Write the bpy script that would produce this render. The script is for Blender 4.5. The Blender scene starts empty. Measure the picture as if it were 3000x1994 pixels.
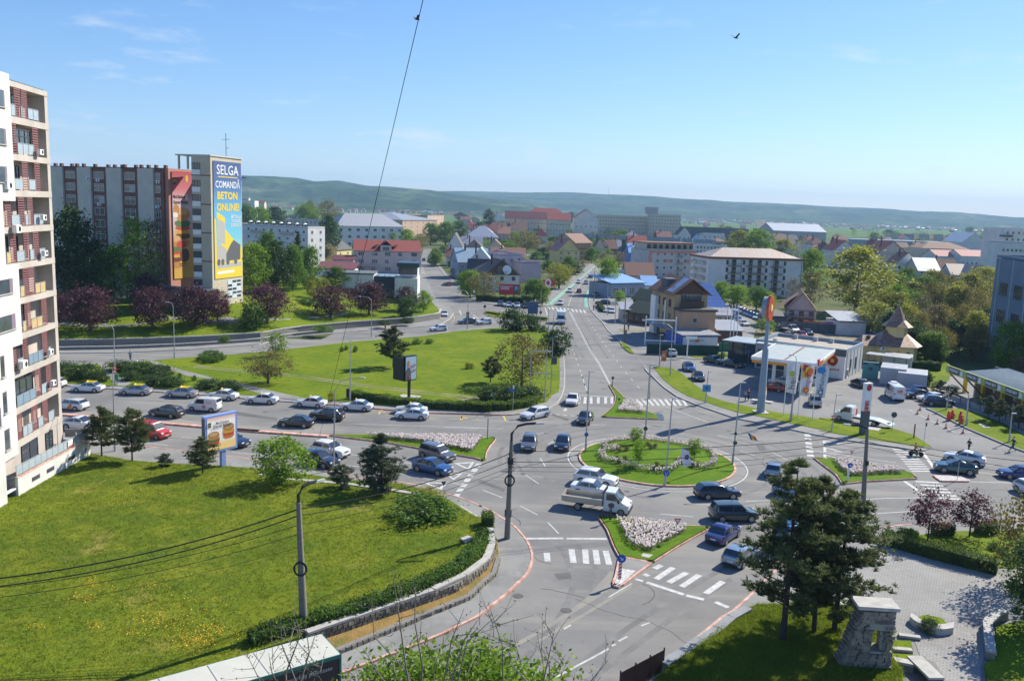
import bpy,bmesh,math,random
import numpy as np
from mathutils import Vector,Matrix,geometry
scene=bpy.context.scene
COL=scene.collection
PI=math.pi
R=math.radians
# camera, sky, sun, exposure
FPX,CAMH=2500.0,28.5
PIT,ROLL=math.atan(387/2500),math.atan(0.035)
cam=bpy.data.objects.new('camera',bpy.data.cameras.new('camera'))
COL.objects.link(cam)
cam.data.sensor_width=36.0
cam.data.lens=36.0*FPX/3000.0
cam.data.clip_start,cam.data.clip_end=0.5,40000
cam.matrix_world=Matrix.Translation((0,0,CAMH))@Matrix.Rotation(PI/2-PIT,4,'X')@Matrix.Rotation(ROLL,4,'Z')
scene.camera=cam
SUN_EL,SUN_AZ=R(37.7),R(50.0)
world=bpy.data.worlds.new('World')
scene.world=world
world.use_nodes=True
wt=world.node_tree
wt.nodes.clear()
wo=wt.nodes.new('ShaderNodeOutputWorld')
bg=wt.nodes.new('ShaderNodeBackground')
sky=wt.nodes.new('ShaderNodeTexSky')
sky.sky_type='NISHITA'
sky.sun_disc=False
sky.sun_elevation,sky.sun_rotation=SUN_EL,SUN_AZ
sky.altitude=150
sky.air_density,sky.dust_density,sky.ozone_density=1.0,0.15,4.0
bg.inputs['Strength'].default_value=0.1
tc=wt.nodes.new('ShaderNodeTexCoord')
mp=wt.nodes.new('ShaderNodeMapping')
mp.inputs['Scale'].default_value=(7.0,7.0,34.0)
mp.inputs['Location'].default_value=(3.1,0.4,1.7)
nz=wt.nodes.new('ShaderNodeTexNoise')
nz.inputs['Scale'].default_value=1.0
nz.inputs['Detail'].default_value=7
nz.inputs['Roughness'].default_value=0.62
rp=wt.nodes.new('ShaderNodeMapRange')
rp.inputs['From Min'].default_value,rp.inputs['From Max'].default_value=0.585,0.74
sx=wt.nodes.new('ShaderNodeSeparateXYZ')
el=wt.nodes.new('ShaderNodeMapRange')
el.inputs['From Min'].default_value,el.inputs['From Max'].default_value=0.26,0.10
mm=wt.nodes.new('ShaderNodeMath');mm.operation='MULTIPLY'
m2=wt.nodes.new('ShaderNodeMath');m2.operation='MULTIPLY';m2.inputs[1].default_value=0.75
mx=wt.nodes.new('ShaderNodeMix');mx.data_type='RGBA'
mx.inputs['B'].default_value=(4.6,5.0,5.3,1)
L=wt.links.new
L(tc.outputs['Generated'],mp.inputs['Vector']);L(mp.outputs[0],nz.inputs['Vector'])
L(nz.outputs['Fac'],rp.inputs['Value']);L(tc.outputs['Generated'],sx.inputs[0]);L(sx.outputs['Z'],el.inputs['Value'])
L(rp.outputs[0],mm.inputs[0]);L(el.outputs[0],mm.inputs[1]);L(mm.outputs[0],m2.inputs[0])
spl,cmb=wt.nodes.new('ShaderNodeSeparateColor'),wt.nodes.new('ShaderNodeCombineColor')
L(sky.outputs[0],spl.inputs[0])
for i,(k,e)in enumerate(((0.52,1.14),(0.70,0.99),(1.25,0.76))):
 pw,ml=wt.nodes.new('ShaderNodeMath'),wt.nodes.new('ShaderNodeMath')
 pw.operation,ml.operation='POWER','MULTIPLY'
 pw.inputs[1].default_value,ml.inputs[1].default_value=e,k
 L(spl.outputs[i],pw.inputs[0]);L(pw.outputs[0],ml.inputs[0]);L(ml.outputs[0],cmb.inputs[i])
L(m2.outputs[0],mx.inputs['Factor']);L(cmb.outputs[0],mx.inputs['A'])
L(mx.outputs['Result'],bg.inputs['Color']);L(bg.outputs[0],wo.inputs['Surface'])
sun=bpy.data.objects.new('sun',bpy.data.lights.new('sun','SUN'))
COL.objects.link(sun)
sun.data.energy,sun.data.angle,sun.data.color=4.2,R(0.53),(1.0,0.945,0.82)
sdir=Vector((math.sin(SUN_AZ)*math.cos(SUN_EL),math.cos(SUN_AZ)*math.cos(SUN_EL),math.sin(SUN_EL)))
sun.rotation_euler=sdir.to_track_quat('Z','Y').to_euler()
HAZE=1.1e-4
vs=scene.view_settings
vs.view_transform,vs.look,vs.gamma,vs.use_curve_mapping='Standard','None',1.0,False
vs.exposure=0.98
scene.cycles.max_bounces=6
scene.cycles.transparent_max_bounces=6
scene.cycles.use_denoising=True
scene.cycles.volume_bounces=0
# measuring the photograph
FR=dict(S=(0,0,1),A1=(0,150,2.4118),A2=(660,420,2.8513),A3=(1220,500,2.8513),A4=(1780,600,2.8513),A5=(2240,560,2.8513),B1=(0,800,2.2395),B2=(680,1000,2.8513),B3=(1300,1050,2.8513),B4=(1900,950,3.485),B5=(2400,1000,3.485),C1=(0,1400,2.6395),C2=(700,1450,2.8829),C3=(1400,1450,2.8829),C4=(2000,1350,2.4343),C5=(2450,1350,2.4345),D=(0,0,.78633),E=(100,440,3.409),L1=(0,200,3.1357),L2=(0,700,3.1357),L3=(0,1100,3.921))
_c,_s,_cp,_sp=math.cos(ROLL),math.sin(ROLL),math.cos(PIT),math.sin(PIT)
def ray(f,x,y):
 a=FR[f]
 u=(a[0]+x/a[2]-1500)/FPX
 v=(997-a[1]-y/a[2])/FPX
 X,Y=u*_c-v*_s,u*_s+v*_c
 return Vector((X,_cp+Y*_sp,-_sp+Y*_cp))
def g(f,x,y,z=0.0):
 d=ray(f,x,y)
 t=(z-CAMH)/d.z
 return Vector((d.x*t,d.y*t,z))
def at(f,x,y,Y):
 d=ray(f,x,y)
 t=Y/d.y
 return Vector((d.x*t,Y,CAMH+d.z*t))
def gz(f,x,y,zf):
 z=0.0
 for _ in range(12):
  p=g(f,x,y,z)
  z=0.5*z+0.5*zf(p.x,p.y)
 return g(f,x,y,z)
def PP(*segs,z=0.0):
 out=[]
 for s in segs:
  for i in range(1,len(s),2):
   p=g(s[0],s[i],s[i+1],z)
   out.append((p.x,p.y))
 return out
def smooth(t,a,b):
 t=max(0.0,min(1.0,(t-a)/(b-a)))
 return t*t*(3-2*t)
 # materials
MATS={}
def mat(name,col,rough=0.7,var=0.12,scale=2.0,bump=0.0,metal=0.0,coat=0.0,spec=0.5,world_pos=False,stretch=None,col2=None,detail=5,emit=0.0,trans=0.0,rand=0.0):
 if name in MATS:
  return MATS[name]
 m=bpy.data.materials.new(name)
 m.use_nodes=True
 t=m.node_tree
 b=t.nodes['Principled BSDF']
 b.inputs['Roughness'].default_value=rough
 b.inputs['Metallic'].default_value=metal
 b.inputs['Coat Weight'].default_value=coat
 b.inputs['Specular IOR Level'].default_value=spec
 if trans:
  b.inputs['Transmission Weight'].default_value=trans
 lk=t.links.new
 if world_pos:
  src=t.nodes.new('ShaderNodeNewGeometry').outputs['Position']
 else:
  src=t.nodes.new('ShaderNodeTexCoord').outputs['Object']
 if stretch:
  mp=t.nodes.new('ShaderNodeMapping')
  mp.inputs['Scale'].default_value=stretch
  lk(src,mp.inputs['Vector']);src=mp.outputs[0]
 n=t.nodes.new('ShaderNodeTexNoise')
 n.inputs['Scale'].default_value=scale
 n.inputs['Detail'].default_value=detail
 n.inputs['Roughness'].default_value=0.6
 lk(src,n.inputs['Vector'])
 r=t.nodes.new('ShaderNodeValToRGB')
 c1=[max(0,c*(1-var))for c in col]
 c2=[min(1,c*(1+var))for c in(col2 or col)]
 r.color_ramp.elements[0].position,r.color_ramp.elements[1].position=0.32,0.68
 r.color_ramp.elements[0].color=(*c1,1)
 r.color_ramp.elements[1].color=(*c2,1)
 lk(n.outputs['Fac'],r.inputs['Fac'])
 out=r.outputs['Color']
 if rand:
  oi=t.nodes.new('ShaderNodeObjectInfo')
  hs=t.nodes.new('ShaderNodeHueSaturation')
  mr=t.nodes.new('ShaderNodeMapRange')
  mr.inputs['To Min'].default_value,mr.inputs['To Max'].default_value=1-rand,1+rand
  lk(oi.outputs['Random'],mr.inputs['Value']);lk(mr.outputs[0],hs.inputs['Value'])
  lk(out,hs.inputs['Color']);out=hs.outputs['Color']
 lk(out,b.inputs['Base Color'])
 if emit:
  lk(out,b.inputs['Emission Color']);b.inputs['Emission Strength'].default_value=emit
 if bump:
  bp=t.nodes.new('ShaderNodeBump')
  bp.inputs['Strength'].default_value=bump
  bp.inputs['Distance'].default_value=0.05
  lk(n.outputs['Fac'],bp.inputs['Height']);lk(bp.outputs[0],b.inputs['Normal'])
 MATS[name]=m
 return m
def plain(name,col,rough=0.6,metal=0.0,coat=0.0):
 return mat(name,col,rough,0.05,4.0,0,metal,coat)
def leafmat(name,c1,c2,transl=0.42,scale=0.9):
 if name in MATS:
  return MATS[name]
 m=bpy.data.materials.new(name)
 m.use_nodes=True
 t=m.node_tree
 t.nodes.clear()
 lk=t.links.new
 o=t.nodes.new('ShaderNodeOutputMaterial')
 geo=t.nodes.new('ShaderNodeNewGeometry')
 n=t.nodes.new('ShaderNodeTexNoise')
 n.inputs['Scale'].default_value=scale
 n.inputs['Detail'].default_value=3
 lk(geo.outputs['Position'],n.inputs['Vector'])
 add=t.nodes.new('ShaderNodeMath');add.operation='MULTIPLY_ADD'
 add.inputs[1].default_value=0.45;
 lk(geo.outputs['Random Per Island'],add.inputs[0])
 sub=t.nodes.new('ShaderNodeMath');sub.operation='SUBTRACT';sub.inputs[1].default_value=0.22
 lk(n.outputs['Fac'],sub.inputs[0]);lk(sub.outputs[0],add.inputs[2])
 r=t.nodes.new('ShaderNodeValToRGB')
 r.color_ramp.elements[0].position,r.color_ramp.elements[1].position=0.25,0.75
 r.color_ramp.elements[0].color=(*c1,1)
 r.color_ramp.elements[1].color=(*c2,1)
 lk(add.outputs[0],r.inputs['Fac'])
 oi=t.nodes.new('ShaderNodeObjectInfo')
 hs=t.nodes.new('ShaderNodeHueSaturation')
 mr=t.nodes.new('ShaderNodeMapRange')
 mr.inputs['To Min'].default_value,mr.inputs['To Max'].default_value=0.82,1.18
 lk(oi.outputs['Random'],mr.inputs['Value']);lk(mr.outputs[0],hs.inputs['Value']);lk(r.outputs[0],hs.inputs['Color'])
 d=t.nodes.new('ShaderNodeBsdfPrincipled')
 d.inputs['Roughness'].default_value=0.55
 d.inputs['Specular IOR Level'].default_value=0.35
 tr=t.nodes.new('ShaderNodeBsdfTranslucent')
 mx=t.nodes.new('ShaderNodeMixShader')
 mx.inputs[0].default_value=transl
 lk(hs.outputs[0],d.inputs['Base Color']);lk(hs.outputs[0],tr.inputs['Color'])
 lk(d.outputs[0],mx.inputs[1]);lk(tr.outputs[0],mx.inputs[2]);lk(mx.outputs[0],o.inputs['Surface'])
 MATS[name]=m
 return m
def groundmat(name,cols,scales,rough=0.9,bump=0.3,bumpscale=20.0,bricks=None,lines=None):
 """cols: base, second, third colour mixed by noises of the given scales (world position)."""
 if name in MATS:
  return MATS[name]
 m=bpy.data.materials.new(name)
 m.use_nodes=True
 t=m.node_tree
 lk=t.links.new
 b=t.nodes['Principled BSDF']
 b.inputs['Roughness'].default_value=rough
 b.inputs['Specular IOR Level'].default_value=0.06
 geo=t.nodes.new('ShaderNodeNewGeometry')
 cur=None
 for k,c in enumerate(cols):
  if k==0:
   rgb=t.nodes.new('ShaderNodeRGB')
   rgb.outputs[0].default_value=(*c,1)
   cur=rgb.outputs[0]
   continue
  sc,lo,hi=scales[k-1][:3]
  n=t.nodes.new('ShaderNodeTexNoise')
  n.inputs['Scale'].default_value=sc
  n.inputs['Detail'].default_value=6
  n.inputs['Roughness'].default_value=0.65
  src=geo.outputs['Position']
  if len(scales[k-1])>3:
   mp=t.nodes.new('ShaderNodeMapping')
   mp.inputs['Scale'].default_value=scales[k-1][3]
   mp.inputs['Rotation'].default_value=(0,0,scales[k-1][4])
   lk(src,mp.inputs['Vector']);src=mp.outputs[0]
  lk(src,n.inputs['Vector'])
  mr=t.nodes.new('ShaderNodeMapRange')
  mr.inputs['From Min'].default_value,mr.inputs['From Max'].default_value=lo,hi
  lk(n.outputs['Fac'],mr.inputs['Value'])
  mx=t.nodes.new('ShaderNodeMix');mx.data_type='RGBA'
  lk(mr.outputs[0],mx.inputs['Factor']);lk(cur,mx.inputs['A'])
  mx.inputs['B'].default_value=(*c,1)
  cur=mx.outputs['Result']
 nb=t.nodes.new('ShaderNodeTexNoise')
 nb.inputs['Scale'].default_value=bumpscale
 nb.inputs['Detail'].default_value=5
 lk(geo.outputs['Position'],nb.inputs['Vector'])
 h=nb.outputs['Fac']
 if bricks:
  w_,h_,rot,mort=bricks
  mp=t.nodes.new('ShaderNodeMapping')
  mp.inputs['Rotation'].default_value=(0,0,rot)
  lk(geo.outputs['Position'],mp.inputs['Vector'])
  br=t.nodes.new('ShaderNodeTexBrick')
  br.inputs['Scale'].default_value=1.0
  br.inputs['Brick Width'].default_value=w_
  br.inputs['Row Height'].default_value=h_
  br.inputs['Mortar Size'].default_value=mort
  br.inputs['Color1'].default_value=(1,1,1,1)
  br.inputs['Color2'].default_value=(0.9,0.9,0.9,1)
  br.inputs['Mortar'].default_value=(0.55,0.53,0.5,1)
  lk(mp.outputs[0],br.inputs['Vector'])
  ml=t.nodes.new('ShaderNodeMix');ml.data_type='RGBA';ml.blend_type='MULTIPLY'
  ml.inputs['Factor'].default_value=1.0
  lk(cur,ml.inputs['A']);lk(br.outputs['Color'],ml.inputs['B'])
  cur=ml.outputs['Result']
 lk(cur,b.inputs['Base Color'])
 bp=t.nodes.new('ShaderNodeBump')
 bp.inputs['Strength'].default_value=bump
 bp.inputs['Distance'].default_value=0.08
 lk(h,bp.inputs['Height']);lk(bp.outputs[0],b.inputs['Normal'])
 MATS[name]=m
 return m
ASPHALT=groundmat('asphalt',[(.225,.218,.206),(.175,.171,.165),(.285,.27,.24),(.14,.138,.135),(.275,.262,.235)],[(.09,.42,.62),(.05,.54,.74,(1,2.2,1),.35),(1.6,.62,.8),(.35,.52,.72,(.10,1,1),.12)],.8,.15,30)
PAVING=groundmat('pale_paving',[(.27,.265,.25),(.205,.20,.19),(.33,.32,.295)],[(.25,.42,.65),(1.2,.58,.8)],.85,.15,25)
SLABS=groundmat('paving_blocks',[(.36,.35,.33),(.29,.28,.265),(.40,.39,.36)],[(.22,.4,.65),(1.5,.55,.8)],.85,.15,25,bricks=(.42,.21,.5,.018))
FORECOURT=groundmat('forecourt_paving',[(.25,.245,.235),(.20,.196,.19),(.29,.28,.262)],[(.12,.42,.65),(.9,.58,.8)],.8,.12,25)
GRASS=groundmat('lawn_grass',[(.115,.170,.010),(.165,.205,.012),(.075,.13,.010),(.20,.185,.03),(.06,.105,.006)],[(.12,.42,.6),(.5,.52,.7),(.16,.60,.76),(3.0,.56,.72)],.9,.9,6)
MEADOW=groundmat('meadow_grass',[(.135,.165,.012),(.085,.130,.012),(.18,.195,.018),(.27,.225,.06),(.06,.10,.006)],[(.10,.42,.62),(.35,.5,.68),(.13,.60,.74),(2.2,.55,.7)],.95,1.0,5)
TRIM=groundmat('mown_turf',[(.085,.165,.010),(.125,.20,.012),(.055,.115,.010)],[(.5,.45,.65),(4,.5,.7)],.9,.7,9)
DRY=groundmat('dry_grass',[(.30,.19,.07),(.20,.15,.05),(.13,.15,.03)],[(.8,.4,.65),(.4,.55,.7)],.95,.9,8)
DIRT=groundmat('bare_earth',[(.30,.26,.19),(.22,.19,.13),(.16,.17,.06)],[(.5,.4,.65),(.2,.56,.72)],.95,.6,8)
TOWN=groundmat('town_ground',[(.085,.12,.03),(.13,.125,.07),(.055,.085,.02),(.20,.19,.16)],[(.02,.42,.6),(.05,.48,.65),(.012,.60,.7)],.95,.6,2)
CONC=mat('concrete',(.40,.385,.355),.85,.16,1.6,.25,world_pos=True)
POLE_CONC=mat('pole_concrete',(.19,.175,.148),.9,.18,5,.2)
GALV=mat('galvanised_steel',(.42,.43,.45),.45,.1,6,0,.55)
DARKMETAL=plain('dark_metal',(.03,.032,.036),.5,.4)
BLACK=plain('black_plastic',(.016,.016,.018),.5)
RUBBER=plain('rubber',(.018,.018,.018),.85)
WHITE=mat('white_paint',(.80,.80,.78),.55,.05,3)
REDKERB=mat('red_kerb_paint',(.52,.23,.17),.8,.25,1.2,.2,world_pos=True,col2=(.55,.36,.29))
KERB=mat('kerb_stone',(.40,.385,.355),.85,.14,1.5,.2,world_pos=True)
LINE=mat('road_paint',(.46,.46,.44),.7,.22,2.0,0,world_pos=True)
YLINE=mat('yellow_paint',(.60,.42,.08),.7,.25,2.0,0,world_pos=True)
GLASS=mat('window_glass',(.055,.07,.085),.06,.3,.5,0,0,0,.9)
CARGLASS=mat('car_glass',(.022,.028,.034),.04,.2,1,0,0,.6,.9)
GREEN=lambda*a:None
# mesh helpers
class MB:
 def __init__(s):
  s.v,s.f,s.m,s.cur=[],[],[],0
 def add(s,vs,fs):
  b=len(s.v)
  s.v.extend([tuple(p)for p in vs])
  for f in fs:
   s.f.append([i+b for i in f]);s.m.append(s.cur)
  return s
 def quad(s,a,b,c,d):
  return s.add([a,b,c,d],[(0,1,2,3)])
 def box(s,cx,cy,cz,sx,sy,sz,rz=0.0,top=1.0):
  c,n=math.cos(rz),math.sin(rz)
  vs=[]
  for z,k in((-.5,1.0),(.5,top)):
   for x,y in((-.5,-.5),(.5,-.5),(.5,.5),(-.5,.5)):
    X,Y=x*sx*k,y*sy*k
    vs.append((cx+X*c-Y*n,cy+X*n+Y*c,cz+z*sz))
  return s.add(vs,[(3,2,1,0),(4,5,6,7),(0,1,5,4),(1,2,6,5),(2,3,7,6),(3,0,4,7)])
 def prism(s,poly,z0,z1):
  n=len(poly)
  vs=[(p[0],p[1],z0)for p in poly]+[(p[0],p[1],z1)for p in poly]
  ar=sum(poly[i][0]*poly[(i+1)%n][1]-poly[(i+1)%n][0]*poly[i][1]for i in range(n))
  o=list(range(n))if ar>0 else list(range(n))[::-1]
  fs=[tuple(o[::-1]),tuple(i+n for i in o)]
  for k in range(n):
   a,b=o[k],o[(k+1)%n]
   fs.append((a,b,b+n,a+n))
  return s.add(vs,fs)
 def tube(s,pts,rad,n=8,cap=True):
  pts=[Vector(p)for p in pts]
  if not hasattr(rad,'__len__'):
   rad=[rad]*len(pts)
  vs,fs=[],[]
  for i,p in enumerate(pts):
   d=(pts[min(i+1,len(pts)-1)]-pts[max(i-1,0)]).normalized()
   a=d.cross(Vector((0,0,1))if abs(d.z)<.9 else Vector((1,0,0))).normalized()
   b=d.cross(a)
   for k in range(n):
    t=2*PI*k/n
    vs.append(p+(a*math.cos(t)+b*math.sin(t))*rad[i])
  for i in range(len(pts)-1):
   for k in range(n):
    k2=(k+1)%n
    fs.append((i*n+k,(i+1)*n+k,(i+1)*n+k2,i*n+k2))
  if cap:
   fs.append(tuple(range(n)));fs.append(tuple((len(pts)-1)*n+k for k in range(n))[::-1])
  return s.add(vs,fs)
 def disc(s,c,nrm,r,n=16,th=0.02):
  c,nrm=Vector(c),Vector(nrm).normalized()
  return s.tube([c-nrm*th/2,c+nrm*th/2],r,n)
 def ball(s,c,rx,ry,rz,n=8,m=5,jit=0,rng=random):
  vs,fs=[],[]
  for i in range(m+1):
   t=PI*i/m
   for k in range(n):
    a=2*PI*k/n
    j=1+rng.uniform(-jit,jit)
    vs.append((c[0]+rx*math.sin(t)*math.cos(a)*j,c[1]+ry*math.sin(t)*math.sin(a)*j,c[2]+rz*math.cos(t)*j))
  for i in range(m):
   for k in range(n):
    k2=(k+1)%n
    fs.append((i*n+k,(i+1)*n+k,(i+1)*n+k2,i*n+k2))
  return s.add(vs,fs)
 def mesh(s,name,mats,smooth_angle=None):
  me=bpy.data.meshes.new(name)
  me.from_pydata(s.v,[],s.f)
  for m in(mats if isinstance(mats,(list,tuple))else[mats]):
   me.materials.append(m)
  if any(s.m):
   me.polygons.foreach_set('material_index',s.m)
  if smooth_angle:
   me.shade_smooth()
   me.set_sharp_from_angle(angle=R(smooth_angle))
  me.update()
  return me
 def build(s,name,mats,parent=None,sm=None,**kw):
  return obj(name,s.mesh(name,mats,sm),parent,**kw)
def tag(o,label=None,cat=None,group=None,kind=None):
 if label:o['label']=label
 if cat:o['category']=cat
 if group:o['group']=group
 if kind:o['kind']=kind
 return o
def obj(name,mesh,parent=None,loc=None,rz=0.0,mats=None,label=None,cat=None,group=None,kind=None,rot=None,sc=None):
 o=bpy.data.objects.new(name,mesh)
 COL.objects.link(o)
 if parent is not None:o.parent=parent
 if loc is not None:o.location=loc
 if rz:o.rotation_euler=(0,0,rz)
 if rot is not None:o.rotation_euler=rot
 if sc is not None:o.scale=sc
 if mats:
  for i,m in mats.items():
   o.material_slots[i].link='OBJECT';o.material_slots[i].material=m
 return tag(o,label,cat,group,kind)
def thing(name,label,cat,loc=(0,0,0),rz=0.0,group=None,sc=None):
 o=bpy.data.objects.new(name,None)
 COL.objects.link(o)
 o.empty_display_size=.3
 o.location=loc
 o.rotation_euler=(0,0,rz)
 if sc:o.scale=(sc,sc,sc)if not hasattr(sc,'__len__')else sc
 return tag(o,label,cat,group)
KIDS={}
def dup(root,loc,rz=0.0,label=None,group=None,sc=None):
 r=root.copy()
 COL.objects.link(r)
 r.location=loc
 r.rotation_euler=(0,0,rz)
 if sc:r.scale=(sc,sc,sc)if not hasattr(sc,'__len__')else sc
 if label:r['label']=label
 if group:r['group']=group
 if root.name not in KIDS:
  KIDS[root.name]=[(c,list(c.children))for c in root.children]
 for ch,sub in KIDS[root.name]:
  c=ch.copy();COL.objects.link(c);c.parent=r
  for q in sub:
   d=q.copy();COL.objects.link(d);d.parent=c
 return r
 # ground sheets
def inside(p,poly):
 x,y=p
 r=False
 n=len(poly)
 for i in range(n):
  x1,y1=poly[i];x2,y2=poly[(i+1)%n]
  if(y1>y)!=(y2>y)and x<(x2-x1)*(y-y1)/(y2-y1)+x1:
   r=not r
 return r
def sheet(name,poly,z,material,step=None,skirt=0.3,kind='structure',label=None,cat=None,parent=None,holes=()):
 zf=z if callable(z)else(lambda x,y:z)
 pts=[Vector(p)for p in poly]
 n=len(pts)
 edges=[(i,(i+1)%n)for i in range(n)]
 for h in holes:
  b=len(pts)
  pts+=[Vector(p)for p in h]
  edges+=[(b+i,b+(i+1)%len(h))for i in range(len(h))]
 if step:
  xs=[p[0]for p in poly];ys=[p[1]for p in poly]
  rng=random.Random(5)
  x=min(xs)+step/2
  while x<max(xs):
   y=min(ys)+step/2
   while y<max(ys):
    q=(x+rng.uniform(-.25,.25)*step,y+rng.uniform(-.25,.25)*step)
    if inside(q,poly):pts.append(Vector(q))
    y+=step
   x+=step
 co,_,fs,*_r=geometry.delaunay_2d_cdt(pts,edges,[],1,1e-4)
 mb=MB()
 vs=[(p.x,p.y,zf(p.x,p.y))for p in co]
 ff=[]
 for f in fs:
  c=(sum(co[i].x for i in f)/len(f),sum(co[i].y for i in f)/len(f))
  if not inside(c,poly)or any(inside(c,h)for h in holes):
   continue
  a,b,c=co[f[0]],co[f[1]],co[f[2]]
  f=list(f)
  if(b-a).cross(c-a)<0:f.reverse()
  ff.append(f)
 mb.add(vs,ff)
 if skirt:
  for ring in[poly,*holes]:
   for i in range(len(ring)):
    a,b=ring[i],ring[(i+1)%len(ring)]
    za,zb=zf(*a),zf(*b)
    mb.add([(*a,za-skirt),(*b,zb-skirt),(*b,zb),(*a,za)],[(0,1,2,3)])
 return mb.build(name,material,parent,kind=kind,label=label,cat=cat)
def resample(pts,step,closed=False):
 pts=[Vector((p[0],p[1]))for p in pts]
 if closed:pts.append(pts[0])
 out,acc=[pts[0].copy()],0.0
 for a,b in zip(pts,pts[1:]):
  d=(b-a).length
  t=step-acc
  while t<=d:
   out.append(a+(b-a)*(t/d));t+=step
  acc=d-(t-step)
 if closed:
  if(out[-1]-out[0]).length<step*.4:out.pop()
  out.append(out[0].copy())
 elif(out[-1]-pts[-1]).length>step*.25:out.append(pts[-1].copy())
 return out
def spline(pts,closed=False,n=5):
 """Catmull-Rom through an outline, to round it."""
 p=[Vector((q[0],q[1]))for q in pts]
 N=len(p)
 out=[]
 for i in range(N if closed else N-1):
  a,b,c,d=(p[(i+k)%N]if closed else p[max(0,min(N-1,i+k))]for k in(-1,0,1,2))
  for k in range(n):
   t=k/n
   q=.5*((2*b)+(c-a)*t+(2*a-5*b+4*c-d)*t*t+(3*b-a-3*c+d)*t**3)
   out.append((q.x,q.y))
 if not closed:out.append((p[-1].x,p[-1].y))
 return out
def kerb(pts,closed=False,w=.22,z=.15,material=None,step=1.0,side=0.0,z0=-.05):
 """a line of kerb stones with open joints along an outline."""
 q=resample(pts,step,closed)
 mb=MB()
 for a,b in zip(q,q[1:]):
  d=b-a
  l=d.length
  if l<.1:continue
  d/=l
  nrm=Vector((-d.y,d.x))
  a2,b2=a+d*.012+nrm*side,b-d*.012+nrm*side
  mb.prism([a2+nrm*w/2,a2-nrm*w/2,b2-nrm*w/2,b2+nrm*w/2],z0,z)
 return mb.build('kerb',material or REDKERB,kind='structure')
def strip(mb,a,b,w,z=.012):
 a,b=Vector(a),Vector(b)
 d=(b-a).normalized()
 n=Vector((-d.y,d.x))*w/2
 mb.add([(*(a+n),z),(*(a-n),z),(*(b-n),z),(*(b+n),z)],[(0,1,2,3)])
def dashes(mb,pts,w=.14,on=0.0,off=0.0,z=.012):
 if not on:
  for a,b in zip(pts,pts[1:]):strip(mb,a,b,w,z)
  return
 q=resample(pts,.5)
 n1,n2=max(1,round(on/.5)),max(1,round(off/.5))
 i=0
 while i+n1<len(q):
  for k in range(n1):strip(mb,q[i+k],q[i+k+1],w,z)
  i+=n1+n2
  # GROUND
far=MB()
NG=40
ring=[0,40,120,250,500,1000,2000,4000,9000,16000]
sheet('ground',[(-9400,-1800),(9400,-1800),(9400,9600),(-9400,9600)],-.06,TOWN,None,0)
W2=lambda f,x,y:tuple(g(f,x,y).xy)
road_poly=[(-150,8),(150,8),(150,150),(60,150)]+[(58,166),W2('A3',1720,1160),W2('A3',1520,792),W2('A3',1478,792),W2('A3',1000,1090),W2('A3',480,1060),W2('A3',330,940),W2('A3',235,870),W2('A3',130,740),W2('A3',92,655),W2('A3',60,655),W2('A3',20,800),W2('A3',90,1000)]+[(-40,176),(-150,172)]
sheet('road',road_poly,0.0,ASPHALT,12,0)
def zL3(x,y):
 wy=float(np.interp(x,[-150,-84.7,-73.7,-61.6,-51.7,-46.6,-35.7,-24.3,-18.6,-10],[135,155,159,165.2,172.5,182.8,194,204.1,214.7,240]))
 return min(5.0,(1.45-.7*smooth(x,-50,-22))+max(0,y-wy)*(.14-.12*smooth(x,-62,-38)))
def zL1(x,y):
 return.17+.75*smooth(x,-46,-28)*smooth(106-y-(x+5)*.25,8,45)+.06*smooth(x,-46,-36)*math.sin(x*.35)*math.cos(y*.28)
def zHill(x,y):
 return.25+.9*smooth(68-y,0,22)*smooth(x,4,14)
k1=PP(('B1',560,1070,760,1115,1100,1160,1480,1205,1702,1236),('B2',300,1040,860,1098,1060,1150,1420,1185,1560,1215,1740,1270,1900,1310,2100,1395),('C3',0,92,110,140,210,205,290,255,355,320,410,390,445,460,458,520,452,580,430,640,400,690,340,745,230,850,100,950,0,1030),('C2',1890,1092,1700,1185,1400,1305,860,1512,600,1615,200,1760))
k1s=spline(k1,n=4)
lawn1=PP(('B1',597,1190,860,1238,1110,1268,1440,1292,1702,1308),('B2',300,1105,640,1145,1000,1195,1420,1222,1560,1262,1740,1330,1890,1425,2050,1530),('C2',2020,240,2095,275,2120,370,2138,470,2125,560,2080,640,1960,745,1810,840,1570,930,1190,1060,970,1140,760,1210,500,1310,0,1480,-700,1800))
pave1=k1s+[(-60,36),(-60,90)]
sheet('pavement',pave1,.12,PAVING,None,.2)
sheet('dry_grass_strip',PP(('C2',2150,330,2185,420,2190,560,2150,690,2060,760,1940,880,1500,1060,860,1330,300,1560,-300,1800,-600,1750,0,1440,760,1215,1190,1065,1570,935,1810,845,2080,645,2138,470,2120,365)),.32,DRY,None,.2)
meadow=sheet('lawn',lawn1+[(-60,28),(-62,70),tuple(g('B1',300,1300).xy)],zL1,MEADOW,2.0,1.0)
kerb(k1s,w=.2,z=.15)
k2=PP(('B1',250,738,345,735,690,757,1000,778,1560,818),('B2',60,475,400,502,800,527,1180,562,1640,600,2167,615),('B3',0,462,500,475,650,464,790,448,880,418,945,380,985,320,1006,240,1010,150,1006,60),('A3',1230,1540,1180,1420,1120,1340,1020,1296,830,1290,720,1300,500,1318,280,1340,0,1382),('B2',1000,0,480,60,0,112),('B1',1702,522,1300,546,950,577,640,592,345,600,200,605))
sheet('pavement',spline(k2,True,3),.12,PAVING,None,.2)
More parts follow.
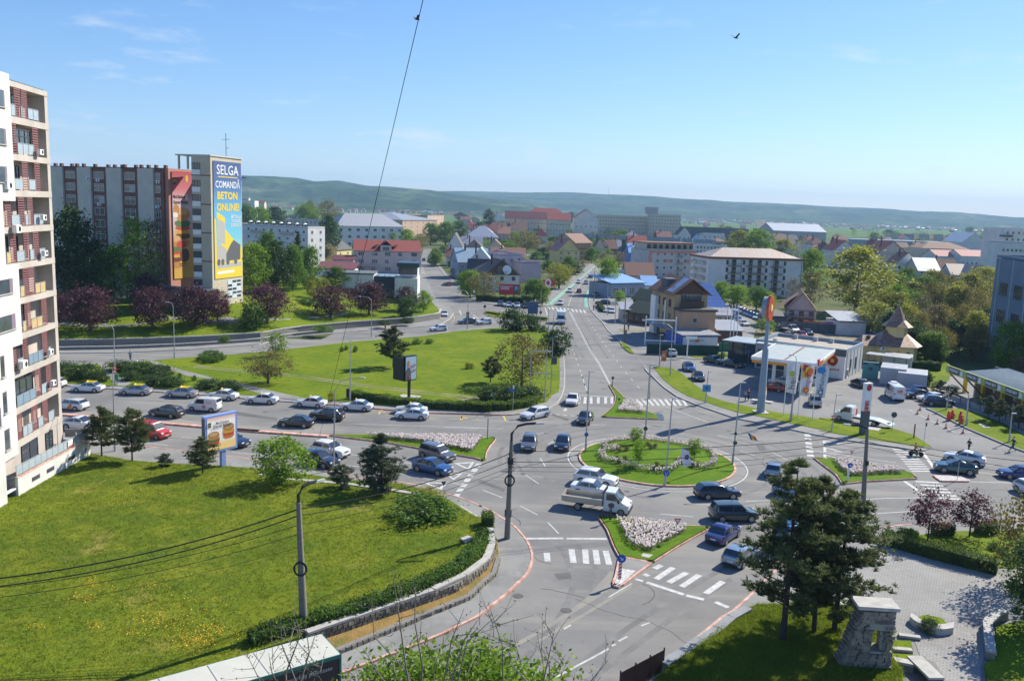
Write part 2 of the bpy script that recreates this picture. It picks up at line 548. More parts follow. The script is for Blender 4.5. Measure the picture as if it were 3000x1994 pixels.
l2=PP(('B1',250,722,345,722,690,742,1000,760,1560,795),('B2',60,450,400,472,800,500,1180,535,1640,570,2167,580),('B3',0,432,500,445,600,440,740,400,860,370,905,310,960,285,970,200,968,60),('A3',1195,1540,1150,1420,1100,1350,1000,1310,830,1305,720,1312,500,1330,280,1352,0,1392),('B2',1000,8,480,68,0,120),('B1',1702,528,1300,552,950,583,640,600,345,608,200,612))
sheet('lawn',l2,.17,GRASS,3,.1)
kerb(PP(('B2',800,527,1180,562,1640,600,2167,615),('B3',0,462,500,475,650,464)),w=.2,z=.16)
kerb(PP(('B1',250,738,345,735,690,757,1000,778,1560,818),('B2',60,475,400,502,800,527)),w=.18,z=.16,material=KERB)
kerb(PP(('B3',650,464,790,448,880,418,945,380,985,320,1006,240,1010,150,1006,60),('A3',1230,1540,1180,1420,1120,1340,1020,1296)),w=.18,z=.16,material=KERB)
path1=PP(('B1',640,596,700,596,735,650,860,725,840,745,770,745,715,690))
sheet('path',path1,.18,PAVING,None,0)
path2=PP(('B1',960,580,1010,582,1190,640,1400,692,1390,702,1230,680,1080,625))
sheet('path',path2,.18,PAVING,None,0)
sheet('path',PP(('B2',0,340,120,370,350,425,600,480,800,515,700,515,330,475,60,390,0,365)),.18,PAVING,None,0)
for off,wd in((0,.38),(1.35,.34)):
 tr=spline(PP(('B2',-300,210,0,240,550,290,1000,355,1500,415,1900,460,2167,500),('B3',100,330,300,362,420,370)),n=4)
 tr=[(p[0],p[1]-off)for p in tr]
 nn=len(tr)
 sheet('path',[(p[0],p[1]+wd*(.6+.4*math.sin(i*1.3)))for i,p in enumerate(tr)]+[(p[0],p[1]-wd*(.6+.4*math.sin(i*2.1)))for i,p in list(enumerate(tr))[::-1]],.178,DIRT,None,0)
wall_line=PP(('B1',-200,500,345,494,800,485,1300,466,1702,440),('A2',600,1590,1100,1545,1560,1510,1790,1470,1812,1430))
p3=PP(('B1',-200,530,345,527,800,523,1300,500,1702,468),('A2',500,1625,1100,1570,1500,1545,1790,1520,1880,1465,1905,1420,1880,1370,1800,1320,1760,1300,1690,1150,1640,985))
sheet('pavement',p3+[(-100,240),(-150,200)],.12,PAVING,None,.2)
wl3=PP(('B1',-200,496,345,490,800,482,1300,464,1702,438),('A2',600,1586,1100,1541,1560,1505,1785,1468,1800,1430))
l3=[(p[0]-.2,p[1]+.5)for p in wl3]+PP(('A2',1700,1345))+[(-24,236),(-46,236),(-48,268),(-125,268),(-160,190)]
sheet('park_lawn',l3,zL3,GRASS,4,.6)
kerb(PP(('B1',-200,530,345,527,800,523,1300,500,1702,468),('A2',500,1625,1100,1570,1500,1545,1790,1520,1880,1465,1905,1420)),w=.18,z=.15,material=KERB)
def zpath(name,poly,zf,m,dz=.05):
 sheet(name,poly,lambda x,y:zf(x,y)+dz,m,3,0)
def GZ(f,*xy,zf=zL3):return[tuple(gz(f,xy[i],xy[i+1],zf).xy)for i in range(0,len(xy),2)]
zpath('path',GZ('B1',345,350,430,345,600,355,800,352,960,335,1090,305,1200,300,1400,330,1560,322,1580,305,1480,285,1400,310,1200,285,1080,292,960,322,800,340,600,342,440,325,345,322),zL3,PAVING)
zpath('path',GZ('A2',300,1480,600,1475,900,1450,1010,1432,1000,1418,880,1438,600,1460,300,1466),zL3,PAVING)
nb=PP(('A3',92,655,132,745,237,880,332,955,480,1085,560,1105,640,1118,860,1150,1030,1140,1085,1128,1250,1000,1340,925,1492,795,1480,780,900,690))
sheet('pavement',nb,.1,PAVING,None,.2)
sheet('yard_ground',PP(('A3',130,700,260,870,400,985,500,1060,900,1090,1040,1060,1200,960,1420,800,900,705)),.13,TOWN,None,0)
BIKE=mat('green_cycle_lane',(.16,.36,.27),.8,.15,1.0,0,world_pos=True)
sheet('cycle_lane',PP(('A3',1080,1130,1130,1125,1260,1010,1350,930,1500,794,1492,794,1335,925,1225,1005)),.114,BIKE,None,0)
sheet('cycle_lane',PP(('A3',1405,1140,1440,1140,1425,1080,1450,1000,1430,1000,1400,1080)),.02,BIKE,None,0)
kerb(PP(('A3',1085,1128,1250,1000,1340,925,1492,795)),w=.18,z=.16,material=KERB)
ne=PP(('A3',1507,795,1478,900,1455,1000,1440,1110,1460,1170,1500,1215,1560,1275,1600,1335,1700,1425,1725,1475,1815,1528,1900,1528),('A4',400,1250,640,1285,900,1300,1200,1180,1250,1000,900,640,400,560))
sheet('pavement',ne,.1,PAVING,None,.2)
kerb(PP(('A3',1507,795,1478,900,1455,1000,1440,1110,1460,1170,1500,1215,1560,1275,1600,1335,1700,1425,1725,1475,1815,1528)),w=.18,z=.15,material=KERB)
sheet('verge',PP(('A4',105,1160,130,1150,190,1200,220,1245,190,1240,150,1215)),.16,GRASS,None,.1)
sheet('verge',PP(('A4',690,1270,900,1255,1060,1235,1060,1260,920,1275,740,1282)),.16,GRASS,None,.1)
sheet('verge',PP(('A3',1690,1325,1880,1320,1900,1340,1720,1350)),.14,DIRT,None,0)
fc=PP(('A4',225,1252,320,1372),('B4',45,440,230,450,330,500,480,630,620,745,800,800,1080,860,1300,905,1600,950,1880,1000),('B5',0,792,620,892,960,962,1140,1082,1500,1120,2300,1190,2091,1110))
sheet('forecourt',fc+[(95,108),(95,150),(70,168),(40,168),(26,150)],.022,FORECOURT,None,0)
sw=PP(('A4',312,1370,372,1440),('B4',0,490,100,592,160,648,300,745,480,820,620,870,900,965,1200,1020,1450,1075,1700,1130,2091,1195),('B5',400,1030,820,1087,950,1108,1080,1120,1145,1085,1060,1086,820,1050,400,990,0,920),('B4',1900,1110,1600,1050,1300,985,1050,930,900,905,700,840,520,780,400,740,260,660,150,570,45,438))
sheet('pavement',sw,.12,PAVING,None,.2)
kerb(PP(('A4',312,1370,372,1440),('B4',0,490,100,592,160,648,300,745,480,820,620,870,900,965,1200,1020,1450,1075,1700,1130,2091,1195),('B5',400,1030,820,1087,950,1108,1080,1120)),w=.2,z=.17,material=KERB)
g1=PP(('B4',45,440,150,570,260,660,400,740,520,780,700,840,900,905,1050,930,1300,985,1600,1050,1900,1110),('B5',0,920,400,990,820,1050,1060,1086,1143,1082,1050,1020,960,962,700,882,620,892,430,870,240,840,140,795,0,790),('B4',1880,1000,1600,950,1300,905,1080,860,800,800,620,745,560,680,480,630,330,500,230,450))
sheet('verge',g1,.17,GRASS,None,.2)
g2=PP(('B5',1100,693,1300,690,1480,695,1700,770,1900,860,2200,1040,2300,1190,2091,1125,1900,1055,1500,885,1300,785,1170,718))
sheet('verge',g2,.17,GRASS,None,.2)
kerb(PP(('B5',1095,690,1170,720,1300,788,1500,890,1900,1060,2091,1130,2300,1195)),w=.3,z=.2,material=mat('dark_kerb',(.17,.18,.2),.8,.15,2,0,world_pos=True))
sheet('pavement',PP(('B5',1480,690,1700,762,1900,850,2200,1030,2300,900,1900,720,1500,560,1330,520,1300,560,1400,660)),.15,PAVING,None,.1)
sheet('wash_yard',PP(('B5',1150,500,1500,560,1900,720,2400,900,2600,600,1900,400,1400,330)),.1,FORECOURT,None,.1)
sheet('verge',PP(('B5',880,300,1150,480,1330,400,1330,230,1250,120,1010,130,1000,230)),.15,GRASS,4,.1)
sheet('yard',PP(('A4',1040,880,1180,1000,1260,1070,1500,1100,2100,1150,2300,1250),('A5',880,1200,500,1170,200,1080,-150,940,-250,870)),.05,DIRT,None,0)
def island(outline,bed=None,turf=TRIM,k=REDKERB,sm=2):
 o=spline(outline,True,sm)if sm>1 else outline
 sheet('traffic_island',o,.17,turf,None,.2)
 kerb(o,True,w=.2,z=.17,material=k)
 return o
isl_a=PP(('B2',800,787,850,783,1120,785,1500,790,2090,802),('B3',330,672,400,662,432,668,425,690,380,740,352,790,344,852,330,858),('B2',2060,982,1800,938,1300,848,1000,812))
island(isl_a,sm=1)
isl_b=PP(('B3',1382,222,1398,222,1500,325,1560,350,1690,440,1838,505,1835,513,1330,492,1325,486,1400,425,1430,380,1440,320))
island(isl_b,sm=1)
isl_c=PP(('C3',1015,184,1040,182,1180,195,1500,235,1770,268,1962,277,1960,285,1700,430,1475,573,1345,550,1192,522,1150,440,1095,300))
island(isl_c,sm=1)
PEB=groundmat('white_pebbles',[(.62,.60,.57),(.25,.24,.23),(.75,.73,.70)],[(7,.5,.62),(9,.55,.7)],.9,1,14)
tail=PP(('C3',1196,530,1345,558,1474,580,1350,665,1190,790,1130,775,1165,690))
sheet('traffic_island',tail,.14,PAVING,None,.2)
sheet('pebble_bed',PP(('C3',1215,632,1335,650,1190,778,1145,768)),.16,PEB,None,.1)
kerb(tail,True,w=.18,z=.16)
isl_d=PP(('B4',1688,1366,1740,1370,2091,1402),('B5',60,1203,200,1200,500,1250,860,1322,940,1352,1002,1405,500,1432,300,1452,255,1467,235,1462,222,1435,180,1370,60,1280))
island(isl_d,sm=1)
isl_e=PP(('B5',1165,1374,1420,1384,1538,1424,1530,1434,1232,1430))
sheet('traffic_island',isl_e,.15,PEB,None,.2);kerb(isl_e,True,w=.18,z=.16)
ctr=g('B3',1700,870)
ctr=Vector((17.25,96.0,0))
RR=8.9
circ=[(ctr.x+RR*math.cos(t*PI/36),ctr.y+RR*1.03*math.sin(t*PI/36))for t in range(72)]
sheet('roundabout_lawn',circ,lambda x,y:.17+.55*smooth(RR-math.hypot(x-ctr.x,y-ctr.y),.5,7),TRIM,.8,.3)
zR=lambda x,y:.17+.55*smooth(RR-math.hypot(x-ctr.x,y-ctr.y),.5,7)
kerb(circ,True,w=.22,z=.19)
apron=[(ctr.x+(RR+1.15)*math.cos(t*PI/36),ctr.y+(RR+1.15)*1.03*math.sin(t*PI/36))for t in range(72)]
sheet('roundabout_apron',apron,.03,PAVING,None,.1,holes=[circ])
isl_f=PP(('A3',560,1188,640,1178,700,1190,900,1215,1100,1245,1090,1258,900,1256,700,1228,600,1215))
island(isl_f,sm=1,turf=GRASS)
kerb(PP(('B1',350,926,600,945,1100,990,1702,1043),('B2',0,740,400,770,805,798)),w=.75,z=.2,step=1.2)
blk=PP(('C3',1400,1568,1560,1462,1700,1340,1900,1180,2100,1012),('C4',330,1102,500,950,660,790,800,690,1000,600,1200,530),('C5',200,512,290,492,450,466,660,450,900,437,1339,432,1600,440))
sheet('pavement',spline(blk,n=2)+[(58,40),(40,18),(8,18)],.12,PAVING,None,.2)
kerb(spline(blk,n=3),w=.2,z=.15)
plaza=PP(('C4',1180,700,1390,560),('C5',310,560,1200,830,1280,860,1180,900,1200,1100,1060,1180,1060,1400,1030,1480,1040,1700,700,1700,560,1300,380,1260,420,1160,250,960,60,900))
sheet('plaza',plaza,.15,SLABS,None,.1)
bank=PP(('C3',1480,1640,1700,1500,1900,1350,2000,1270),('C4',240,1260,440,1130,520,1075,800,1060,1040,1075,1250,1100,1420,1180,1500,1270,1480,1480,1560,1620,1560,1800,0,1800))
sheet('grass_bank',bank,zHill,GRASS,1.2,.5)
sheet('lawn',PP(('C5',440,590,560,540,800,512,1000,510,1400,505,1500,700,1300,780,1150,770,800,690,400,575)),.18,GRASS,2,.1)
sheet('grass_bank',PP(('C5',1140,1200,1339,1160,1500,1100,1600,1700,1100,1700,1050,1480,1120,1420)),.3,GRASS,1,.4)
for q in(('C5',245,1290,530,1300,545,1365,400,1355,250,1345),('C5',390,1390,560,1400,580,1455,510,1480,390,1465)):
 sheet('lawn',PP(q),.22,GRASS,.8,.1)
 # markings
mk=MB()
def MK(f,*xy):return PP((f,*xy))
def ML(f,x1,y1,x2,y2,w=.14,on=0,off=0):dashes(mk,PP((f,x1,y1,x2,y2)),w,on,off)
ML('B2',860,683,2167,725);ML('B3',0,574,495,586)
ML('B1',1190,1075,1480,1092);ML('B2',150,850,620,893);ML('B2',945,938,1130,960);ML('B2',0,923,300,953);ML('B2',860,1022,1060,1045);ML('B1',960,1115,1105,1128)
ML('B2',1440,1012,1500,1020);ML('B2',1840,1078,2020,1110);ML('B2',1470,1112,1920,1195)
for a in((805,830,848,900),(680,970,795,1045),(325,1098,490,1160),(640,1230,783,1305),(870,1368,960,1460),(780,632,860,615),(1215,556,1355,552),(1655,556,1850,572),(1745,616,1850,626),(2000,1216,2167,1222),(1810,1297,2083,1320),(870,716,920,690)):
 ML('B3',*a)
for a in((175,838,610,1000),(40,1102,140,1112),(700,1130,910,1175),(935,1285,1085,1340),(1270,1308,1425,1385),(0,1035,150,1045),(1660,1210,2091,1275),(1675,1290,2091,1345)):
 ML('B4',*a)
for a in((0,1030,960,1110),(0,1130,780,1235),(1120,1200,1270,1212),(1680,1255,2091,1280),(1590,1330,2091,1395),(1540,1430,2091,1447)):
 ML('B5',*a)
ML('C4',450,288,700,275);dashes(mk,spline(PP(('C5',110,282,300,268,640,260)),n=4),.14);ML('C5',260,375,560,357)
ML('C4',0,308,205,312)
dashes(mk,PP(('A3',1268,1160,1320,1260,1380,1370,1430,1470,1490,1568),('B3',1290,40,1385,215)),.13)
dashes(mk,PP(('A3',1276,1160,1330,1260,1390,1370,1442,1470,1503,1568),('B3',1302,40,1392,215)),.13)
dashes(mk,PP(('A3',1240,1290,1270,1400,1320,1530),('B3',1115,30,1160,160,1205,305)),.13,2,4)
ML('B3',1150,130,1205,305)
dashes(mk,PP(('A3',1400,1180,1470,1300,1570,1450,1640,1540),('B3',1490,80,1600,210,1680,290)),.13,2,4)
dashes(mk,PP(('A3',1268,1130,1300,1040,1480,805)),.16)
dashes(mk,PP(('A3',1360,1130,1390,1000,1495,800)),.13,3,6)
dashes(mk,PP(('A3',1180,1120,1290,1010,1470,810)),.13,3,6)
dashes(mk,PP(('A3',75,700,125,820,170,920)),.13,2,4);dashes(mk,PP(('B1',345,566,800,555,1300,520,1702,495)),.12,3,5)
dashes(mk,PP(('B2',0,85,500,45,700,30)),.12,3,5)
dashes(mk,[(ctr.x+(RR+1.35)*math.cos(t*PI/36),ctr.y+(RR+1.35)*1.03*math.sin(t*PI/36))for t in range(-14,60)],.16)
dashes(mk,PP(('C3',600,1568,780,1470,960,1375,1105,1295)),.16);ML('C3',1130,1272,1165,1256,.16);ML('C3',1188,1232,1262,1192,.16)
ML('C3',725,1130,785,1095,.16);ML('C3',1380,1103,1450,1073,.16)
ML('C3',1105,860,1300,745,.12)
mk.build('lane_marking',LINE,kind='structure')
def crosswalk(bars,w,m=LINE,name='crosswalk_marking'):
 b=MB()
 for f,x1,y1,x2,y2 in bars:strip(b,g(f,x1,y1).xy,g(f,x2,y2).xy,w)
 b.build(name,m,kind='structure')
crosswalk([('B3',a,322,b,376)for a,b in((1045,1030),(1090,1078),(1135,1122),(1183,1178),(1230,1232),(1292,1290),(1352,1352),(1405,1404))],.42)
crosswalk([('B3',1610+48*k,340,1660+46*k,393)for k in range(9)],.45)
crosswalk([('C3',580,485,590,558),('C3',790,455,808,570),('C3',905,458,915,578),('C3',993,462,1010,582),('C3',1078,468,1110,588)],.52)
crosswalk([('C3',1505,708,1650,610),('C3',1610,738,1765,652),('C3',1720,772,1870,672),('C3',1925,830,2070,728),('C3',1405,680,1440,668),('C3',1490,620,1550,590)],.5)
crosswalk([('B5',750+21*k,1102+24.5*k,930+24*k,1107+24*k)for k in range(10)],.38)
crosswalk([('B5',985+45*k,1428+34*k,1220+45*k,1440+34*k)for k in range(6)],.42)
crosswalk([('A3',1100+33*k,1134+3.4*k,1115+33*k,1158+3.4*k)for k in range(10)],.5)
b=MB()
def bar(f,x1,y1,x2,y2,w):strip(b,g(f,x1,y1).xy,g(f,x2,y2).xy,w)
bar('C3',412,366,720,364,.38);bar('C3',750,366,1090,368,.38)
bar('C3',1425,735,1740,838,.42);bar('C3',1760,845,1910,880,.42);bar('C3',2005,900,2115,948,.42);bar('C3',1330,708,1395,725,.3)
bar('B3',1005,300,1215,310,.3);bar('B3',1215,312,1425,320,.3)
bar('B5',1055,1130,1170,1285,.4);bar('B5',870,1425,1075,1568,.4)
bar('A3',1075,1145,1095,1205,.3)
for k in range(7):bar('B2',2065-30*k,1018+42*k,2045-30*k,1046+42*k,.62)
for k in range(6):bar('B4',1620+6*k,1120+41*k,1626+6*k,1143+41*k,.8)
for k in range(4):bar('B3',875+62*k,462+5*k,905+62*k,464+5*k,.3)
def tri(f,p,w=.3):
 q=[g(f,p[i],p[i+1]).xy for i in(0,2,4)]
 c=(q[0]+q[1]+q[2])/3
 q2=[c+(v-c)*.58 for v in q]
 for i in range(3):
  j=(i+1)%3
  b.add([(*q[i],.012),(*q[j],.012),(*q2[j],.012),(*q2[i],.012)],[(0,1,2,3)])
tri('B2',(2025,1005,1980,1075,1850,1015));tri('B2',(1930,1100,1850,1155,1780,1110));tri('B2',(1805,1180,1745,1240,1580,1172))
tri('B4',(1780,1185,1780,1235,1990,1212));tri('B4',(1785,1250,1785,1305,1990,1300));tri('B4',(1785,1325,1785,1372,2010,1378))
def arrow(f,x1,y1,x2,y2,w=.22):
 a,c=g(f,x1,y1).xy,g(f,x2,y2).xy
 d=(c-a).normalized();n=Vector((-d.y,d.x))
 strip(b,a,c-d*.9,w)
 b.add([(*(c-d*.9+n*.4),.012),(*(c-d*.9-n*.4),.012),(*c,.012)],[(0,1,2)])
arrow('A3',360,1165,375,1205,.3);arrow('A3',520,1235,475,1205,.3);arrow('B5',1430,1000,1590,1080,.3);arrow('B3',1020,415,1010,440,.3)
b.build('stop_line_marking',LINE,kind='structure')
yl=MB()
dashes(yl,PP(('B2',1100,600,1640,640,2167,660)),.12,1,2)
for x,y in((1245,588),(1925,635)):
 strip(yl,g('B2',x,y-15).xy,g('B2',x-20,y+20).xy,.2);strip(yl,g('B2',x-10,y-8).xy,g('B2',x+40,y+5).xy,.2)
strip(yl,g('B3',152,475).xy,g('B3',150,512).xy,.2);strip(yl,g('B3',498,478).xy,g('B3',518,520).xy,.2);strip(yl,g('B3',160,490).xy,g('B3',190,500).xy,.2)
dashes(yl,PP(('A3',250,1160,310,1200,320,1240,290,1275)),.1)
yl.build('bay_marking',YLINE,kind='structure')
wl=MB()
for a in((915,698,1095,698),(918,700,1395,932),(1390,932,1555,926),(1350,965,1690,995),(130,450,320,470),(25,640,150,660)):strip(wl,g('B5',*a[:2]).xy,g('B5',*a[2:]).xy,.12,.036)
for a in((910,450,1110,475),(1760,815,1890,832),(1880,628,2050,650),(95,380,300,415),(270,330,370,380)):strip(wl,g('B4',*a[:2]).xy,g('B4',*a[2:]).xy,.12,.036)
wl.build('bay_marking',LINE,kind='structure')
IRON=mat('cast_iron',(.09,.085,.08),.8,.2,3)
for f,x,y,r in(('C3',745,972,.42),('B3',855,622,.3),('B3',570,514,.4),('B4',1150,1272,.35),('B4',820,1085,.35),('B4',455,843,.4),('B3',665,962,.3),('B3',1530,1108,.3),('C3',340,850,.4)):
 c=g(f,x,y)
 m=MB();m.disc((c.x,c.y,.006),(0,0,1),r,20,.012);m.disc((c.x,c.y,.012),(0,0,1),r*.8,20,.012)
 m.build('manhole_cover',IRON,kind='structure')
sheet('concrete_slab',PP(('C3',1395,508,1480,520,1440,546,1375,530)),.2,CONC,None,.1)
sheet('concrete_slab',PP(('C2',1868,455,1930,432,1988,455,1910,488)),1.0,CONC,None,.15)
sheet('concrete_slab',PP(('B5',480,880,640,892,600,925,480,905)),.2,CONC,None,.1)
sheet('concrete_slab',PP(('B5',1620,850,1680,855,1750,890,1680,890)),.2,CONC,None,.1)
sheet('concrete_slab',PP(('B2',1400,458,1430,450,1578,465,1560,485,1420,478)),.2,CONC,None,.1)
TRACK=groundmat('asphalt_tyre_track',[(.195,.19,.183),(.16,.156,.15),(.225,.218,.206)],[(.25,.42,.62),(.9,.5,.66)],.75,.1,30)
TAR=groundmat('tar_seal',[(.085,.083,.08),(.12,.118,.115)],[(.6,.45,.62)],.6,.1,30)
tm,rng,zt_=MB(),random.Random(41),.0006
for rad in(3.8,6.0,7.6,9.4):
 zt_+=.00016
 dashes(tm,[(ctr.x+(RR+rad)*math.cos(t*PI/36),ctr.y+(RR+rad)*1.03*math.sin(t*PI/36))for t in range(int(rng.uniform(-20,0)),int(rng.uniform(34,48)))],.55,z=zt_)
for q in(('B1',345,868,1000,905,1702,945),('B1',345,800,1000,838,1702,870),('B1',700,1045,1300,1095,1702,1140),('B2',0,640,1000,700,2167,760),('B2',0,860,900,985,1500,1065,2050,1180),('B2',0,900,700,1000,1400,1120,1900,1240),('A3',1190,1130,1220,1260,1290,1430,1345,1560),('A3',1330,1130,1390,1250,1500,1420,1600,1568),('A3',1220,1130,1260,1290,1340,1470,1400,1568),('C3',550,300,720,480,800,700,760,900,600,1150,330,1450),('C3',780,350,960,560,1020,700,940,860),('C3',2100,600,1600,900,1100,1240,700,1568),('C3',2150,700,1750,960,1250,1330,930,1568),('B5',0,1065,900,1160,2091,1330),('B5',100,1500,1000,1490,2091,1520),('B4',0,690,400,860,900,1010,1500,1130)):
 zt_+=.00016
 dashes(tm,spline(PP(q),n=4),.5,z=zt_)
tm.build('tyre_track',TRACK,kind='structure')
ck=MB()
for i in range(26):
 f,x,y=rng.choice([('B2',rng.uniform(0,2100),rng.uniform(600,1150)),('B3',rng.uniform(0,1000),rng.uniform(600,1400)),('C3',rng.uniform(300,1800),rng.uniform(500,1500)),('A3',rng.uniform(1150,1550),rng.uniform(1180,1560)),('B4',rng.uniform(100,2000),rng.uniform(1000,1500))])
 p=g(f,x,y).xy;a=rng.uniform(0,PI);P=[p]
 for k in range(rng.randint(5,14)):
  a+=rng.uniform(-.5,.5);P.append(P[-1]+Vector((math.cos(a),math.sin(a)))*.7)
 dashes(ck,P,rng.uniform(.04,.09),z=.0058+i*.0001)
ck.build('tar_seal',TAR,kind='structure')
OLDP=groundmat('asphalt_patch_dark',[(.145,.142,.138),(.11,.108,.105)],[(.4,.42,.65)],.8,.15,30)
DUST=groundmat('asphalt_dusty',[(.285,.265,.225),(.24,.23,.21)],[(.5,.4,.66)],.85,.1,30)
for q in(('B2',-300,560,0,578,380,640,380,655,0,612,-300,590),('B2',600,625,800,660,1100,690,1080,705,700,672),('B3',300,1010,520,1090,500,1110,280,1030),('B3',820,430,1050,505,1030,520,800,440),('B4',1100,1230,1180,1230,1205,1285,1125,1285),('C3',640,660,780,650,790,700,680,712),('A3',1330,1250,1420,1400,1500,1560,1480,1560,1400,1400,1315,1250)):sheet('asphalt_patch',PP(q),.004,OLDP,None,0)
for q in(('C3',1120,640,1150,640,1120,790,960,900,780,1010,500,1180,250,1320,200,1310,470,1160,760,980,900,880),('C3',1290,760,1310,770,1000,960,760,1100,520,1240,500,1225,900,990),('C3',2060,1010,2080,1020,1560,1440,1535,1430),('B1',345,905,700,935,1702,1030,1702,1010,700,915,345,890)):sheet('road_dust',PP(q),.005,DUST,None,0)
HILLM=groundmat('wooded_hill',[(.026,.055,.017),(.075,.115,.030),(.012,.032,.012),(.17,.18,.075),(.01,.025,.01)],[(.0035,.44,.58),(.012,.47,.6),(.0045,.56,.66),(.03,.52,.66)],1,.6,.02)
def hill(name,pts,Y,dep,seed):
 """pts: (px, py) ridge line in the photograph; the ridge stands at distance Y."""
 rng=random.Random(seed)
 P=[at('S',x,y,Y)for x,y in pts]
 X=np.linspace(P[0].x,P[-1].x,160)
 Z=np.interp(X,[p.x for p in P],[p.z for p in P])
 m=MB();rows=26
 vs=[]
 for r in range(rows+1):
  t=r/rows
  for i,(x,z)in enumerate(zip(X,Z)):
   y=Y-dep*(1-t)if t<=1 else Y
   fall=math.sin(t*PI/2)**1.6
   n=10*math.sin(x*.0031+r*.5+seed)+5*math.sin(x*.0077-r*.9)+3*math.sin(x*.017+r*1.7)
   vs.append((x,y,max(-.2,z*fall+n*math.sin(t*PI)*min(1,z/80)*1.1)if r else-.2))
 for i,(x,z)in enumerate(zip(X,Z)):vs.append((x,Y+dep*.5,-.2))
 n=len(X)
 fs=[(r*n+i,r*n+i+1,(r+1)*n+i+1,(r+1)*n+i)for r in range(rows+1)for i in range(n-1)]
 m.add(vs,fs)
 m.build(name,HILLM,sm=60,kind='structure')
hill('hill',[(-900,560),(-300,535),(100,528),(480,515),(700,515),(790,516),(870,521),(930,533),(1000,530),(1080,545),(1150,548),(1270,560),(1330,572),(1420,582),(1520,592),(1600,606),(1650,628)],4300,1500,3)
hill('hill',[(900,570),(1200,560),(1330,560),(1500,565),(1650,566),(1780,571),(1900,577),(2000,583),(2100,590),(2200,594),(2300,600),(2420,607),(2600,616),(2750,624),(2880,634),(2960,642),(3050,650),(3300,660),(3700,672)],7000,2800,8)
FIELD=groundmat('far_fields',[(.10,.17,.05),(.06,.11,.03),(.15,.19,.07)],[(.004,.42,.6,(1,4,1),.1),(.009,.5,.65,(1,3,1),-.1)],1,.3,.1)
sheet('plain',[(-6000,1300),(9000,1300),(9000,7000),(-6000,7000)],-.05,FIELD,None,0)
# BUILDINGS
def gradmat(name,stops,axis=2):
 m=bpy.data.materials.new(name);m.use_nodes=True
 t=m.node_tree;b=t.nodes['Principled BSDF'];b.inputs['Roughness'].default_value=.6
 tcn=t.nodes.new('ShaderNodeTexCoord');s=t.nodes.new('ShaderNodeSeparateXYZ');mr=t.nodes.new('ShaderNodeMapRange');r=t.nodes.new('ShaderNodeValToRGB')
 t.links.new(tcn.outputs['Object'],s.inputs[0]);t.links.new(s.outputs[axis],mr.inputs['Value'])
 lo,hi=stops[0][0],stops[-1][0]
 mr.inputs['From Min'].default_value,mr.inputs['From Max'].default_value=lo,hi
 e=r.color_ramp.elements
 while len(e)<len(stops):e.new(.5)
 for i,(p,c)in enumerate(stops):
  e[i].position=(p-lo)/(hi-lo);e[i].color=(*c,1)
 t.links.new(mr.outputs[0],r.inputs[0]);t.links.new(r.outputs[0],b.inputs['Base Color'])
 return m
FONTC={}
def text(s,size,material,parent,loc,rot=(PI/2,0,0),align='CENTER',name='lettering',sx=1.0,bold=0.0,label=None):
 """flat print standing on a surface; rot turns it upright."""
 k=(s,size,align,bold)
 if k not in FONTC:
  c=bpy.data.curves.new('lettering','FONT')
  c.body,c.size,c.align_x,c.align_y,c.extrude,c.offset,c.resolution_u=s,size,align,'CENTER',.002,bold,2
  o=bpy.data.objects.new('lettering',c)
  COL.objects.link(o)
  dg=bpy.context.evaluated_depsgraph_get();dg.update()
  FONTC[k]=bpy.data.meshes.new_from_object(o.evaluated_get(dg))
  bpy.data.objects.remove(o)
 me=FONTC[k].copy()
 me.materials.clear();me.materials.append(material)
 return obj(name,me,parent,loc,rot=rot,sc=(sx,1,1),label=label)
WM={}
FRAMEW=plain('white_window_frame',(.62,.62,.60),.5)
FRAMEB=plain('brown_window_frame',(.10,.06,.04),.5)
FRAMED=plain('dark_window_frame',(.05,.05,.055),.5)
CURT=mat('net_curtain',(.42,.42,.40),.8,.2,2)
def winmesh(w,h,n=2,fr=FRAMEW,seed=0):
 """a casement window: frame, mullions and n panes, local x across, -y outwards."""
 k=(round(w,2),round(h,2),n,fr.name,seed)
 if k in WM:return WM[k]
 rng=random.Random(seed*7+n)
 b=MB();t=max(.05,min(.09,w*.06))
 b.cur=1
 for i in range(n):
  x0,x1=-w/2+w*i/n,-w/2+w*(i+1)/n
  b.cur=2 if rng.random()<.3*(seed>0)else 1
  b.add([(x0,0,-h/2),(x1,0,-h/2),(x1,0,h/2),(x0,0,h/2)],[(0,1,2,3)])
 b.cur=0
 b.box(0,-.02,h/2,w+t,.08,t);b.box(0,-.04,-h/2,w+t,.14,t)
 for i in range(n+1):b.box(-w/2+w*i/n,-.02,0,t,.07,h-t)
 if seed%2 and h>1:b.box(0,-.02,h*.22,w,.06,t*.8)
 WM[k]=b.mesh('window',[fr,GLASS,CURT])
 return WM[k]
def window(parent,x,y,z,w,h,n=2,rz=0,fr=FRAMEW,seed=0,name='window'):
 return obj(name,winmesh(w,h,n,fr,seed),parent,(x,y,z),rz)
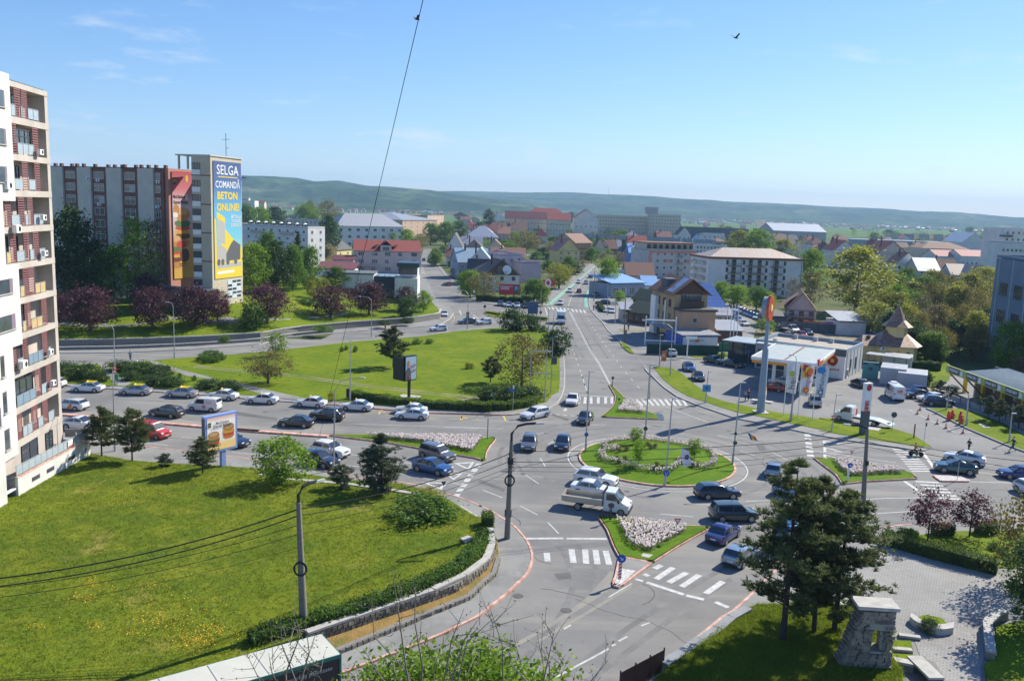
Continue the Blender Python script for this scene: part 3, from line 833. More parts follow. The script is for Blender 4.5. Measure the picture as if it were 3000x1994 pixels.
ROOFS=dict(red=mat('red_tile_roof',(.30,.07,.05),.75,.2,2.5,.2,world_pos=True),dred=mat('dark_red_roof',(.16,.045,.045),.7,.2,2.5,.2,world_pos=True),brown=mat('brown_tile_roof',(.21,.105,.07),.8,.22,2.5,.3,world_pos=True),dark=mat('dark_tile_roof',(.075,.07,.07),.75,.2,2.5,.2,world_pos=True),grey=mat('grey_metal_roof',(.33,.34,.36),.45,.15,1.2,0,.3,world_pos=True),white=mat('pale_metal_roof',(.55,.55,.55),.4,.12,1.2,0,.2,world_pos=True),blue=mat('blue_metal_roof',(.20,.36,.60),.5,.12,1.5,0,.1,world_pos=True),pink=mat('faded_pink_roof',(.44,.19,.16),.75,.18,2,0,world_pos=True),green=mat('dark_green_shingle',(.035,.055,.038),.85,.25,3,.3,world_pos=True),rust=mat('rusty_metal_roof',(.40,.38,.37),.55,.1,1.5,0,.2,world_pos=True,stretch=(1,.1,.1),col2=(.34,.22,.15)),cyan=mat('blue_grey_metal_roof',(.24,.34,.42),.5,.12,1.5,0,.1,world_pos=True),flat=mat('bitumen_roof',(.10,.10,.10),.9,.2,1,.2,world_pos=True),tan=mat('tan_felt_roof',(.36,.32,.26),.9,.15,.8,.2,world_pos=True))
def wallm(name,c,v=.10):return mat('render_'+name,c,.85,v,.35,.05,world_pos=True,detail=7)
WL=dict(white=wallm('white',(.66,.65,.63)),cream=wallm('cream',(.58,.52,.40)),pink=wallm('pink',(.52,.42,.39)),grey=wallm('grey',(.42,.42,.41)),yellow=wallm('yellow',(.62,.50,.22)),peach=wallm('peach',(.55,.38,.27)),tan=wallm('tan',(.46,.33,.19)),mauve=wallm('mauve',(.47,.39,.43)),blue=wallm('blue',(.10,.19,.42)),brown=wallm('brown',(.17,.075,.055)),bluegrey=wallm('blue_grey',(.26,.32,.38)),dgrey=wallm('dark_grey',(.10,.115,.13)),wood=mat('stained_wood',(.12,.06,.035),.7,.25,2,.2,stretch=(8,8,1)),beige=wallm('beige',(.47,.42,.36)),shade=wallm('stone_grey',(.56,.53,.46)))
SLATE=plain('solar_panel',(.03,.05,.12),.15)
def rectwin(t,W,H,cols,floors,z0=1.0,wh=1.3,ww=1.2,side='front',D=10,fr=FRAMEW,skip=(),top=None,n=2):
 fh=(H if top is None else top)/floors
 span=W if side in('front','back')else D
 for r in range(floors):
  for c in range(cols):
   if(c,r)in skip:continue
   u=span*(c+.5)/cols
   z=r*fh+z0+wh/2
   sd=(c*3+r*5)%4
   if side=='front':window(t,u,-.02,z,ww,wh,n,0,fr,sd)
   elif side=='right':window(t,W+.02,u,z,ww,wh,n,PI/2,fr,sd)
   elif side=='left':window(t,-.02,u,z,ww,wh,n,-PI/2,fr,sd)
def roof(t,W,D,H,kind,rh,m,wall,ov=.45,name='roof'):
 b=MB();th=.16
 if kind=='flat':
  b.box(W/2,D/2,H+.04,W-.5,D-.5,.08)
  r=b.build(name,m,t)
  p=MB()
  for x,y,sx,sy in((W/2,.12,W,.24),(W/2,D-.12,W,.24),(.12,D/2,.24,D-.48),(W-.12,D/2,.24,D-.48)):p.box(x,y,H+.3,sx,sy,.6)
  p.build('parapet',wall,t)
  return r
 x0,x1,y0,y1=-ov,W+ov,-ov,D+ov
 z0=H-ov*rh/(min(W,D)/2)*.6
 z1=H+rh
 if kind=='gx':
  for(ya,yb)in((y0,D/2),(y1,D/2)):
   b.add([(x0,ya,z0),(x1,ya,z0),(x1,yb,z1),(x0,yb,z1),(x0,ya,z0+th),(x1,ya,z0+th),(x1,yb,z1+th),(x0,yb,z1+th)],[(0,1,2,3),(4,7,6,5),(0,4,5,1),(1,5,6,2),(3,7,4,0)])
  gb=MB()
  for x in(.0,W):gb=MB();gb.add([(x,0,H),(x,D,H),(x,D/2,z1-.05)],[(0,1,2)]);gb.build('gable',wall,t)
 elif kind=='gy':
  for(xa,xb)in((x0,W/2),(x1,W/2)):
   b.add([(xa,y0,z0),(xa,y1,z0),(xb,y1,z1),(xb,y0,z1),(xa,y0,z0+th),(xa,y1,z0+th),(xb,y1,z1+th),(xb,y0,z1+th)],[(0,1,2,3),(4,7,6,5),(0,4,5,1),(1,5,6,2),(3,7,4,0)])
  gb=MB()
  for y in(0,D):gb=MB();gb.add([(0,y,H),(W,y,H),(W/2,y,z1-.05)],[(0,1,2)]);gb.build('gable',wall,t)
 elif kind=='hip':
  k=min(W,D)/2
  if W>=D:r0,r1=(k,D/2,z1),(W-k,D/2,z1)
  else:r0,r1=(W/2,k,z1),(W/2,D-k,z1)
  c=[(x0,y0,z0),(x1,y0,z0),(x1,y1,z0),(x0,y1,z0)]
  vs=c+[r0,r1]+[(x,y,z0-.14)for x,y,z in c]
  fs=([(0,1,5,4),(1,2,5),(2,3,4,5),(3,0,4)]if W>=D else[(0,1,4),(1,2,5,4),(2,3,5),(3,0,4,5)])+[(6,9,8,7),(0,6,7,1),(1,7,8,2),(2,8,9,3),(3,9,6,0)]
  b.add(vs,fs)
 elif kind=='shed':
  b.add([(x0,y0,H+.05),(x1,y0,H+.05),(x1,y1,H+rh),(x0,y1,H+rh),(x0,y0,H+.25),(x1,y0,H+.25),(x1,y1,H+rh+.2),(x0,y1,H+rh+.2)],[(3,2,1,0),(4,5,6,7),(0,1,5,4),(1,2,6,5),(2,3,7,6),(3,0,4,7)])
 return b.build(name,m,t)
HOUSE_N={}
def house(name,cat,label,f,x1,y1,Y1,x2,y2,Y2,D,kind,rh,wall,roofm,cols=3,floors=2,side=2,group=None,fr=FRAMEW,chim=True,wh=1.25,ww=1.15,z=0.0,gap=None,win=True,n=2,lside=0):
 """x1,y1 / x2,y2: the eaves' ends in the photograph at the distances Y1, Y2; D: depth."""
 A,B=at(f,x1,y1,Y1),at(f,x2,y2,Y2)
 H=max(2.6,(A.z+B.z)/2-z)
 d=(B-A).xy
 W=d.length
 t=thing(name,label,cat,(A.x,A.y,z),math.atan2(d.y,d.x),group)
 wm=WL[wall]
 b=MB();b.box(W/2,D/2,(H-.3)/2-.15,W,D,H+.3+(0 if kind=='flat' else.0));b.build('wall',wm,t)
 roof(t,W,D,H,kind,rh,ROOFS[roofm],wm)
 if win:
  fhh=H/floors
  wh_=min(wh,fhh*.55)
  rectwin(t,W,H,cols,floors,min(1.0,fhh*.32),wh_,min(ww,W/cols*.6),'front',D,fr,n=n)
  if side:rectwin(t,W,H,side,floors,min(1.0,fhh*.32),wh_,min(ww,D/side*.6),'right',D,fr,n=n)
  if lside:rectwin(t,W,H,lside,floors,min(1.0,fhh*.32),wh_,min(ww,D/lside*.6),'left',D,fr,n=n)
 if chim and kind in('gx','gy','hip'):
  c=MB();c.box(W*.3,D*.42,H+rh*.8,.6,.5,rh*.9+1.0);c.box(W*.3,D*.42,H+rh*1.25+.52,.8,.7,.1)
  c.build('chimney',WL['brown'],t)
 return t,W,D,H
 # tall block at the left edge
N0,N1=Vector((-46.75,75.0)),Vector((-48.55,90.1))
ud=(N1-N0).normalized();un=Vector((ud.y,-ud.x))
LRZ=math.atan2(ud.y,ud.x)
LLEN=(N1-N0).length
def UZ(f,x,y,off=0.0):
 """(u, z) on the block's front seen at a pixel."""
 r=ray(f,x,y);o=N0+un*off
 k=(o.x*un.x+o.y*un.y)/(r.x*un.x+r.y*un.y)
 p=r*k
 return((p.xy-N0).dot(ud),CAMH+p.z)
tb=thing('apartment_building','tall white and beige apartment block with plum red louvred balconies at left edge','building',(N0.x,N0.y,0),LRZ)
BEIGE,WHT=wallm('warm_beige',(.45,.40,.35),.14),wallm('bright_white',(.58,.57,.54),.12)
PLUM=mat('plum_louvre',(.22,.085,.085),.6,.12,3,0)
RAILB=mat('pale_blue_panel',(.36,.42,.46),.3,.1,2);RAILT=mat('tan_panel',(.50,.36,.17),.6,.15,2);ALU=plain('aluminium',(.50,.50,.52),.4,.5)
bz=[(UZ('L1',350,192),UZ('L1',345,238)),(UZ('L1',358,495),UZ('L1',358,553)),(UZ('L1',372,818),UZ('L1',372,872)),(UZ('L1',385,1130),UZ('L1',382,1185)),(UZ('L1',398,1440),UZ('L1',398,1495)),(UZ('L2',413,182),UZ('L2',413,236)),(UZ('L2',425,485),UZ('L2',425,538)),(UZ('L2',440,785),UZ('L2',440,838)),(UZ('L2',460,1085),UZ('L2',460,1140)),(UZ('L2',480,1385),UZ('L2',480,1440)),(UZ('L3',625,500),UZ('L3',625,575))]
bands=[(a[1],b[1])for a,b in bz]
TOPZ=bands[0][0]
LB=1.5
b=MB()
b.box(LLEN/2,LB+6,TOPZ/2-.2,LLEN,12,TOPZ-.2)
b.box(LLEN-.35,LB/2,TOPZ/2-.1,.7,LB-.02,TOPZ-.3)
b.build('wall',BEIGE,tb)
for i,(zt,zb_)in enumerate(bands):
 m=MB();m.box(LLEN/2-.02,.72,(zt+zb_)/2,LLEN-.06,1.52,zt-zb_);m.build('balcony_slab',BEIGE,tb)
m=MB();m.box(LLEN/2,LB+5.6,TOPZ+.12,LLEN+.4,13.4,.12);m.build('roof',DARKMETAL,tb)
m=MB();gz_=bands[-1][1];m.box(LLEN/2,.75,gz_/2,LLEN-.8,1.46,gz_-.02);m.build('ground_floor_wall',BEIGE,tb)
edge=[('L1',90,57),('L1',135,1215),None,('L1',28,1222),('L2',55,240),None,('L2',170,236),('L2',207,958),None,('L2',110,1002),('L3',225,890)]
skin=[]
for e in edge:
 if e:skin.append(UZ(*e,off=.3))
for i in range(1,len(skin)-1,2):
 zz=(skin[i][1]+skin[i+1][1])/2
 skin[i]=(skin[i][0],zz);skin[i+1]=(skin[i+1][0],zz)
for i in range(0,len(skin),2):
 uu=(skin[i][0]+skin[i+1][0])/2
 skin[i],skin[i+1]=(uu,skin[i][1]),(uu,skin[i+1][1])
sk=[(-6,skin[0][1])]+skin+[(-6,skin[-1][1])]
m=MB()
n_=len(sk)
vs=[(u,-.3,z)for u,z in sk]+[(u,2.2,z)for u,z in sk]
m.add(vs,[tuple(range(n_))[::-1]]+[(i,(i+1)%n_,(i+1)%n_+n_,i+n_)for i in range(n_)])
m.build('white_facade',WHT,tb)
m=MB();m.box(-3,9,TOPZ/2,6,13,TOPZ);m.build('wall',BEIGE,tb)
def facing(f,xa,xb,ya,yb,off=.3):
 a,c=UZ(f,xa,(ya+yb)/2,off),UZ(f,xb,(ya+yb)/2,off)
 zt,zb_=UZ(f,(xa+xb)/2,ya,off)[1],UZ(f,(xa+xb)/2,yb,off)[1]
 return(a[0]+c[0])/2,(zt+zb_)/2,c[0]-a[0],zt-zb_
REVEAL=plain('window_reveal',(.20,.15,.19),.8)
for q in(('L1',-30,40,195,350),('L1',-40,55,550,695),('L1',-40,65,900,1045),('L2',-40,118,372,505),('L2',-40,143,705,845),('L2',6,42,1070,1268),('L2',28,66,1400,1600),('L3',55,116,610,850),('L3',-60,15,380,600)):
 u,z,w,h=facing(*q)
 r=MB();r.box(u,-.29,z,w,.06,h);rr=r.build('window_recess',REVEAL,tb)
 m=MB();m.box(u-w*.1,-.33,z,w*.78,.03,h*.94);m.build('pane',GLASS,rr)
 m=MB();m.box(u,-.36,z-h/2-.05,w+.1,.2,.08);m.build('sill',CONC,rr)
floors=[(0,'L1',[(135,188),(200,248)],[(98,132),(250,310)],[(98,136,0),(189,200,0),(252,346,0)],345),(1,'L1',[(110,152),(302,350)],[(152,300)],[(156,305,0)],655),(2,'L1',[(208,258),(322,368)],[(128,202),(268,318)],[(132,208,0),(262,322,0)],1000),(3,'L1',[(48,100),(172,225),(255,302)],[(104,170),(302,352)],[(102,176,0),(228,255,0),(306,390,0)],1310),(4,'L2',[(97,148),(222,270),(308,358)],[(58,92),(150,218),(272,306),(358,388)],[(56,95,1),(149,221,0),(271,308,0),(359,410,0)],60),(5,'L2',[(214,262),(266,316)],[(178,212),(320,396)],[(182,218,1),(318,412,1)],360),(6,'L2',[(230,280),(384,432)],[(196,230),(335,382)],[(205,234,1),(285,384,1)],660),(7,'L2',[(112,148),(206,250),(388,436)],[(150,204),(252,330),(338,384)],[(152,205,0),(258,388,2),(440,462,0)],960),(8,'L2',[(322,374),(425,470)],[(138,320),(366,422)],[(145,322,2),(376,426,0)],1260),(9,'L3',[(198,248),(362,430),(490,550)],[(250,360),(545,582)],[(250,362,0),(431,490,0),(552,618,0)],400)]
RAILD=mat('steel_blue_panel',(.20,.28,.36),.35,.1,2)
SLATS={}
for k,f,lou,wins,rails,ym in floors:
 z0,z1=bands[k+1][0],bands[k][1]
 hh=z1-z0
 back=MB()
 for xa,xb in wins:
  u0,u1=UZ(f,xa,ym)[0],UZ(f,xb,ym)[0]
  w=max(.3,u1-u0)
  front=(k in(1,8))and w>2
  yy=.25 if front else LB-.03
  obj('window',winmesh(w,hh*.78,3 if w>2 else 1 if w<.8 else 2,FRAMED,k%2),tb,((u0+u1)/2,yy,z0+hh*.45))
 for xa,xb in lou:
  u0,u1=UZ(f,xa,ym)[0],UZ(f,xb,ym)[0]
  w=u1-u0
  m=MB()
  for u in(u0,u1):m.box(u,.04,z0+hh/2,.05,.05,hh)
  lp=m.build('louvre',PLUM,tb)
  wk=round(w,2)
  if wk not in SLATS:
   s=MB();s.box(0,0,0,wk-.05,.05,.13);SLATS[wk]=s.mesh('slat',PLUM)
  ns=12
  for i in range(ns):
   obj('slat',SLATS[wk],lp,((u0+u1)/2,.04,z0+hh*(i+.5)/ns))
 for xa,xb,c in rails:
  u0,u1=UZ(f,xa,ym)[0],UZ(f,xb,ym)[0]
  w=u1-u0
  m=MB();m.box((u0+u1)/2,.0,z0+.58,w-.06,.03,.95);rp=m.build('balcony_panel',(RAILB,RAILT,RAILD)[c],tb)
  m=MB();m.box((u0+u1)/2,-.02,z0+1.1,w,.06,.05)
  for i in range(max(2,round(w/1.2)+1)):
   nn=max(1,round(w/1.2));m.box(u0+w*min(1,i/nn),-.02,z0+.55,.05,.06,1.1)
  m.build('handrail',ALU,rp)
for q in(('L3',245,430,760,960),('L3',522,600,640,820)):
 u,z,w,h=facing(*q,off=0)
 obj('window',winmesh(w,h,2,FRAMED,1),tb,(u,-.03,z))
def ac_unit(parent,x,y,z,rz=0,s=1.0):
 if 'ac' not in WM:
  m=MB();m.box(0,0,0,.85,.34,.6);m.cur=1
  m.tube([(.12,-.172,0),(.12,-.178,0)],.22,12);WM['ac']=m.mesh('air_conditioner',[WHITE,DARKMETAL])
 return obj('air_conditioner',WM['ac'],parent,(x,y,z),rz,sc=(s,s,s))
for f,x,y in(('L1',62,1075),('L1',145,1475),('L2',205,1150),('L1',362,770),('L2',455,1035),('L1',390,1370),('L2',403,130),('L2',480,1320)):
 u,z=UZ(f,x,y,.35);ac_unit(tb,u,-.45,z,0,1.2 if x<250 else.9)
PW=[g('L3',1045,930),g('L3',250,1395)]
px_,pyf,pyn=-45.9,90.6,76.9
pod=thing('terrace','white walled podium terrace with grey panel railing beside the tall block','terrace',(px_,pyn,0),PI/2)
PLn=pyf-pyn
m=MB();m.box(PLn/2,.13,.85,PLn,.26,2.1);m.box(PLn-.13,1.6,.85,.26,2.7,2.1);m.build('wall',WHT,pod)
m=MB();m.box(PLn/2-.2,1.6,.7,PLn-.5,2.7,1.75);m.build('floor',PAVING,pod)
m=MB();m.box(PLn/2,.13,1.94,PLn+.1,.34,.07);m.build('coping',REDKERB,pod)
npan=13
for i in range(npan):
 m=MB();w=PLn/npan;m.box(w*(i+.5),.1,2.55,w-.1,.03,.85);p=m.build('rail_panel',RAILB,pod)
 m=MB();m.box(w*i,.1,2.5,.05,.05,1.1);m.box(w*(i+.5),.1,3.04,w,.06,.05);m.build('rail_post',ALU,p)
for i in range(2):
 m=MB();m.box(PLn-.12,.75+1.3*i,2.5,.03,1.15,.8);p=m.build('rail_panel',mat('grey_rail_panel',(.2,.2,.2),.5),pod)
 m=MB();m.box(PLn-.12,.75+1.3*i,3.0,.06,1.3,.06);m.build('handrail',ALU,p)
for x,y in((975,845),(870,940),(710,1080),(592,1175)):
 p=g('L3',x,y,1.0);u=p.y-pyn
 w=.55 if x>900 else 1.35
 m=MB();m.box(u,-.015,1.0,w,.05,.42);m.cur=1;m.box(u-.03,-.03,1.0,w-.1,.05,.3);m.build('window',[REVEAL,GLASS],pod)
m=MB()
for i in range(8):m.box(-1.0,.3+.28*i,.9-.14*i,2.2,.3,.14)
m.box(-1.0,1.5,-.2,2.3,2.6,.5)
m.build('steps',WHITE,pod)
m=MB()
for x in(-2.1,0.0):
 for y,z in((.2,1.0),(1.2,.6),(2.3,.1)):m.tube([(x,y,z),(x,y,z+1.05)],.03,5)
 m.tube([(x,.2,2.05),(x,1.2,1.65),(x,2.3,1.15)],.03,5);m.tube([(x,.2,1.6),(x,1.2,1.2),(x,2.3,.7)],.02,5)
m.build('stair_railing',GALV,pod)
m=MB();m.box(-4.5,.0,2.3,5,.3,5.0);m.build('stair_wall',WHT,pod)
sg=MB();p=g('L3',860,785,2.5);sg.box(p.y-pyn,.02,2.55,.95,.03,.7);sgo=sg.build('notice',WHITE,pod)
sg=MB();sg.box(p.y-pyn,.0,2.3,.8,.03,.14);sg.build('red_band',plain('sign_red',(.62,.05,.04),.5),sgo)
# slab block with the stair tower and the two banners
BA,BB=Vector((at('E',95,180,203).x,203)),Vector((at('E',1285,186,190).x,190))
d=BB-BA;SW=d.length;SH=at('E',1285,186,190).z;SZ=4.6
sb=thing('apartment_building','long grey apartment block with brown window bays, stair tower and two giant banners','building',(BA.x,BA.y,0),math.atan2(d.y,d.x))
BRN=wallm('rust_brown',(.20,.095,.072),.12)
m=MB();m.box(SW/2,6.1,SH/2,SW,12,SH);m.build('wall',BRN,sb)
m=MB();m.box(SW/2,6,SH+.08,SW+.3,12.5,.16)
rng=random.Random(4)
rf=m.build('roof',DARKMETAL,sb)
for i in range(15):
 m=MB();m.box(SW*(i+.3)/15,2+rng.random()*3,SH+.5,.7,.6,.8);m.build('roof_vent',BRN,rf)
ex=lambda x:SW*(x-95)/1190.0
nfl=11;fh=(SH-SZ)/nfl
pil=[(165,302),(452,590),(745,893),(1052,1200)]
bays=[(95,165),(302,452),(590,745),(893,1052),(1200,1272)]
for a,c in pil:
 m=MB();m.box((ex(a)+ex(c))/2,-.05,SH/2,ex(c)-ex(a),.6,SH-.02);m.build('pilaster',WL['shade'],sb)
for r in range(nfl):
 for bi,(a,c)in enumerate(bays):
  w=ex(c)-ex(a);z=SH-r*fh-1.75
  if w>5:
   for q in(0,1):
    obj('window',winmesh(w/2-.25,1.62,3,FRAMEW,rng.randint(1,6)),sb,(ex(a)+w*(.27+.48*q),.05,z))
  else:obj('window',winmesh(w*.62,1.62,2,FRAMEW,rng.randint(1,6)),sb,(ex(a)+w*.45,.05,z))
  if rng.random()<.4:ac_unit(sb,ex(a)+w*rng.uniform(.3,.7),-.15,z-1.15)
ac_unit(sb,ex(570),-.5,SH-2.6)
E0=Vector((-76.6,190.2));E1=Vector((-73.9,197.4));ed=(E1-E0);EL=ed.length
def sub(name,p,q,parent_loc=(BA.x,BA.y)):
 """an Empty-like frame: returns a matrix placing local x along p->q in the parent's space."""
 return math.atan2((q-p).y,(q-p).x)
prz=sb.rotation_euler.z
def toloc(p,z=0):
 v=Vector((p.x-BA.x,p.y-BA.y));c,s=math.cos(-prz),math.sin(-prz)
 return(v.x*c-v.y*s,v.x*s+v.y*c,z)
ORG=wallm('salmon_wall',(.50,.24,.18),.08)
er=sub('',E0,E1)-prz
m=MB();m.box(EL/2,3.1,SH/2,EL,6,SH+.2);m.build('end_wall',ORG,sb,loc=toloc(E0),rz=er)
zb0,zb1=10.2,SH-.35
bw0,bw1=.9,EL-.05
m=MB();m.box((bw0+bw1)/2,-.06,(zb0+zb1)/2,bw1-bw0,.06,zb1-zb0)
ban=m.build('banner',gradmat('burger_banner_print',[(zb0,(.62,.38,.06)),(zb0+4.5,(.62,.36,.06)),(zb0+9,(.62,.42,.18)),(zb0+12,(.62,.45,.48)),(zb1-8,(.66,.58,.64)),(zb1-4,(.55,.16,.18)),(zb1,(.42,.06,.07))]),sb,loc=toloc(E0),rz=er,label='red and yellow burger banner on the end wall')
PR={k:plain('print_'+k,v,.6)for k,v in dict(bun=(.50,.22,.06),seed=(.62,.38,.18),lett=(.07,.17,.05),meat=(.13,.04,.02),tom=(.50,.05,.03),cheese=(.65,.36,.03),dark=(.03,.02,.02),white=(.75,.75,.75),yel=(.75,.55,.03),gold=(.70,.45,.02),pgreen=(.03,.09,.05),sky=(.18,.42,.60),navy=(.05,.10,.26),greyd=(.10,.10,.11),greyl=(.42,.41,.38),red=(.52,.04,.05),pink=(.6,.2,.35),orange=(.62,.16,.03),blue=(.04,.12,.42)).items()}
LAY=[0]
def blob(parent,cx,cz,rx,rz_,m,x0=None,x1=None,seed=1,name='printed_shape',y=-.10,th=.004):
 r=random.Random(seed);LAY[0]+=1
 pts=[]
 for i in range(28):
  a=2*PI*i/28;k=1+r.uniform(-.06,.06)
  x,z=cx+rx*math.copysign(abs(math.cos(a))**.8,math.cos(a))*k,cz+rz_*math.sin(a)*k
  pts.append((max(x0,min(x1,x))if x0 is not None else x,z))
 mb=MB();yy=y-.0006*(LAY[0]%40)
 mb.add([(x,yy,z)for x,z in pts],[tuple(range(28))])
 o=mb.build(name,m,parent)
 return o
def burger(par,cx,cz,s,x0,x1,k=1.0):
 for dz,rx,rz_,m in((-1.5,1.0,.42,'bun'),(-.95,1.12,.34,'meat'),(-.62,1.1,.22,'cheese'),(-.3,1.1,.26,'tom'),(.05,1.2,.40,'lett'),(.75,1.08,.72,'bun'),(1.0,.8,.4,'seed')):
  blob(par,cx,cz+dz*s*k,rx*s,rz_*s,PR[m],x0,x1,int(cz*10+dz*10))
burger(ban,3.9,zb0+12.2,2.1,bw0,bw1,1.35)
burger(ban,1.6,zb0+6.6,1.7,bw0,bw1,1.4)
blob(ban,4.3,zb0+5.2,1.5,1.5,PR['meat'],bw0,bw1,9);blob(ban,3.4,zb0+7.6,1.6,.8,PR['tom'],bw0,bw1,5);blob(ban,2.0,zb0+15.4,.9,1.2,PR['bun'],bw0,bw1,3);blob(ban,1.7,zb0+14.2,.8,.6,PR['white'],bw0,bw1,4)
m=MB();m.box(1.65,-.11,zb1-2.1,.95,.02,1.5);q=m.build('logo_panel',PR['pgreen'],ban)
text('m',1.5,PR['gold'],q,(1.65,-.125,zb1-2.0),bold=.03)
text('McChicken',.98,PR['dark'],ban,(3.0,-.13,zb1-5.6),sx=.85,bold=.02);text('Quarter Pounder',.98,PR['dark'],ban,(3.45,-.13,zb1-6.8),sx=.66,bold=.02);text('&',2.0,PR['white'],ban,(5.3,-.14,zb1-5.7),bold=.04)
blob(ban,5.5,zb1-1.5,.4,.8,PR['gold'])
m=MB();m.box(3.6,-.11,zb0+3.3,2.0,.02,.16);m.box(3.3,-.11,zb0+2.85,1.3,.02,.14);m.build('small_print',PR['dark'],ban)
T0,T1,T2=Vector((at('E',1568,60,185.2).x,185.2)),Vector((at('E',1758,55,185).x,185)),Vector((-62.5,196.2))
TH=at('E',1758,58,185).z
TWR=wallm('tower_cream',(.52,.45,.34),.08)
lo=[toloc(p)[:2]for p in(T0,T1,T2,T2+(T0-T1))]
m=MB();m.prism(lo,0,TH);m.build('stair_tower',TWR,sb)
shadow_pts=[toloc(Vector(q))[:2]for q in((-68.6,201.5),(-65.6,201.5),(-67.4,209),(-70.4,209))]
m=MB();m.prism(shadow_pts,0,TH);m.build('shadow_block',TWR,sb)  # unseen block added behind the tower to throw shadow on the end wall
m=MB();cx=[((p[0]-lo[0][0])*1.02+lo[0][0],p[1])for p in lo];m.prism([(lo[0][0]-4.2,lo[0][1]-.2),(lo[1][0]+.2,lo[1][1]-.2),(lo[2][0]+.2,lo[2][1]+.2),(lo[3][0]-4.2,lo[3][1]+.2)],TH,TH+.25);m.build('tower_roof',WL['shade'],sb)
m=MB()
for x in(-3.6,-1.2):m.box(lo[0][0]+x,lo[0][1]+.3,(TH+SH)/2,.35,.35,TH-SH)
m.build('roof_post',TWR,sb)
tl=(T1-T0).length;tr=sub('',T0,T1)-prz
tx=toloc(T0)
for r in range(10):
 z=TH-2.2-r*3.05 if r==0 else TH-2.2-r*3.03-.6
 ob=obj('window',winmesh(1.75,1.3,3,FRAMED,0),sb,(tx[0]+.95*math.cos(tr)+.03,tx[1]+.95*math.sin(tr)-.04,z),tr)
 m=MB();m.box(0,-.04,-1.25,1.8,.06,1.1);m.build('panel',WHITE,ob)
for r in(0,2,4,6,8):
 z=TH-4.1-r*3.05
 m=MB();m.box(tl/2,-.03,z,tl+.1,.08,.2);m.build('string_course',WL['brown'],sb,loc=tx,rz=tr)
RLn=(T2-T1).length;rr_=sub('',T1,T2)-prz;rx=toloc(T1)
m=MB();m.box(RLn*.52,-.1,TH-13.6,RLn*.90,.08,25.4);zt=TH-.9;zb_=TH-26.3
sel=m.build('banner',gradmat('builder_banner_print',[(zb_,(.62,.45,.03)),(zb_+3,(.62,.46,.03)),(zb_+4,(.55,.52,.30)),(zb_+9,(.16,.50,.62)),(zb_+15,(.12,.40,.62)),(zt-5,(.06,.13,.33)),(zt,(.05,.09,.25))]),sb,loc=rx,rz=rr_,label='blue and yellow concrete advert banner on the stair tower')
mid=RLn*.52
text('SELGA',2.9,PR['white'],sel,(mid,-.17,zt-1.9),sx=1.0,bold=.02)
m=MB();m.box(mid,-.15,zt-3.3,7.4,.02,.2);m.build('underline',PR['yel'],sel)
text('COMAND\u0102',2.1,PR['white'],sel,(mid,-.17,zt-5.0),sx=.85,bold=.03)
text('BETON',2.2,PR['yel'],sel,(mid-.2,-.17,zt-7.4),sx=1.08,bold=.08);text('ONLINE!',2.2,PR['yel'],sel,(mid,-.17,zt-9.9),sx=1.0,bold=.08)
for i,s in enumerate(('BETON LA','UN CLICK','DISTAN\u021a\u0102')):text(s,.95,PR['white'],sel,(mid+2.9,-.17,zt-11.9-.95*i),sx=.85,bold=.02)
def poly(parent,pts,m,y,name='printed_shape'):
 b=MB();b.add([(x,y,z)for x,z in pts],[tuple(range(len(pts)))]);return b.build(name,m,parent)
L0,L1_=RLn*.07,RLn*.97
poly(sel,[(L0,zb_+.1),(L1_,zb_+.1),(L1_,zb_+6.4),(mid+1.2,zb_+9.0),(L0+4.0,zb_+10.8),(L0+.8,zb_+4),(L0+.6,zb_+12.8),(L0,zb_+13.2)],PR['yel'],-.146)
poly(sel,[(L0+.9,zb_+11.5),(L0+4.0,zb_+10.2),(L0+4.0,zb_+13.2),(L0+3.4,zb_+13.6),(L0+1.0,zb_+14.6)],PR['yel'],-.147)
poly(sel,[(L0+.8,zb_+2.2),(L1_-.3,zb_+2.4),(L1_-.5,zb_+3.4),(L0+.8,zb_+3.2)],PR['greyl'],-.15)
poly(sel,[(L0+.9,zb_+8.4),(L0+3.9,zb_+7.4),(L0+3.9,zb_+12.2),(L0+.9,zb_+13.3)],PR['greyl'],-.15)
poly(sel,[(L0+.9,zb_+3.6),(L0+4.4,zb_+3.6),(L0+4.4,zb_+6.4),(L0+.9,zb_+8.2)],PR['greyl'],-.152)
poly(sel,[(mid-1.0,zb_+3.8),(L1_-.8,zb_+3.9),(L1_-.7,zb_+7.2),(mid+1.9,zb_+8.4),(mid+.7,zb_+7.4),(mid-1.0,zb_+5.4)],PR['greyd'],-.154)
for x in(L0+1.4,L0+2.9,mid-.4,mid+2.6):blob(sel,x,zb_+3.6,.6,.68,PR['greyd'],y=-.158)
poly(sel,[(L0+.8,zb_+1.0),(mid+2,zb_+1.1),(mid+2,zb_+1.7),(L0+.8,zb_+1.6)],PR['white'],-.15)
gl=MB();gx0,gx1,gz0,gz1=RLn*.48,RLn*.93,6.2,TH-26.8
gl.add([(gx0,-.05,gz0),(gx1,-.05,gz0),(gx1,-.05,gz1),(gx0,-.05,gz1)],[(0,1,2,3)])
glo=gl.build('glazed_bay',plain('pale_stair_panel',(.62,.66,.70),.3),sb,loc=rx,rz=rr_)
for r in range(5):
 for c in range(3):
  if(r+c)%3==1:continue
  m=MB();a=gx0+(gx1-gx0)*c/3;z=gz0+(gz1-gz0)*r/5;m.box(a+(gx1-gx0)/6,-.07,z+(gz1-gz0)/10,(gx1-gx0)/3-.25,.03,(gz1-gz0)/5-.35);m.build('pane',GLASS,glo)
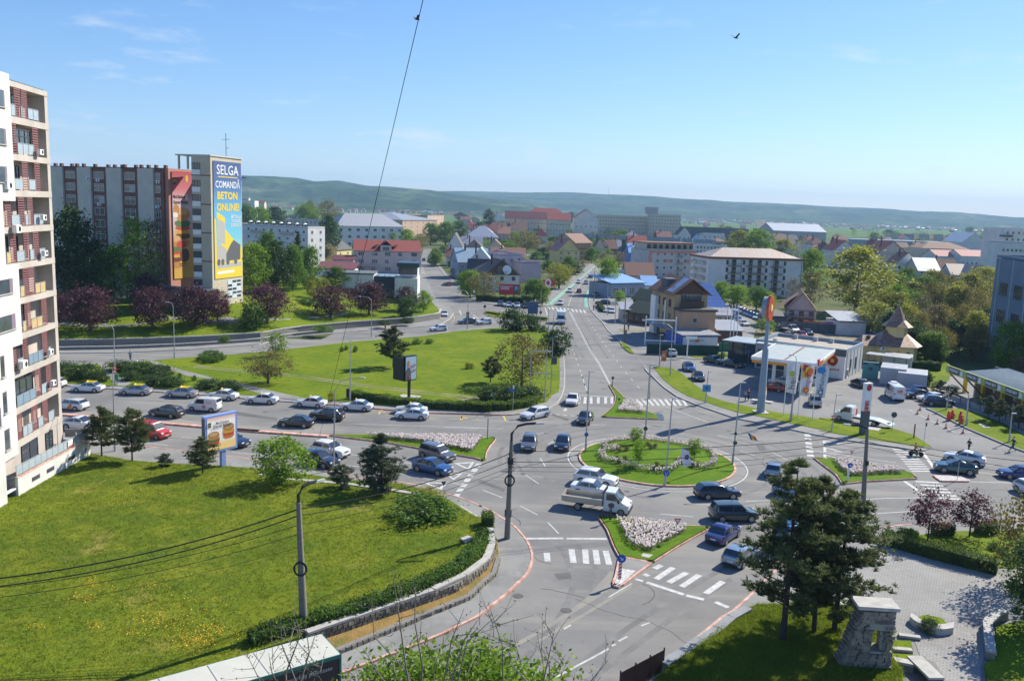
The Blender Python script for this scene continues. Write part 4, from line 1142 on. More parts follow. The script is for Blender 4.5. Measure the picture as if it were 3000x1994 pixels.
m=MB();m.prism([(lo[0][0]-8,lo[0][1]-3.5),(lo[1][0]+1.5,lo[1][1]-3.5),(lo[1][0]+1.5,lo[1][1]-.1),(lo[0][0]-8,lo[0][1]-.1)],8.6,9.0);m.build('entrance_canopy',WL['dgrey'],sb)
m=MB();m.box(lo[0][0]-3,lo[0][1]-1.6,6.3,9,2.6,4.6);m.build('entrance_lobby',ORG,sb)
an=MB();c=toloc((T1+T2)/2,TH)
an.tube([(c[0],c[1],TH),(c[0],c[1],TH+5.2)],.06,5);an.tube([(c[0]-1,c[1],TH+3.9),(c[0]+1,c[1],TH+3.9)],.04,4);an.tube([(c[0]-.1,c[1],TH+2),(c[0]+.7,c[1],TH+2.1)],.05,4)
an.build('antenna',DARKMETAL,sb)
for z in(TH-4,TH-11,TH-22):
 m=MB();m.box(RLn+.5,-.3,z,1.2,.2,.3);m.build('floodlight',BLACK,sb,loc=rx,rz=rr_)
 # TOWN BUILDINGS
def hb(name,cat,label,f,x1,x2,ye,yb,D,kind,rh,wall,roofm,cols=3,floors=2,side=2,dY=0.0,dye=None,Y=None,**kw):
 """base line yb in the photograph fixes the distance (or Y); dY turns the front away to the right."""
 if Y is None:Y=g(f,(x1+x2)/2,yb).y
 return house(name,cat,label,f,x1,ye,Y-dY/2,x2,(ye if dye is None else ye+dye),Y+dY/2,D,kind,rh,wall,roofm,cols,floors,side,**kw)
def balc(t,x,z,w,m=None,rail=True,d=1.1,rm=None):
 b=MB();b.box(x,-d/2,z,w,d,.16);s=b.build('balcony',m or CONC,t)
 b=MB()
 for k in range(int(w/.35)+1):b.box(x-w/2+.35*k,-d+.04,z+.55,.04,.04,.95)
 b.box(x,-d+.04,z+1.05,w,.06,.06)
 b.build('railing',rm or DARKMETAL,s)
 return s
 # left group
t,W,D,H=hb('apartment_building','building','white five storey apartment block right behind the stair tower, with roof vents','A2',100,690,700,1010,11,'flat',0,'white','flat',9,5,2,dY=-20,chim=False,n=2,dye=-18)
for r in range(5):
 for xx in(W*.3,W*.72):
  m=MB();m.box(xx,-.45,H/5*r+.7,W*.17,.95,1.3);m.build('balcony',WL['white' if r%2 else 'beige'],t)
for i in range(8):
 m=MB();m.box(W*(i+.6)/9,5.5,H+.9,2.6,1.4,1.0);m.cur=1;m.tube([(W*(i+.6)/9,4.7,H+1.3),(W*(i+.6)/9,6.3,H+1.3)],.5,8);m.build('roof_vent',[DARKMETAL,WHITE],t)
hb('apartment_building','building','pale and peach apartment block with grey hipped roof above the red roofed house','A2',930,1490,690,860,22,'hip',8,'white','grey',8,3,4,dY=30,wh=1.7,ww=2.2,chim=False)
hb('apartment_building','building','peach apartment block with hipped metal roofs beyond the pale one, along the left road','A2',1480,1770,640,780,60,'hip',6,'peach','grey',6,4,6,dY=60,chim=False)
hb('apartment_building','building','light brick apartment block at the far end of the left road','A2',1690,1825,605,720,30,'flat',0,'peach','flat',4,5,4,dY=60)
hb('apartment_building','building','long grey green flat roofed block half hidden by trees behind the white block','A2',500,900,640,790,14,'flat',0,'shade','flat',12,4,2)
hb('apartment_building','building','far long low flat roofed block with black roof vents behind the trees','A2',770,1380,600,700,14,'flat',0,'grey','flat',16,4,2)
hb('apartment_building','building','flat roofed grey block behind the round bright tree, left of the hipped blocks','A2',490,780,605,730,14,'flat',0,'shade','flat',8,4,2)
t,W,D,H=hb('apartment_building','building','white stepped modern building beside the banner tower below the hill','A2',60,245,480,640,18,'flat',0,'white','flat',5,4,3)
m=MB();m.box(W*.5,D*.5,H+2,W*.35,D*.4,4);m.build('roof_block',WL['cream'],t)
hb('house','house','cream house with orange roof beside the white stepped building','A2',245,325,500,600,14,'gx',5,'cream','red',3,2,2)
t,W,D,H=hb('house','house','large cream house with red metal roof and dormer by the left road','A2',1080,1632,900,1085,13,'gx',4.2,'pink','red',5,3,3,dY=6,chim=False,ww=2.4,wh=1.7,n=3)
m=MB();m.box(W*.47,1.0,H+1.2,4.5,3,2.4);m.build('dormer',WL['pink'],t)
m=MB();m.add([(W*.47-3.4,-.8,H+1.4),(W*.47,-.8,H+4.3),(W*.47+3.4,-.8,H+1.4),(W*.47-3.4,5.5,H+1.4),(W*.47,5.5,H+4.3),(W*.47+3.4,5.5,H+1.4)],[(0,1,4,3),(1,2,5,4)]);m.build('dormer_roof',ROOFS['red'],t)
window(t,W*.47,-.54,H+1.0,2.6,1.6,3)
m=MB();m.box(W*.2,-.9,H*.33+.2,8.5,1.8,.3);m.build('balcony',WL['pink'],t)
for x in(W*.34,W*.63):
 m=MB();m.box(x,2.3,H+2.4,1.4,1.2,.3);m.build('roof_window',GLASS,t)
hb('house','house','yellow house with dark tiled roof left of the red roofed house','A2',932,1055,885,1010,12,'gx',4,'yellow','dark',2,2,2,dY=14)
hb('house','outbuilding','mauve barn with low red roof beneath the yellow house','A2',900,1072,972,1085,8,'gx',1.6,'mauve','dred',2,1,1,chim=False)
hb('shed','shed','long white shed with a bright red edged lean-to roof beside the tall green trees','A2',770,1075,1050,1150,8,'shed',2.0,'white','dred',3,1,1,chim=False)
bA=at('A2',972,1090,236);t=thing('bank_building','white and dark modern corner office with glazed entrance and lookout block','building',(bA.x,bA.y,0),R(3))
def wx(f,x,y,Y):return at(f,x,y,Y).x-bA.x
WHM=WL['white']
x0,x1,x2,x3=0,wx('A2',1235,1090,236),wx('A2',1415,1090,236),wx('A2',1605,1090,236)
h0=bA.z
m=MB();m.box(x1/2,5,h0/2,x1,10,h0);m.build('left_wing',WHM,t)
m=MB();m.box((x1+x2)/2,5.5,h0/2-.2,x2-x1,9,h0-.4);gl=m.build('glazed_hall',plain('dark_glazing',(.04,.06,.09),.1),t)
for i in range(5):m=MB();m.box(x1+(x2-x1)*i/4,.95,h0/2,.12,.1,h0);m.build('mullion',DARKMETAL,gl)
m=MB();m.box((x2+x3)/2,5,h0/2-.3,x3-x2,11,h0-.6);m.build('right_wing',WHM,t)
h2=at('A2',1500,1035,236).z;h3=at('A2',1500,1000,236).z
m=MB();m.box((x2+x3)/2+.5,5,(h0+h2)/2,(x3-x2)*.8,8,h2-h0+.6);m.build('lookout_block',WHM,t)
m=MB();m.box((x2+x3)/2+.4,5,(h2+h3)/2,(x3-x2)*.98,10,h3-h2);m.build('lookout_roof',plain('dark_teal',(.02,.05,.06),.4),t)
m=MB();m.box(x1/2,5,h0+.2,x1+.3,10.3,.4);m.build('roof_edge',WL['dgrey'],t)
for x,w in((x1*.23,3.4),(x2+2,2.0)):
 m=MB();m.box(x,-.03,h0*.42,w,.1,2.6);m.build('window',GLASS,t)
window(t,(x2+x3)/2+.4,.98,h0+1.6,5,2.4,3,fr=FRAMED)
# between the two roads
t,W,D,H=hb('house','house','white house with brown timber gable and big satellite dish beside the red billboard','A3',568,860,868,1010,11,'gy',5.0,'white','dark',3,2,2,dY=4,fr=FRAMEB)
m=MB();m.add([(0,-.05,H-.2),(W,-.05,H-.2),(W/2,-.05,H+4.9)],[(0,1,2)]);m.build('timber_gable',WL['wood'],t)
window(t,W*.44,-.1,H+1.5,1.2,2.2,1);balc(t,W*.45,H+.1,4.2)
ds=MB();ds.tube([(W*.62,-.4,H+1.7),(W*.62,-.55,H+1.7),(W*.62,-.8,H+1.75)],[.1,1.1,1.6],14);ds.tube([(W*.62,0,H+1.7),(W*.62,-.5,H+1.7)],.1,5);ds.build('satellite_dish',WHITE,t)
t,W,D,H=hb('apartment_building','building','mauve flat roofed building with blank wall behind the satellite dish house','A3',885,1045,768,940,12,'flat',0,'mauve','flat',2,2,2,win=False,dY=5)
t2,W,D,H=hb('apartment_building','building','taller mauve stair block with solar heater on its flat roof','A3',698,890,705,930,14,'flat',0,'mauve','flat',3,3,1,dY=5)
m=MB();m.box(W*.35,5,H+1.6,4,2.4,.2);m.build('solar_panel',SLATE,t2)
hb('house','house','pale blue house with teal metal roof beside the left road','A3',352,622,765,905,14,'gx',5.2,'bluegrey','cyan',4,2,2,dY=4)
hb('house','house','white gabled house front joined to the blue roof beside the left road','A3',425,640,770,880,10,'gy',5.5,'white','cyan',3,2,2,Y=318)
hb('house','house','long brown tiled roof behind the mauve stair block','A3',625,905,722,830,16,'gx',4,'cream','brown',5,2,2)
hb('house','house','low house with dark ridged tile roof above the leafy garden','A3',430,655,838,960,10,'gx',4,'beige','dark',3,1,1)
hb('house','house','dark slated hip behind the blue roofed house','A3',375,580,668,780,14,'hip',5.5,'beige','dark',3,2,2)
hb('house','house','cream house with light hipped metal roof and dormers in mid town','A3',412,680,552,622,20,'hip',8,'cream','white',5,2,3,wh=2.0,ww=1.8)
hb('house','house','cluster of dark gables with pale metal roof left of the cream hipped house','A3',258,380,632,690,18,'gy',8,'white','dark',2,1,2)
hb('house','house','dark roofed bungalow with reflecting roof beside the dark gables','A3',370,545,622,680,16,'gx',5,'cream','grey',3,1,2)
hb('house','house','cream house with shallow brown gable above the mauve block','A3',572,735,652,735,16,'gy',5,'cream','brown',3,2,2)
hb('house','house','terraced orange and cream house with stepped balconies in mid town','A3',682,780,525,625,22,'gx',5,'peach','brown',3,3,3)
hb('house','house','long house with purple brown roof behind the light hipped roof','A3',550,720,515,590,22,'gx',6,'pink','dred',4,2,2)
hb('house','house','small red brown house with white wall beside the left road','A3',248,352,718,800,10,'gx',4,'white','brown',2,1,1)
hb('house','house','brown roofed house with white gable facing right in mid town','A3',782,922,492,560,22,'gx',8,'white','brown',4,2,2)
hb('house','house','low brown roof beside the gabled house below the school','A3',628,800,490,555,18,'gx',6,'beige','brown',4,1,1)
hb('house','house','white house with dark pitched roof left of the big red school','A3',632,742,392,470,24,'gy',8,'white','dark',3,2,2)
hb('house','house','white gabled house right before the red school roof','A3',832,958,425,500,24,'gy',8,'white','dark',3,2,2)
t,W,D,H=hb('school_building','school','long cream school with big red hipped roofs on the rise','A3',740,1110,402,470,20,'gx',7.5,'cream','dred',14,3,4,Y=900,chim=False)
t,W,D,H=hb('school_building','school','right wing of the red roofed school with bright red hip','A3',1090,1290,412,470,20,'gx',7,'cream','red',8,3,4,Y=870,chim=False)
hb('school_building','school','far red roof behind the school wings with raised ridge','A3',900,1260,372,440,24,'hip',8,'cream','red',8,2,2,Y=980,chim=False)
hb('house','house','big white gable with dark red roof right of the school','A3',1320,1520,395,470,30,'gy',9,'white','dred',5,2,2,Y=900,chim=False)
hb('hospital_building','hospital','long pale yellow hospital block, left lower part','A3',1510,1950,378,480,18,'flat',0,'cream','flat',20,6,2,Y=1000)
t,W,D,H=hb('hospital_building','hospital','taller right part of the pale yellow hospital with roof cabin','A3',1950,2210,368,490,18,'flat',0,'cream','flat',11,7,2,Y=985)
m=MB();m.box(3,8,H+4,14,8,8);m.build('roof_cabin',WL['grey'],t)
hb('shed','shed','long low building with faded red roof below the hospital','A3',1482,1725,480,520,16,'gx',5,'pink','pink',10,1,2,chim=False)
t,W,D,H=hb('hotel_building','building','yellow four storey guest house with timber balconies by the main road','A3',1150,1330,600,745,16,'gy',5,'tan','brown',4,4,4,dY=-10,dye=-4)
for r in range(1,4):
 m=MB();m.box(W+.8,D/2,H/4*r,1.6,D,.25);s=m.build('balcony',WL['wood'],t);m=MB();m.box(W+1.55,D/2,H/4*r+.6,.08,D,1.0);m.build('railing',WL['wood'],s)
hb('house','house','cream house with pink roof in front of the yellow guest house','A3',1180,1365,668,760,11,'gy',6,'yellow','pink',3,3,2,dY=4,Y=440)
hb('house','house','small house with orange hipped roof among gardens','A3',985,1095,540,610,16,'hip',6,'cream','red',2,1,2)
hb('house','house','far white gabled house left of the brown shed by the wood','A3',1480,1582,655,720,16,'gy',7,'cream','brown',2,1,1)
hb('shed','shed','brown wooden sheds near the road bend','A3',1562,1675,650,700,14,'gx',5,'wood','brown',2,1,1,chim=False)
hb('house','house','grey house with slate roof left of the blue house','A3',1702,1785,672,750,14,'hip',4,'grey','dark',2,2,1)
for i,(x1,x2,ye,yb,k,wl_,rm,lb)in enumerate([(365,455,410,470,'gx','grey','brown','grey house with brown roof left of the big pine'),(455,530,410,470,'gy','beige','dark','beige gabled house between the pine and the brown roof'),(405,490,455,520,'hip','pink','red','small red hipped roof under the far pine'),(1040,1110,480,540,'shed','white','cyan','white shed with sea blue roof below the school'),(1545,1640,500,540,'gx','white','white','white outbuilding with pale roof under the red shed'),(860,945,440,500,'gy','white','dark','white gable tucked below the school front')]):
 hb('house','house',lb,'A3',x1,x2,ye,yb,16,k,4.5,wl_,rm,2,2,2)
fen=thing('fence','long pale blue panel fence on the green slope below the hospital','fence',tuple(at('A3',1190,520,700).xy)+(at('A3',1190,520,700).z-3,),R(-20))
for i in range(14):
 m=MB();m.box(i*9+4.5,0,1.5,8.8,.2,3);m.build('panel',WL['bluegrey'],fen)
 # right of the main road
def panelwin(t,W,H,spec):
 for x,z,w,h,n in spec:window(t,x,-.03,z,w,h,n,0,FRAMEW,1)
t,W,D,H=hb('apartment_building','building','white and salmon apartment block with roof terrace storey','A4',335,738,378,612,16,'flat',0,'grey','flat',7,4,3,dY=8,dye=8)
SALM=WL['peach']
for a,c in((.03,.08),(.93,1.0)):
 m=MB();m.box(W*(a+c)/2,-.1,H/2,W*(c-a),.3,H-.02);m.build('salmon_pilaster',ORG,t)
m=MB();m.box(W/2,-.1,H-.6,W*.86,.3,1.2);m.build('salmon_band',ORG,t)
for r in(1,2,3):balc(t,W*.66,H/4*r,3.2)
for k in range(7):
 if k%3==2:m=MB();m.box(W*(k+.95)/7,-.06,H*.62,2.2,.2,1.5);m.build('salmon_panel',ORG,t)
m=MB();m.box(W/2,8,H+1.7,W*.96,12,2.8);m.build('roof_storey',WL['beige'],t)
m=MB();m.box(W/2,7.5,H+3.25,W*1.0,15,.35);m.build('roof',WL['brown'],t)
for k in range(8):window(t,W*(k+.5)/8,1.96,H+1.6,1.6,1.7,2,fr=FRAMED)
m=MB()
for k in range(int(W/.5)):m.box(k*.5,.2,H+.9,.04,.04,1.1)
m.box(W/2,.2,H+1.45,W,.06,.06);m.build('terrace_railing',DARKMETAL,t)
hb('apartment_building','building','dark red and blue house left of the white and salmon block','A4',183,332,400,560,16,'gx',4,'blue','blue',3,4,2)
hb('house','house','red roofed house behind the blue roofed house','A4',178,330,330,470,14,'gx',5,'pink','red',3,2,2)
hb('apartment_building','building','low white penthouse rows behind the roof terrace block','A4',740,1000,345,480,14,'flat',0,'white','flat',9,4,2)
t,W,D,H=hb('apartment_building','building','pale five storey apartment block with small balconies and rusty hipped metal roof','A4',848,1636,440,770,17,'hip',3.4,'bluegrey' if 0 else 'white','rust',1,1,0,dY=6,dye=22,win=False,chim=False)
m=MB();m.box(W/2,D/2,H+.05,W+1.1,D+1.1,.7);m.build('eaves_band',WL['brown'],t)
fh_=H/5.2
for r in range(5):
 z=H-fh_*(r+.55)
 for u,w,n in((.195,.8,1),(.37,.8,1),(.61,.8,1),(.805,.8,1)):window(t,W*u,-.03,z,w,1.5,n,fr=FRAMED)
 for u,w,bw in((.265,1.5,4.6),(.44,1.4,0),(.535,1.4,0),(.715,1.5,4.4)):window(t,W*u,-.03,z-.1,w,2.1,2,fr=FRAMED,seed=1)
 if r<5:
  for u,bw in((.265,4.8),(.487,7.2),(.715,4.6)):balc(t,W*u,z-1.25,bw,WL['brown'],d=1.2,rm=GALV)
for r in range(5):
 for u in(.3,.7):
  m=MB();m.box(-.6,D*u,H-fh_*(r+.55)-.7,1.2,5.5,1.1);m.build('loggia',WL['beige'],t)
  m=MB();m.box(W+.6,D*u,H-fh_*(r+.55)-.7,1.2,5.0,1.1);m.build('loggia',WL['beige'],t)
m=MB()
for u in(.345,.68,.985):m.tube([(W*u,-.12,0),(W*u,-.12,H)],.07,5)
m.build('downpipe',DARKMETAL,t)
hb('shop','shop','blue fronted shop with blue sloping metal roof by the main road','A4',35,310,665,775,12,'shed',2.0,'bluegrey','blue',4,1,2,dY=8,dye=-18,ww=3,wh=2.4,n=3)
hb('shop','shop','white shop with sky blue roof beside the blue fronted shop','A4',300,420,668,770,14,'gx',2.5,'white','blue',3,1,1,chim=False)
hb('shed','shed','low brown roofed hall behind the blue shops','A4',160,390,590,690,14,'gx',4.5,'beige','brown',4,1,1,chim=False)
hb('kiosk','kiosk','white and green kiosk beside the round roadside tree','A4',78,160,560,680,8,'flat',0,'white','green',2,2,1)
for q,lb,u in(((168,390,925,1000),'restaurant with dark green shingle roof beside the tan townhouse',9),((210,395,815,900),'rear dark green roof behind the restaurant front',8)):
 t,W,D,H=hb('restaurant','restaurant',lb,'A4',q[0],q[1],q[2],q[3],u,'gx',2.6,'wood','green',4,1,1,chim=False,fr=FRAMEB,wh=1.6,ww=1.6,dY=-5,dye=-45)
hb('shed','shed','grey lean-to roof in front of the green restaurant','A4',120,235,880,985,7,'shed',1.2,'beige','grey',2,1,1)
tA,tB,tC=at('A4',400,700,206),at('A4',562,745,192),at('A4',838,745,193.6)
TT=thing('townhouse','tan three storey townhouse with brown roofs, solar panels and a glazed attic gable','house',(tB.x,tB.y,0),math.atan2((tC-tB).y,(tC-tB).x))
tW,tD,tH=(tC-tB).xy.length,14.0,tB.z
lx=(tA-tB).xy.length
TAN,TANL=WL['tan'],wallm('ochre',(.46,.32,.17))
m=MB();m.box(tW/2,tD/2,tH/2,tW,tD,tH);m.build('wall',TANL,TT)
b=MB();z0,z1,ov=tH-.3,tH+3.3,.8
for xa,xb in((-ov,tW/2),(tW+ov,tW/2)):
 b.add([(xa,-ov,z0),(xa,tD+ov,z0),(xb,tD+ov,z1),(xb,-ov,z1),(xa,-ov,z0+.2),(xa,tD+ov,z0+.2),(xb,tD+ov,z1+.2),(xb,-ov,z1+.2)],[(0,1,2,3),(4,7,6,5),(0,4,5,1),(1,5,6,2),(3,7,4,0)])
rf=b.build('roof',ROOFS['brown'],TT)
sl=math.atan2(z1-z0,tW/2+ov)
for i in range(3):
 for j in range(3):
  m=MB();m.box(0,0,0,1.7,1.05,.06);o=m.build('solar_panel',plain('pale_solar_panel',(.30,.36,.46),.12),rf)
  u=1.2+i*1.75
  o.location=(u*math.cos(sl)-ov+.3,1.6+j*1.1,z0+.42+u*math.sin(sl));o.rotation_euler=(0,-sl,0)
m=MB();m.box(2.0,8.5,tH+2.0,2.6,3.6,1.8);m.build('dormer',WL['dgrey'],TT)
m=MB();m.add([(0,-.02,tH-.1),(tW,-.02,tH-.1),(tW/2,-.02,z1-.2)],[(0,1,2)]);m.build('gable',WL['wood'],TT)
m=MB();m.box(tW/2,-.5,tH-2.6,tW*.68,1.2,.2);s=m.build('balcony',WL['wood'],TT);m=MB();m.box(tW/2,-1.05,tH-2.0,tW*.68,.08,1.1);m.build('railing',WL['wood'],s)
window(TT,tW*.5,-.05,tH-1.1,tW*.6,2.4,5,fr=FRAMEB)
for x,w,h in((tW*.38,1.9,1.9),(tW*.78,1.4,2.2)):window(TT,x,-.05,tH-5.0,w,h,2,fr=FRAMEB,seed=1)
for k,y in enumerate((2.5,6.0,9.5,13.0)):
 for r in range(3):window(TT,-.03,y,tH-2.3-r*3.2,1.3,1.7,2,-PI/2,FRAMEB,(k+r)%4)
m=MB();m.box(-.15,5,tH*.55,.1,.8,tH*.55);m.build('downpipe',WHITE,TT)
m=MB();m.box(tW/2+.4,-1.9,3.6,tW+.2,3.7,7.2);m.build('front_annex',wallm('salmon_annex',(.50,.30,.19)),TT)
m=MB();m.box(tW/2+.4,-1.9,7.4,tW+.9,4.3,.5);m.build('annex_roof',ROOFS['dark'],TT)
window(TT,tW*.45,-3.8,5.2,1.0,1.0,1)
m=MB();m.box(-1.2,7.0,2.9,2.6,13,.25);m.build('awning',WL['bluegrey'],TT)
m=MB();m.box(-.06,7.0,1.5,.12,12,2.4);m.build('shop_front',GLASS,TT)
m=MB();m.box(-.4,tD-3,4.8,1.0,3,9);m.build('bay_window',WHITE,TT)
cA=at('A4',822,850,214)
cp=thing('solar_canopy','large blue solar panel canopy on white steel trusses behind the townhouse','canopy',(cA.x,cA.y,0),R(6))
cw=at('A4',1012,860,214).x-cA.x
for i in range(9):
 for j in range(6):
  m=MB();m.box(0,0,0,cw/9-.08,2.3,.06);o=m.build('solar_panel',mat('blue_solar_panel',(.06,.11,.30),.15,.1,2),cp);o.location=(cw*(i+.5)/9,1.2+2.35*j*.95,cA.z+.3+j*.8);o.rotation_euler=(R(19),0,0)
m=MB()
for x in(0,cw):
 for y in(0,13):m.tube([(x,y,0),(x,y,cA.z+(0 if y==0 else 4.6))],.12,6)
for z in(cA.z-.1,cA.z-1.2):m.tube([(0,0,z),(cw,0,z)],.07,5)
for i in range(10):m.tube([(cw*i/10,0,cA.z-(.1 if i%2 else 1.2)),(cw*(i+1)/10,0,cA.z-(1.2 if i%2 else.1))],.05,4)
m.build('truss',WHITE,cp)
hb('shed','shed','open grey shed below the solar canopy','A4',842,1032,920,1000,8,'gx',1.6,'beige','grey',3,1,1,chim=False)
hb('shed','shed','dark timber shed with grey sheet roof right of the container shop','A4',925,1128,1055,1150,9,'shed',1.3,'wood','grey',0 or 1,1,1,win=False)
t,W,D,H=hb('shop','shop','white container shop with blue end and grey roof behind the green screen','A4',632,922,1082,1195,9,'shed',.7,'white','grey',1,1,1,win=False,dY=2,dye=22)
m=MB();m.box(-.04,D/2,H/2,.1,D+.02,H-.1);m.build('blue_end',plain('bright_blue',(.04,.10,.42),.5),t)
m=MB();m.box(W/2,-.04,H-.15,W,.08,.3);m.build('blue_edge',plain('bright_blue',(.04,.10,.42),.5),t)
blob(t,W*.4,H*.62,.5,.4,PR['orange'],y=-.12);m=MB();m.box(W*.27,-.1,H*.62,1.2,.01,.12);m.box(W*.52,-.1,H*.62,1.2,.01,.12);m.build('lettering',PR['greyd'],t)
def fence(name,label,cat,pts,h,n,m,posts=True,th=.08,z=0.0,pn='panel',group=None):
 """pts world outline; n panels per run; each panel and post is its own part."""
 f0=Vector(pts[0])
 t=thing(name,label,cat,(f0.x,f0.y,z),0,group)
 for a,c in zip(pts,pts[1:]):
  a,c=Vector(a)-f0,Vector(c)-f0
  d=c-a;l=d.length;rz=math.atan2(d.y,d.x);k=max(1,round(l/n))
  for i in range(k):
   mb=MB();mb.box(0,0,h/2+.04,l/k-.06,th,h);o=mb.build(pn,m,t);p=a+d*((i+.5)/k);o.location=(p.x,p.y,0);o.rotation_euler=(0,0,rz)
   if posts:
    mb=MB();mb.box(0,0,h/2+.08,.09,.12,h+.16);o=mb.build('post',DARKMETAL,t);p=a+d*(i/k);o.location=(p.x,p.y,0)
 return t
GSCR=mat('dark_green_screen',(.012,.055,.045),.8,.12,1)
fence('screen_fence','dark green mesh screen fence behind the filling station parking','fence',[g('A4',325,1245).xy,g('A4',640,1255).xy,g('A4',925,1262).xy],2.1,3.5,GSCR)
fence('screen_fence','brighter green mesh screen right of the dark one','fence',[g('A4',928,1228).xy,g('A4',1065,1225).xy],1.9,3.5,mat('bright_green_screen',(.03,.20,.09),.8,.12,1))
fence('yard_fence','dark grey panel fence in front of the pink house and white garage','fence',[g('A4',1380,1060).xy,g('A4',1560,1050).xy,g('A4',1850,1075).xy,g('A4',2190,1085).xy],2.3,3,WL['dgrey'])
m=MB();p=g('A4',1775,1060);m.box(0,0,1.4,9,.05,1.9);bb=m.build('banner',PR['orange'],None,loc=(p.x,p.y-.5,.35),rz=R(-6),label='orange and pink banner hung on the dark yard fence',cat='banner');m=MB();m.box(2,-.035,1.4,4.8,.02,1.7);m.build('pink_half',PR['pink'],bb)
hb('garage','garage','white flat garage with grey sheet roof behind the dark fence','A4',1935,2160,960,1090,9,'shed',1.5,'white','grey',2,1,1,win=False,dye=35)
t,W,D,H=hb('house','house','pale pink house with brown tiled roofs and long dark balcony','A4',1500,1745,860,1020,13,'gy',4.6,'pink','brown',3,2,2,chim=False,lside=3,dY=-2,dye=40,fr=FRAMED)
balc(t,W*.55,H*.52,W*.8,WL['wood'])
m=MB();m.add([(-2.5,4,H-.2),(W/2,4,H+4.4),(W/2,12,H+4.4),(-2.5,12,H-.2)],[(0,1,2,3)]);m.build('side_roof',ROOFS['brown'],t)
hb('carport','carport','dark lean-to carport left of the pink house','A4',1330,1500,935,1030,8,'shed',.8,'dgrey','dark',1,1,1,win=False)
for q in[('A4',415,535,270,350,18,'gx',8,'brown','dred',3,'dark red roof in front of the hospital trees'),('A4',588,695,250,330,20,'gy',12,'white','dark',3,'white gabled house with dark roof below the hospital'),('A4',605,740,305,390,16,'shed',2,'white','white',4,'white flat house behind the salmon block'),('A4',740,830,290,370,16,'gy',8,'white','grey',2,'small white gable right of the flat white house'),('A4',800,980,240,320,20,'flat',0,'white','flat',5,'white modern house before the grey hall'),('A4',876,990,305,380,14,'hip',4,'cream','brown',3,'cream hipped house above the rusty metal roof'),('A4',1270,1390,200,290,30,'shed',14,'dgrey','dark',2,'dark grey steep roofed barn on the skyline'),('A4',1560,1720,350,440,16,'flat',0,'white','flat',4,'white stepped house right of the yellow green trees'),('A4',1700,1815,325,400,16,'hip',8,'pink','brown',3,'brown hipped house behind the stepped white one'),('A4',1780,1860,380,450,12,'gy',6,'yellow','brown',2,'small yellow gable beside the stepped white house'),('A4',1400,1500,290,370,16,'gx',8,'cream','brown',3,'brown roof peeping over the tall trees'),('A4',1610,1690,240,310,16,'gy',9,'white','white',2,'white gable near the long pale hall'),('A4',1490,1590,290,360,14,'gx',7,'grey','dark',3,'grey house with dark roof near the long pale hall'),('A5',380,500,430,500,14,'hip',8,'pink','brown',3,'pinkish house in the middle distance left of the red roof'),('A5',430,560,495,560,12,'gx',6,'yellow','brown',3,'yellow house with brown roof left of the red roofed house'),('A5',600,700,430,520,14,'gx',8,'brown','dred',3,'dark red roof behind the red roofed white house'),('A5',850,945,540,620,12,'gx',7,'pink','pink',3,'salmon roof between the white gable and the pink house'),('A5',890,975,460,540,14,'gy',9,'cream','red',2,'cream gable with red roof before the long dark hall'),('A5',1030,1210,470,530,14,'gx',7,'cream','brown',5,'brown roofed row before the long dark hall'),('A5',1895,1985,505,560,14,'gy',7,'grey','dark',2,'grey gables before the white balcony block'),('A5',180,260,440,520,12,'gx',6,'white','dark',2,'white house at the edge of the yellow green trees')]:
 f,x1,x2,ye,yb,D,k,rh,wl_,rm,cols,lb=q
 hb('house','house',lb,f,x1,x2,ye,yb,D,k,rh*.62,wl_,rm,cols,2,2)
hb('warehouse','warehouse','wide dark grey industrial hall on the plain right of the hospital','A4',700,1180,200,245,40,'flat',0,'dgrey','dark',6,1,2,Y=900,win=False)
hb('warehouse','warehouse','long hall with bright pale roof at the edge of the plain','A4',1388,1830,222,262,60,'gx',8,'grey','white',12,1,2,Y=950,chim=False)
hb('warehouse','warehouse','very long dark blue grey hall at right below the plain','A5',742,1640,400,450,60,'flat',0,'bluegrey','grey',20,1,2,Y=980,win=False,dye=40)
hb('warehouse','warehouse','white gabled hall at the right end of the long dark hall','A5',1650,1850,430,500,40,'gy',10,'white','white',6,1,2,Y=860,chim=False)
t,W,D,H=hb('house','house','white gable end with red roof left of the tall yellow green tree','A5',582,760,500,640,18,'gy',6,'white','red',3,3,2,dye=-10)
t,W,D,H=hb('house','house','pinkish three storey house with wine red roof','A5',945,1190,520,665,14,'gy',7,'pink','dred',3,3,2,dY=4)
balc(t,W*.3,H*.4,3)
t,W,D,H=hb('house','house','half timbered white house with brown roof and balcony before the pink house','A5',1095,1290,610,720,12,'gy',6,'white','brown',3,2,2,fr=FRAMEB)
balc(t,W*.6,H*.5,W*.55,WL['wood'])
hb('house','house','house with glaring white metal roof right of the half timbered house','A5',1285,1470,665,740,16,'gx',6,'cream','white',3,2,2,chim=False)
hb('house','house','low house with broad brown roof right of the glaring white roof','A5',1400,1630,670,735,14,'gx',6,'wood','brown',3,1,1)
hb('shed','shed','long shed with rusty sheet roof by the wood edge','A5',1560,1750,700,760,12,'gx',5,'grey','rust',3,1,1,chim=False)
hb('shed','shed','brown flat roofed shed beside the blue grey office block','A5',1840,1945,680,760,14,'gx',3,'beige','brown',3,1,1,chim=False)
hb('market_hall','hall','long market hall with faded pink hipped roofs','A5',1310,1720,480,560,24,'hip',5,'cream','brown',10,1,2,Y=690,chim=False)
hb('market_hall','hall','blue white hall with red and white striped roof','A5',1440,1640,545,605,22,'gx',4,'white','pink',6,1,2,chim=False,Y=610)
hb('market_hall','hall','white hall with salmon roof left of the office block','A5',1645,1870,545,600,22,'gx',4,'white','pink',6,1,2,chim=False,Y=600)
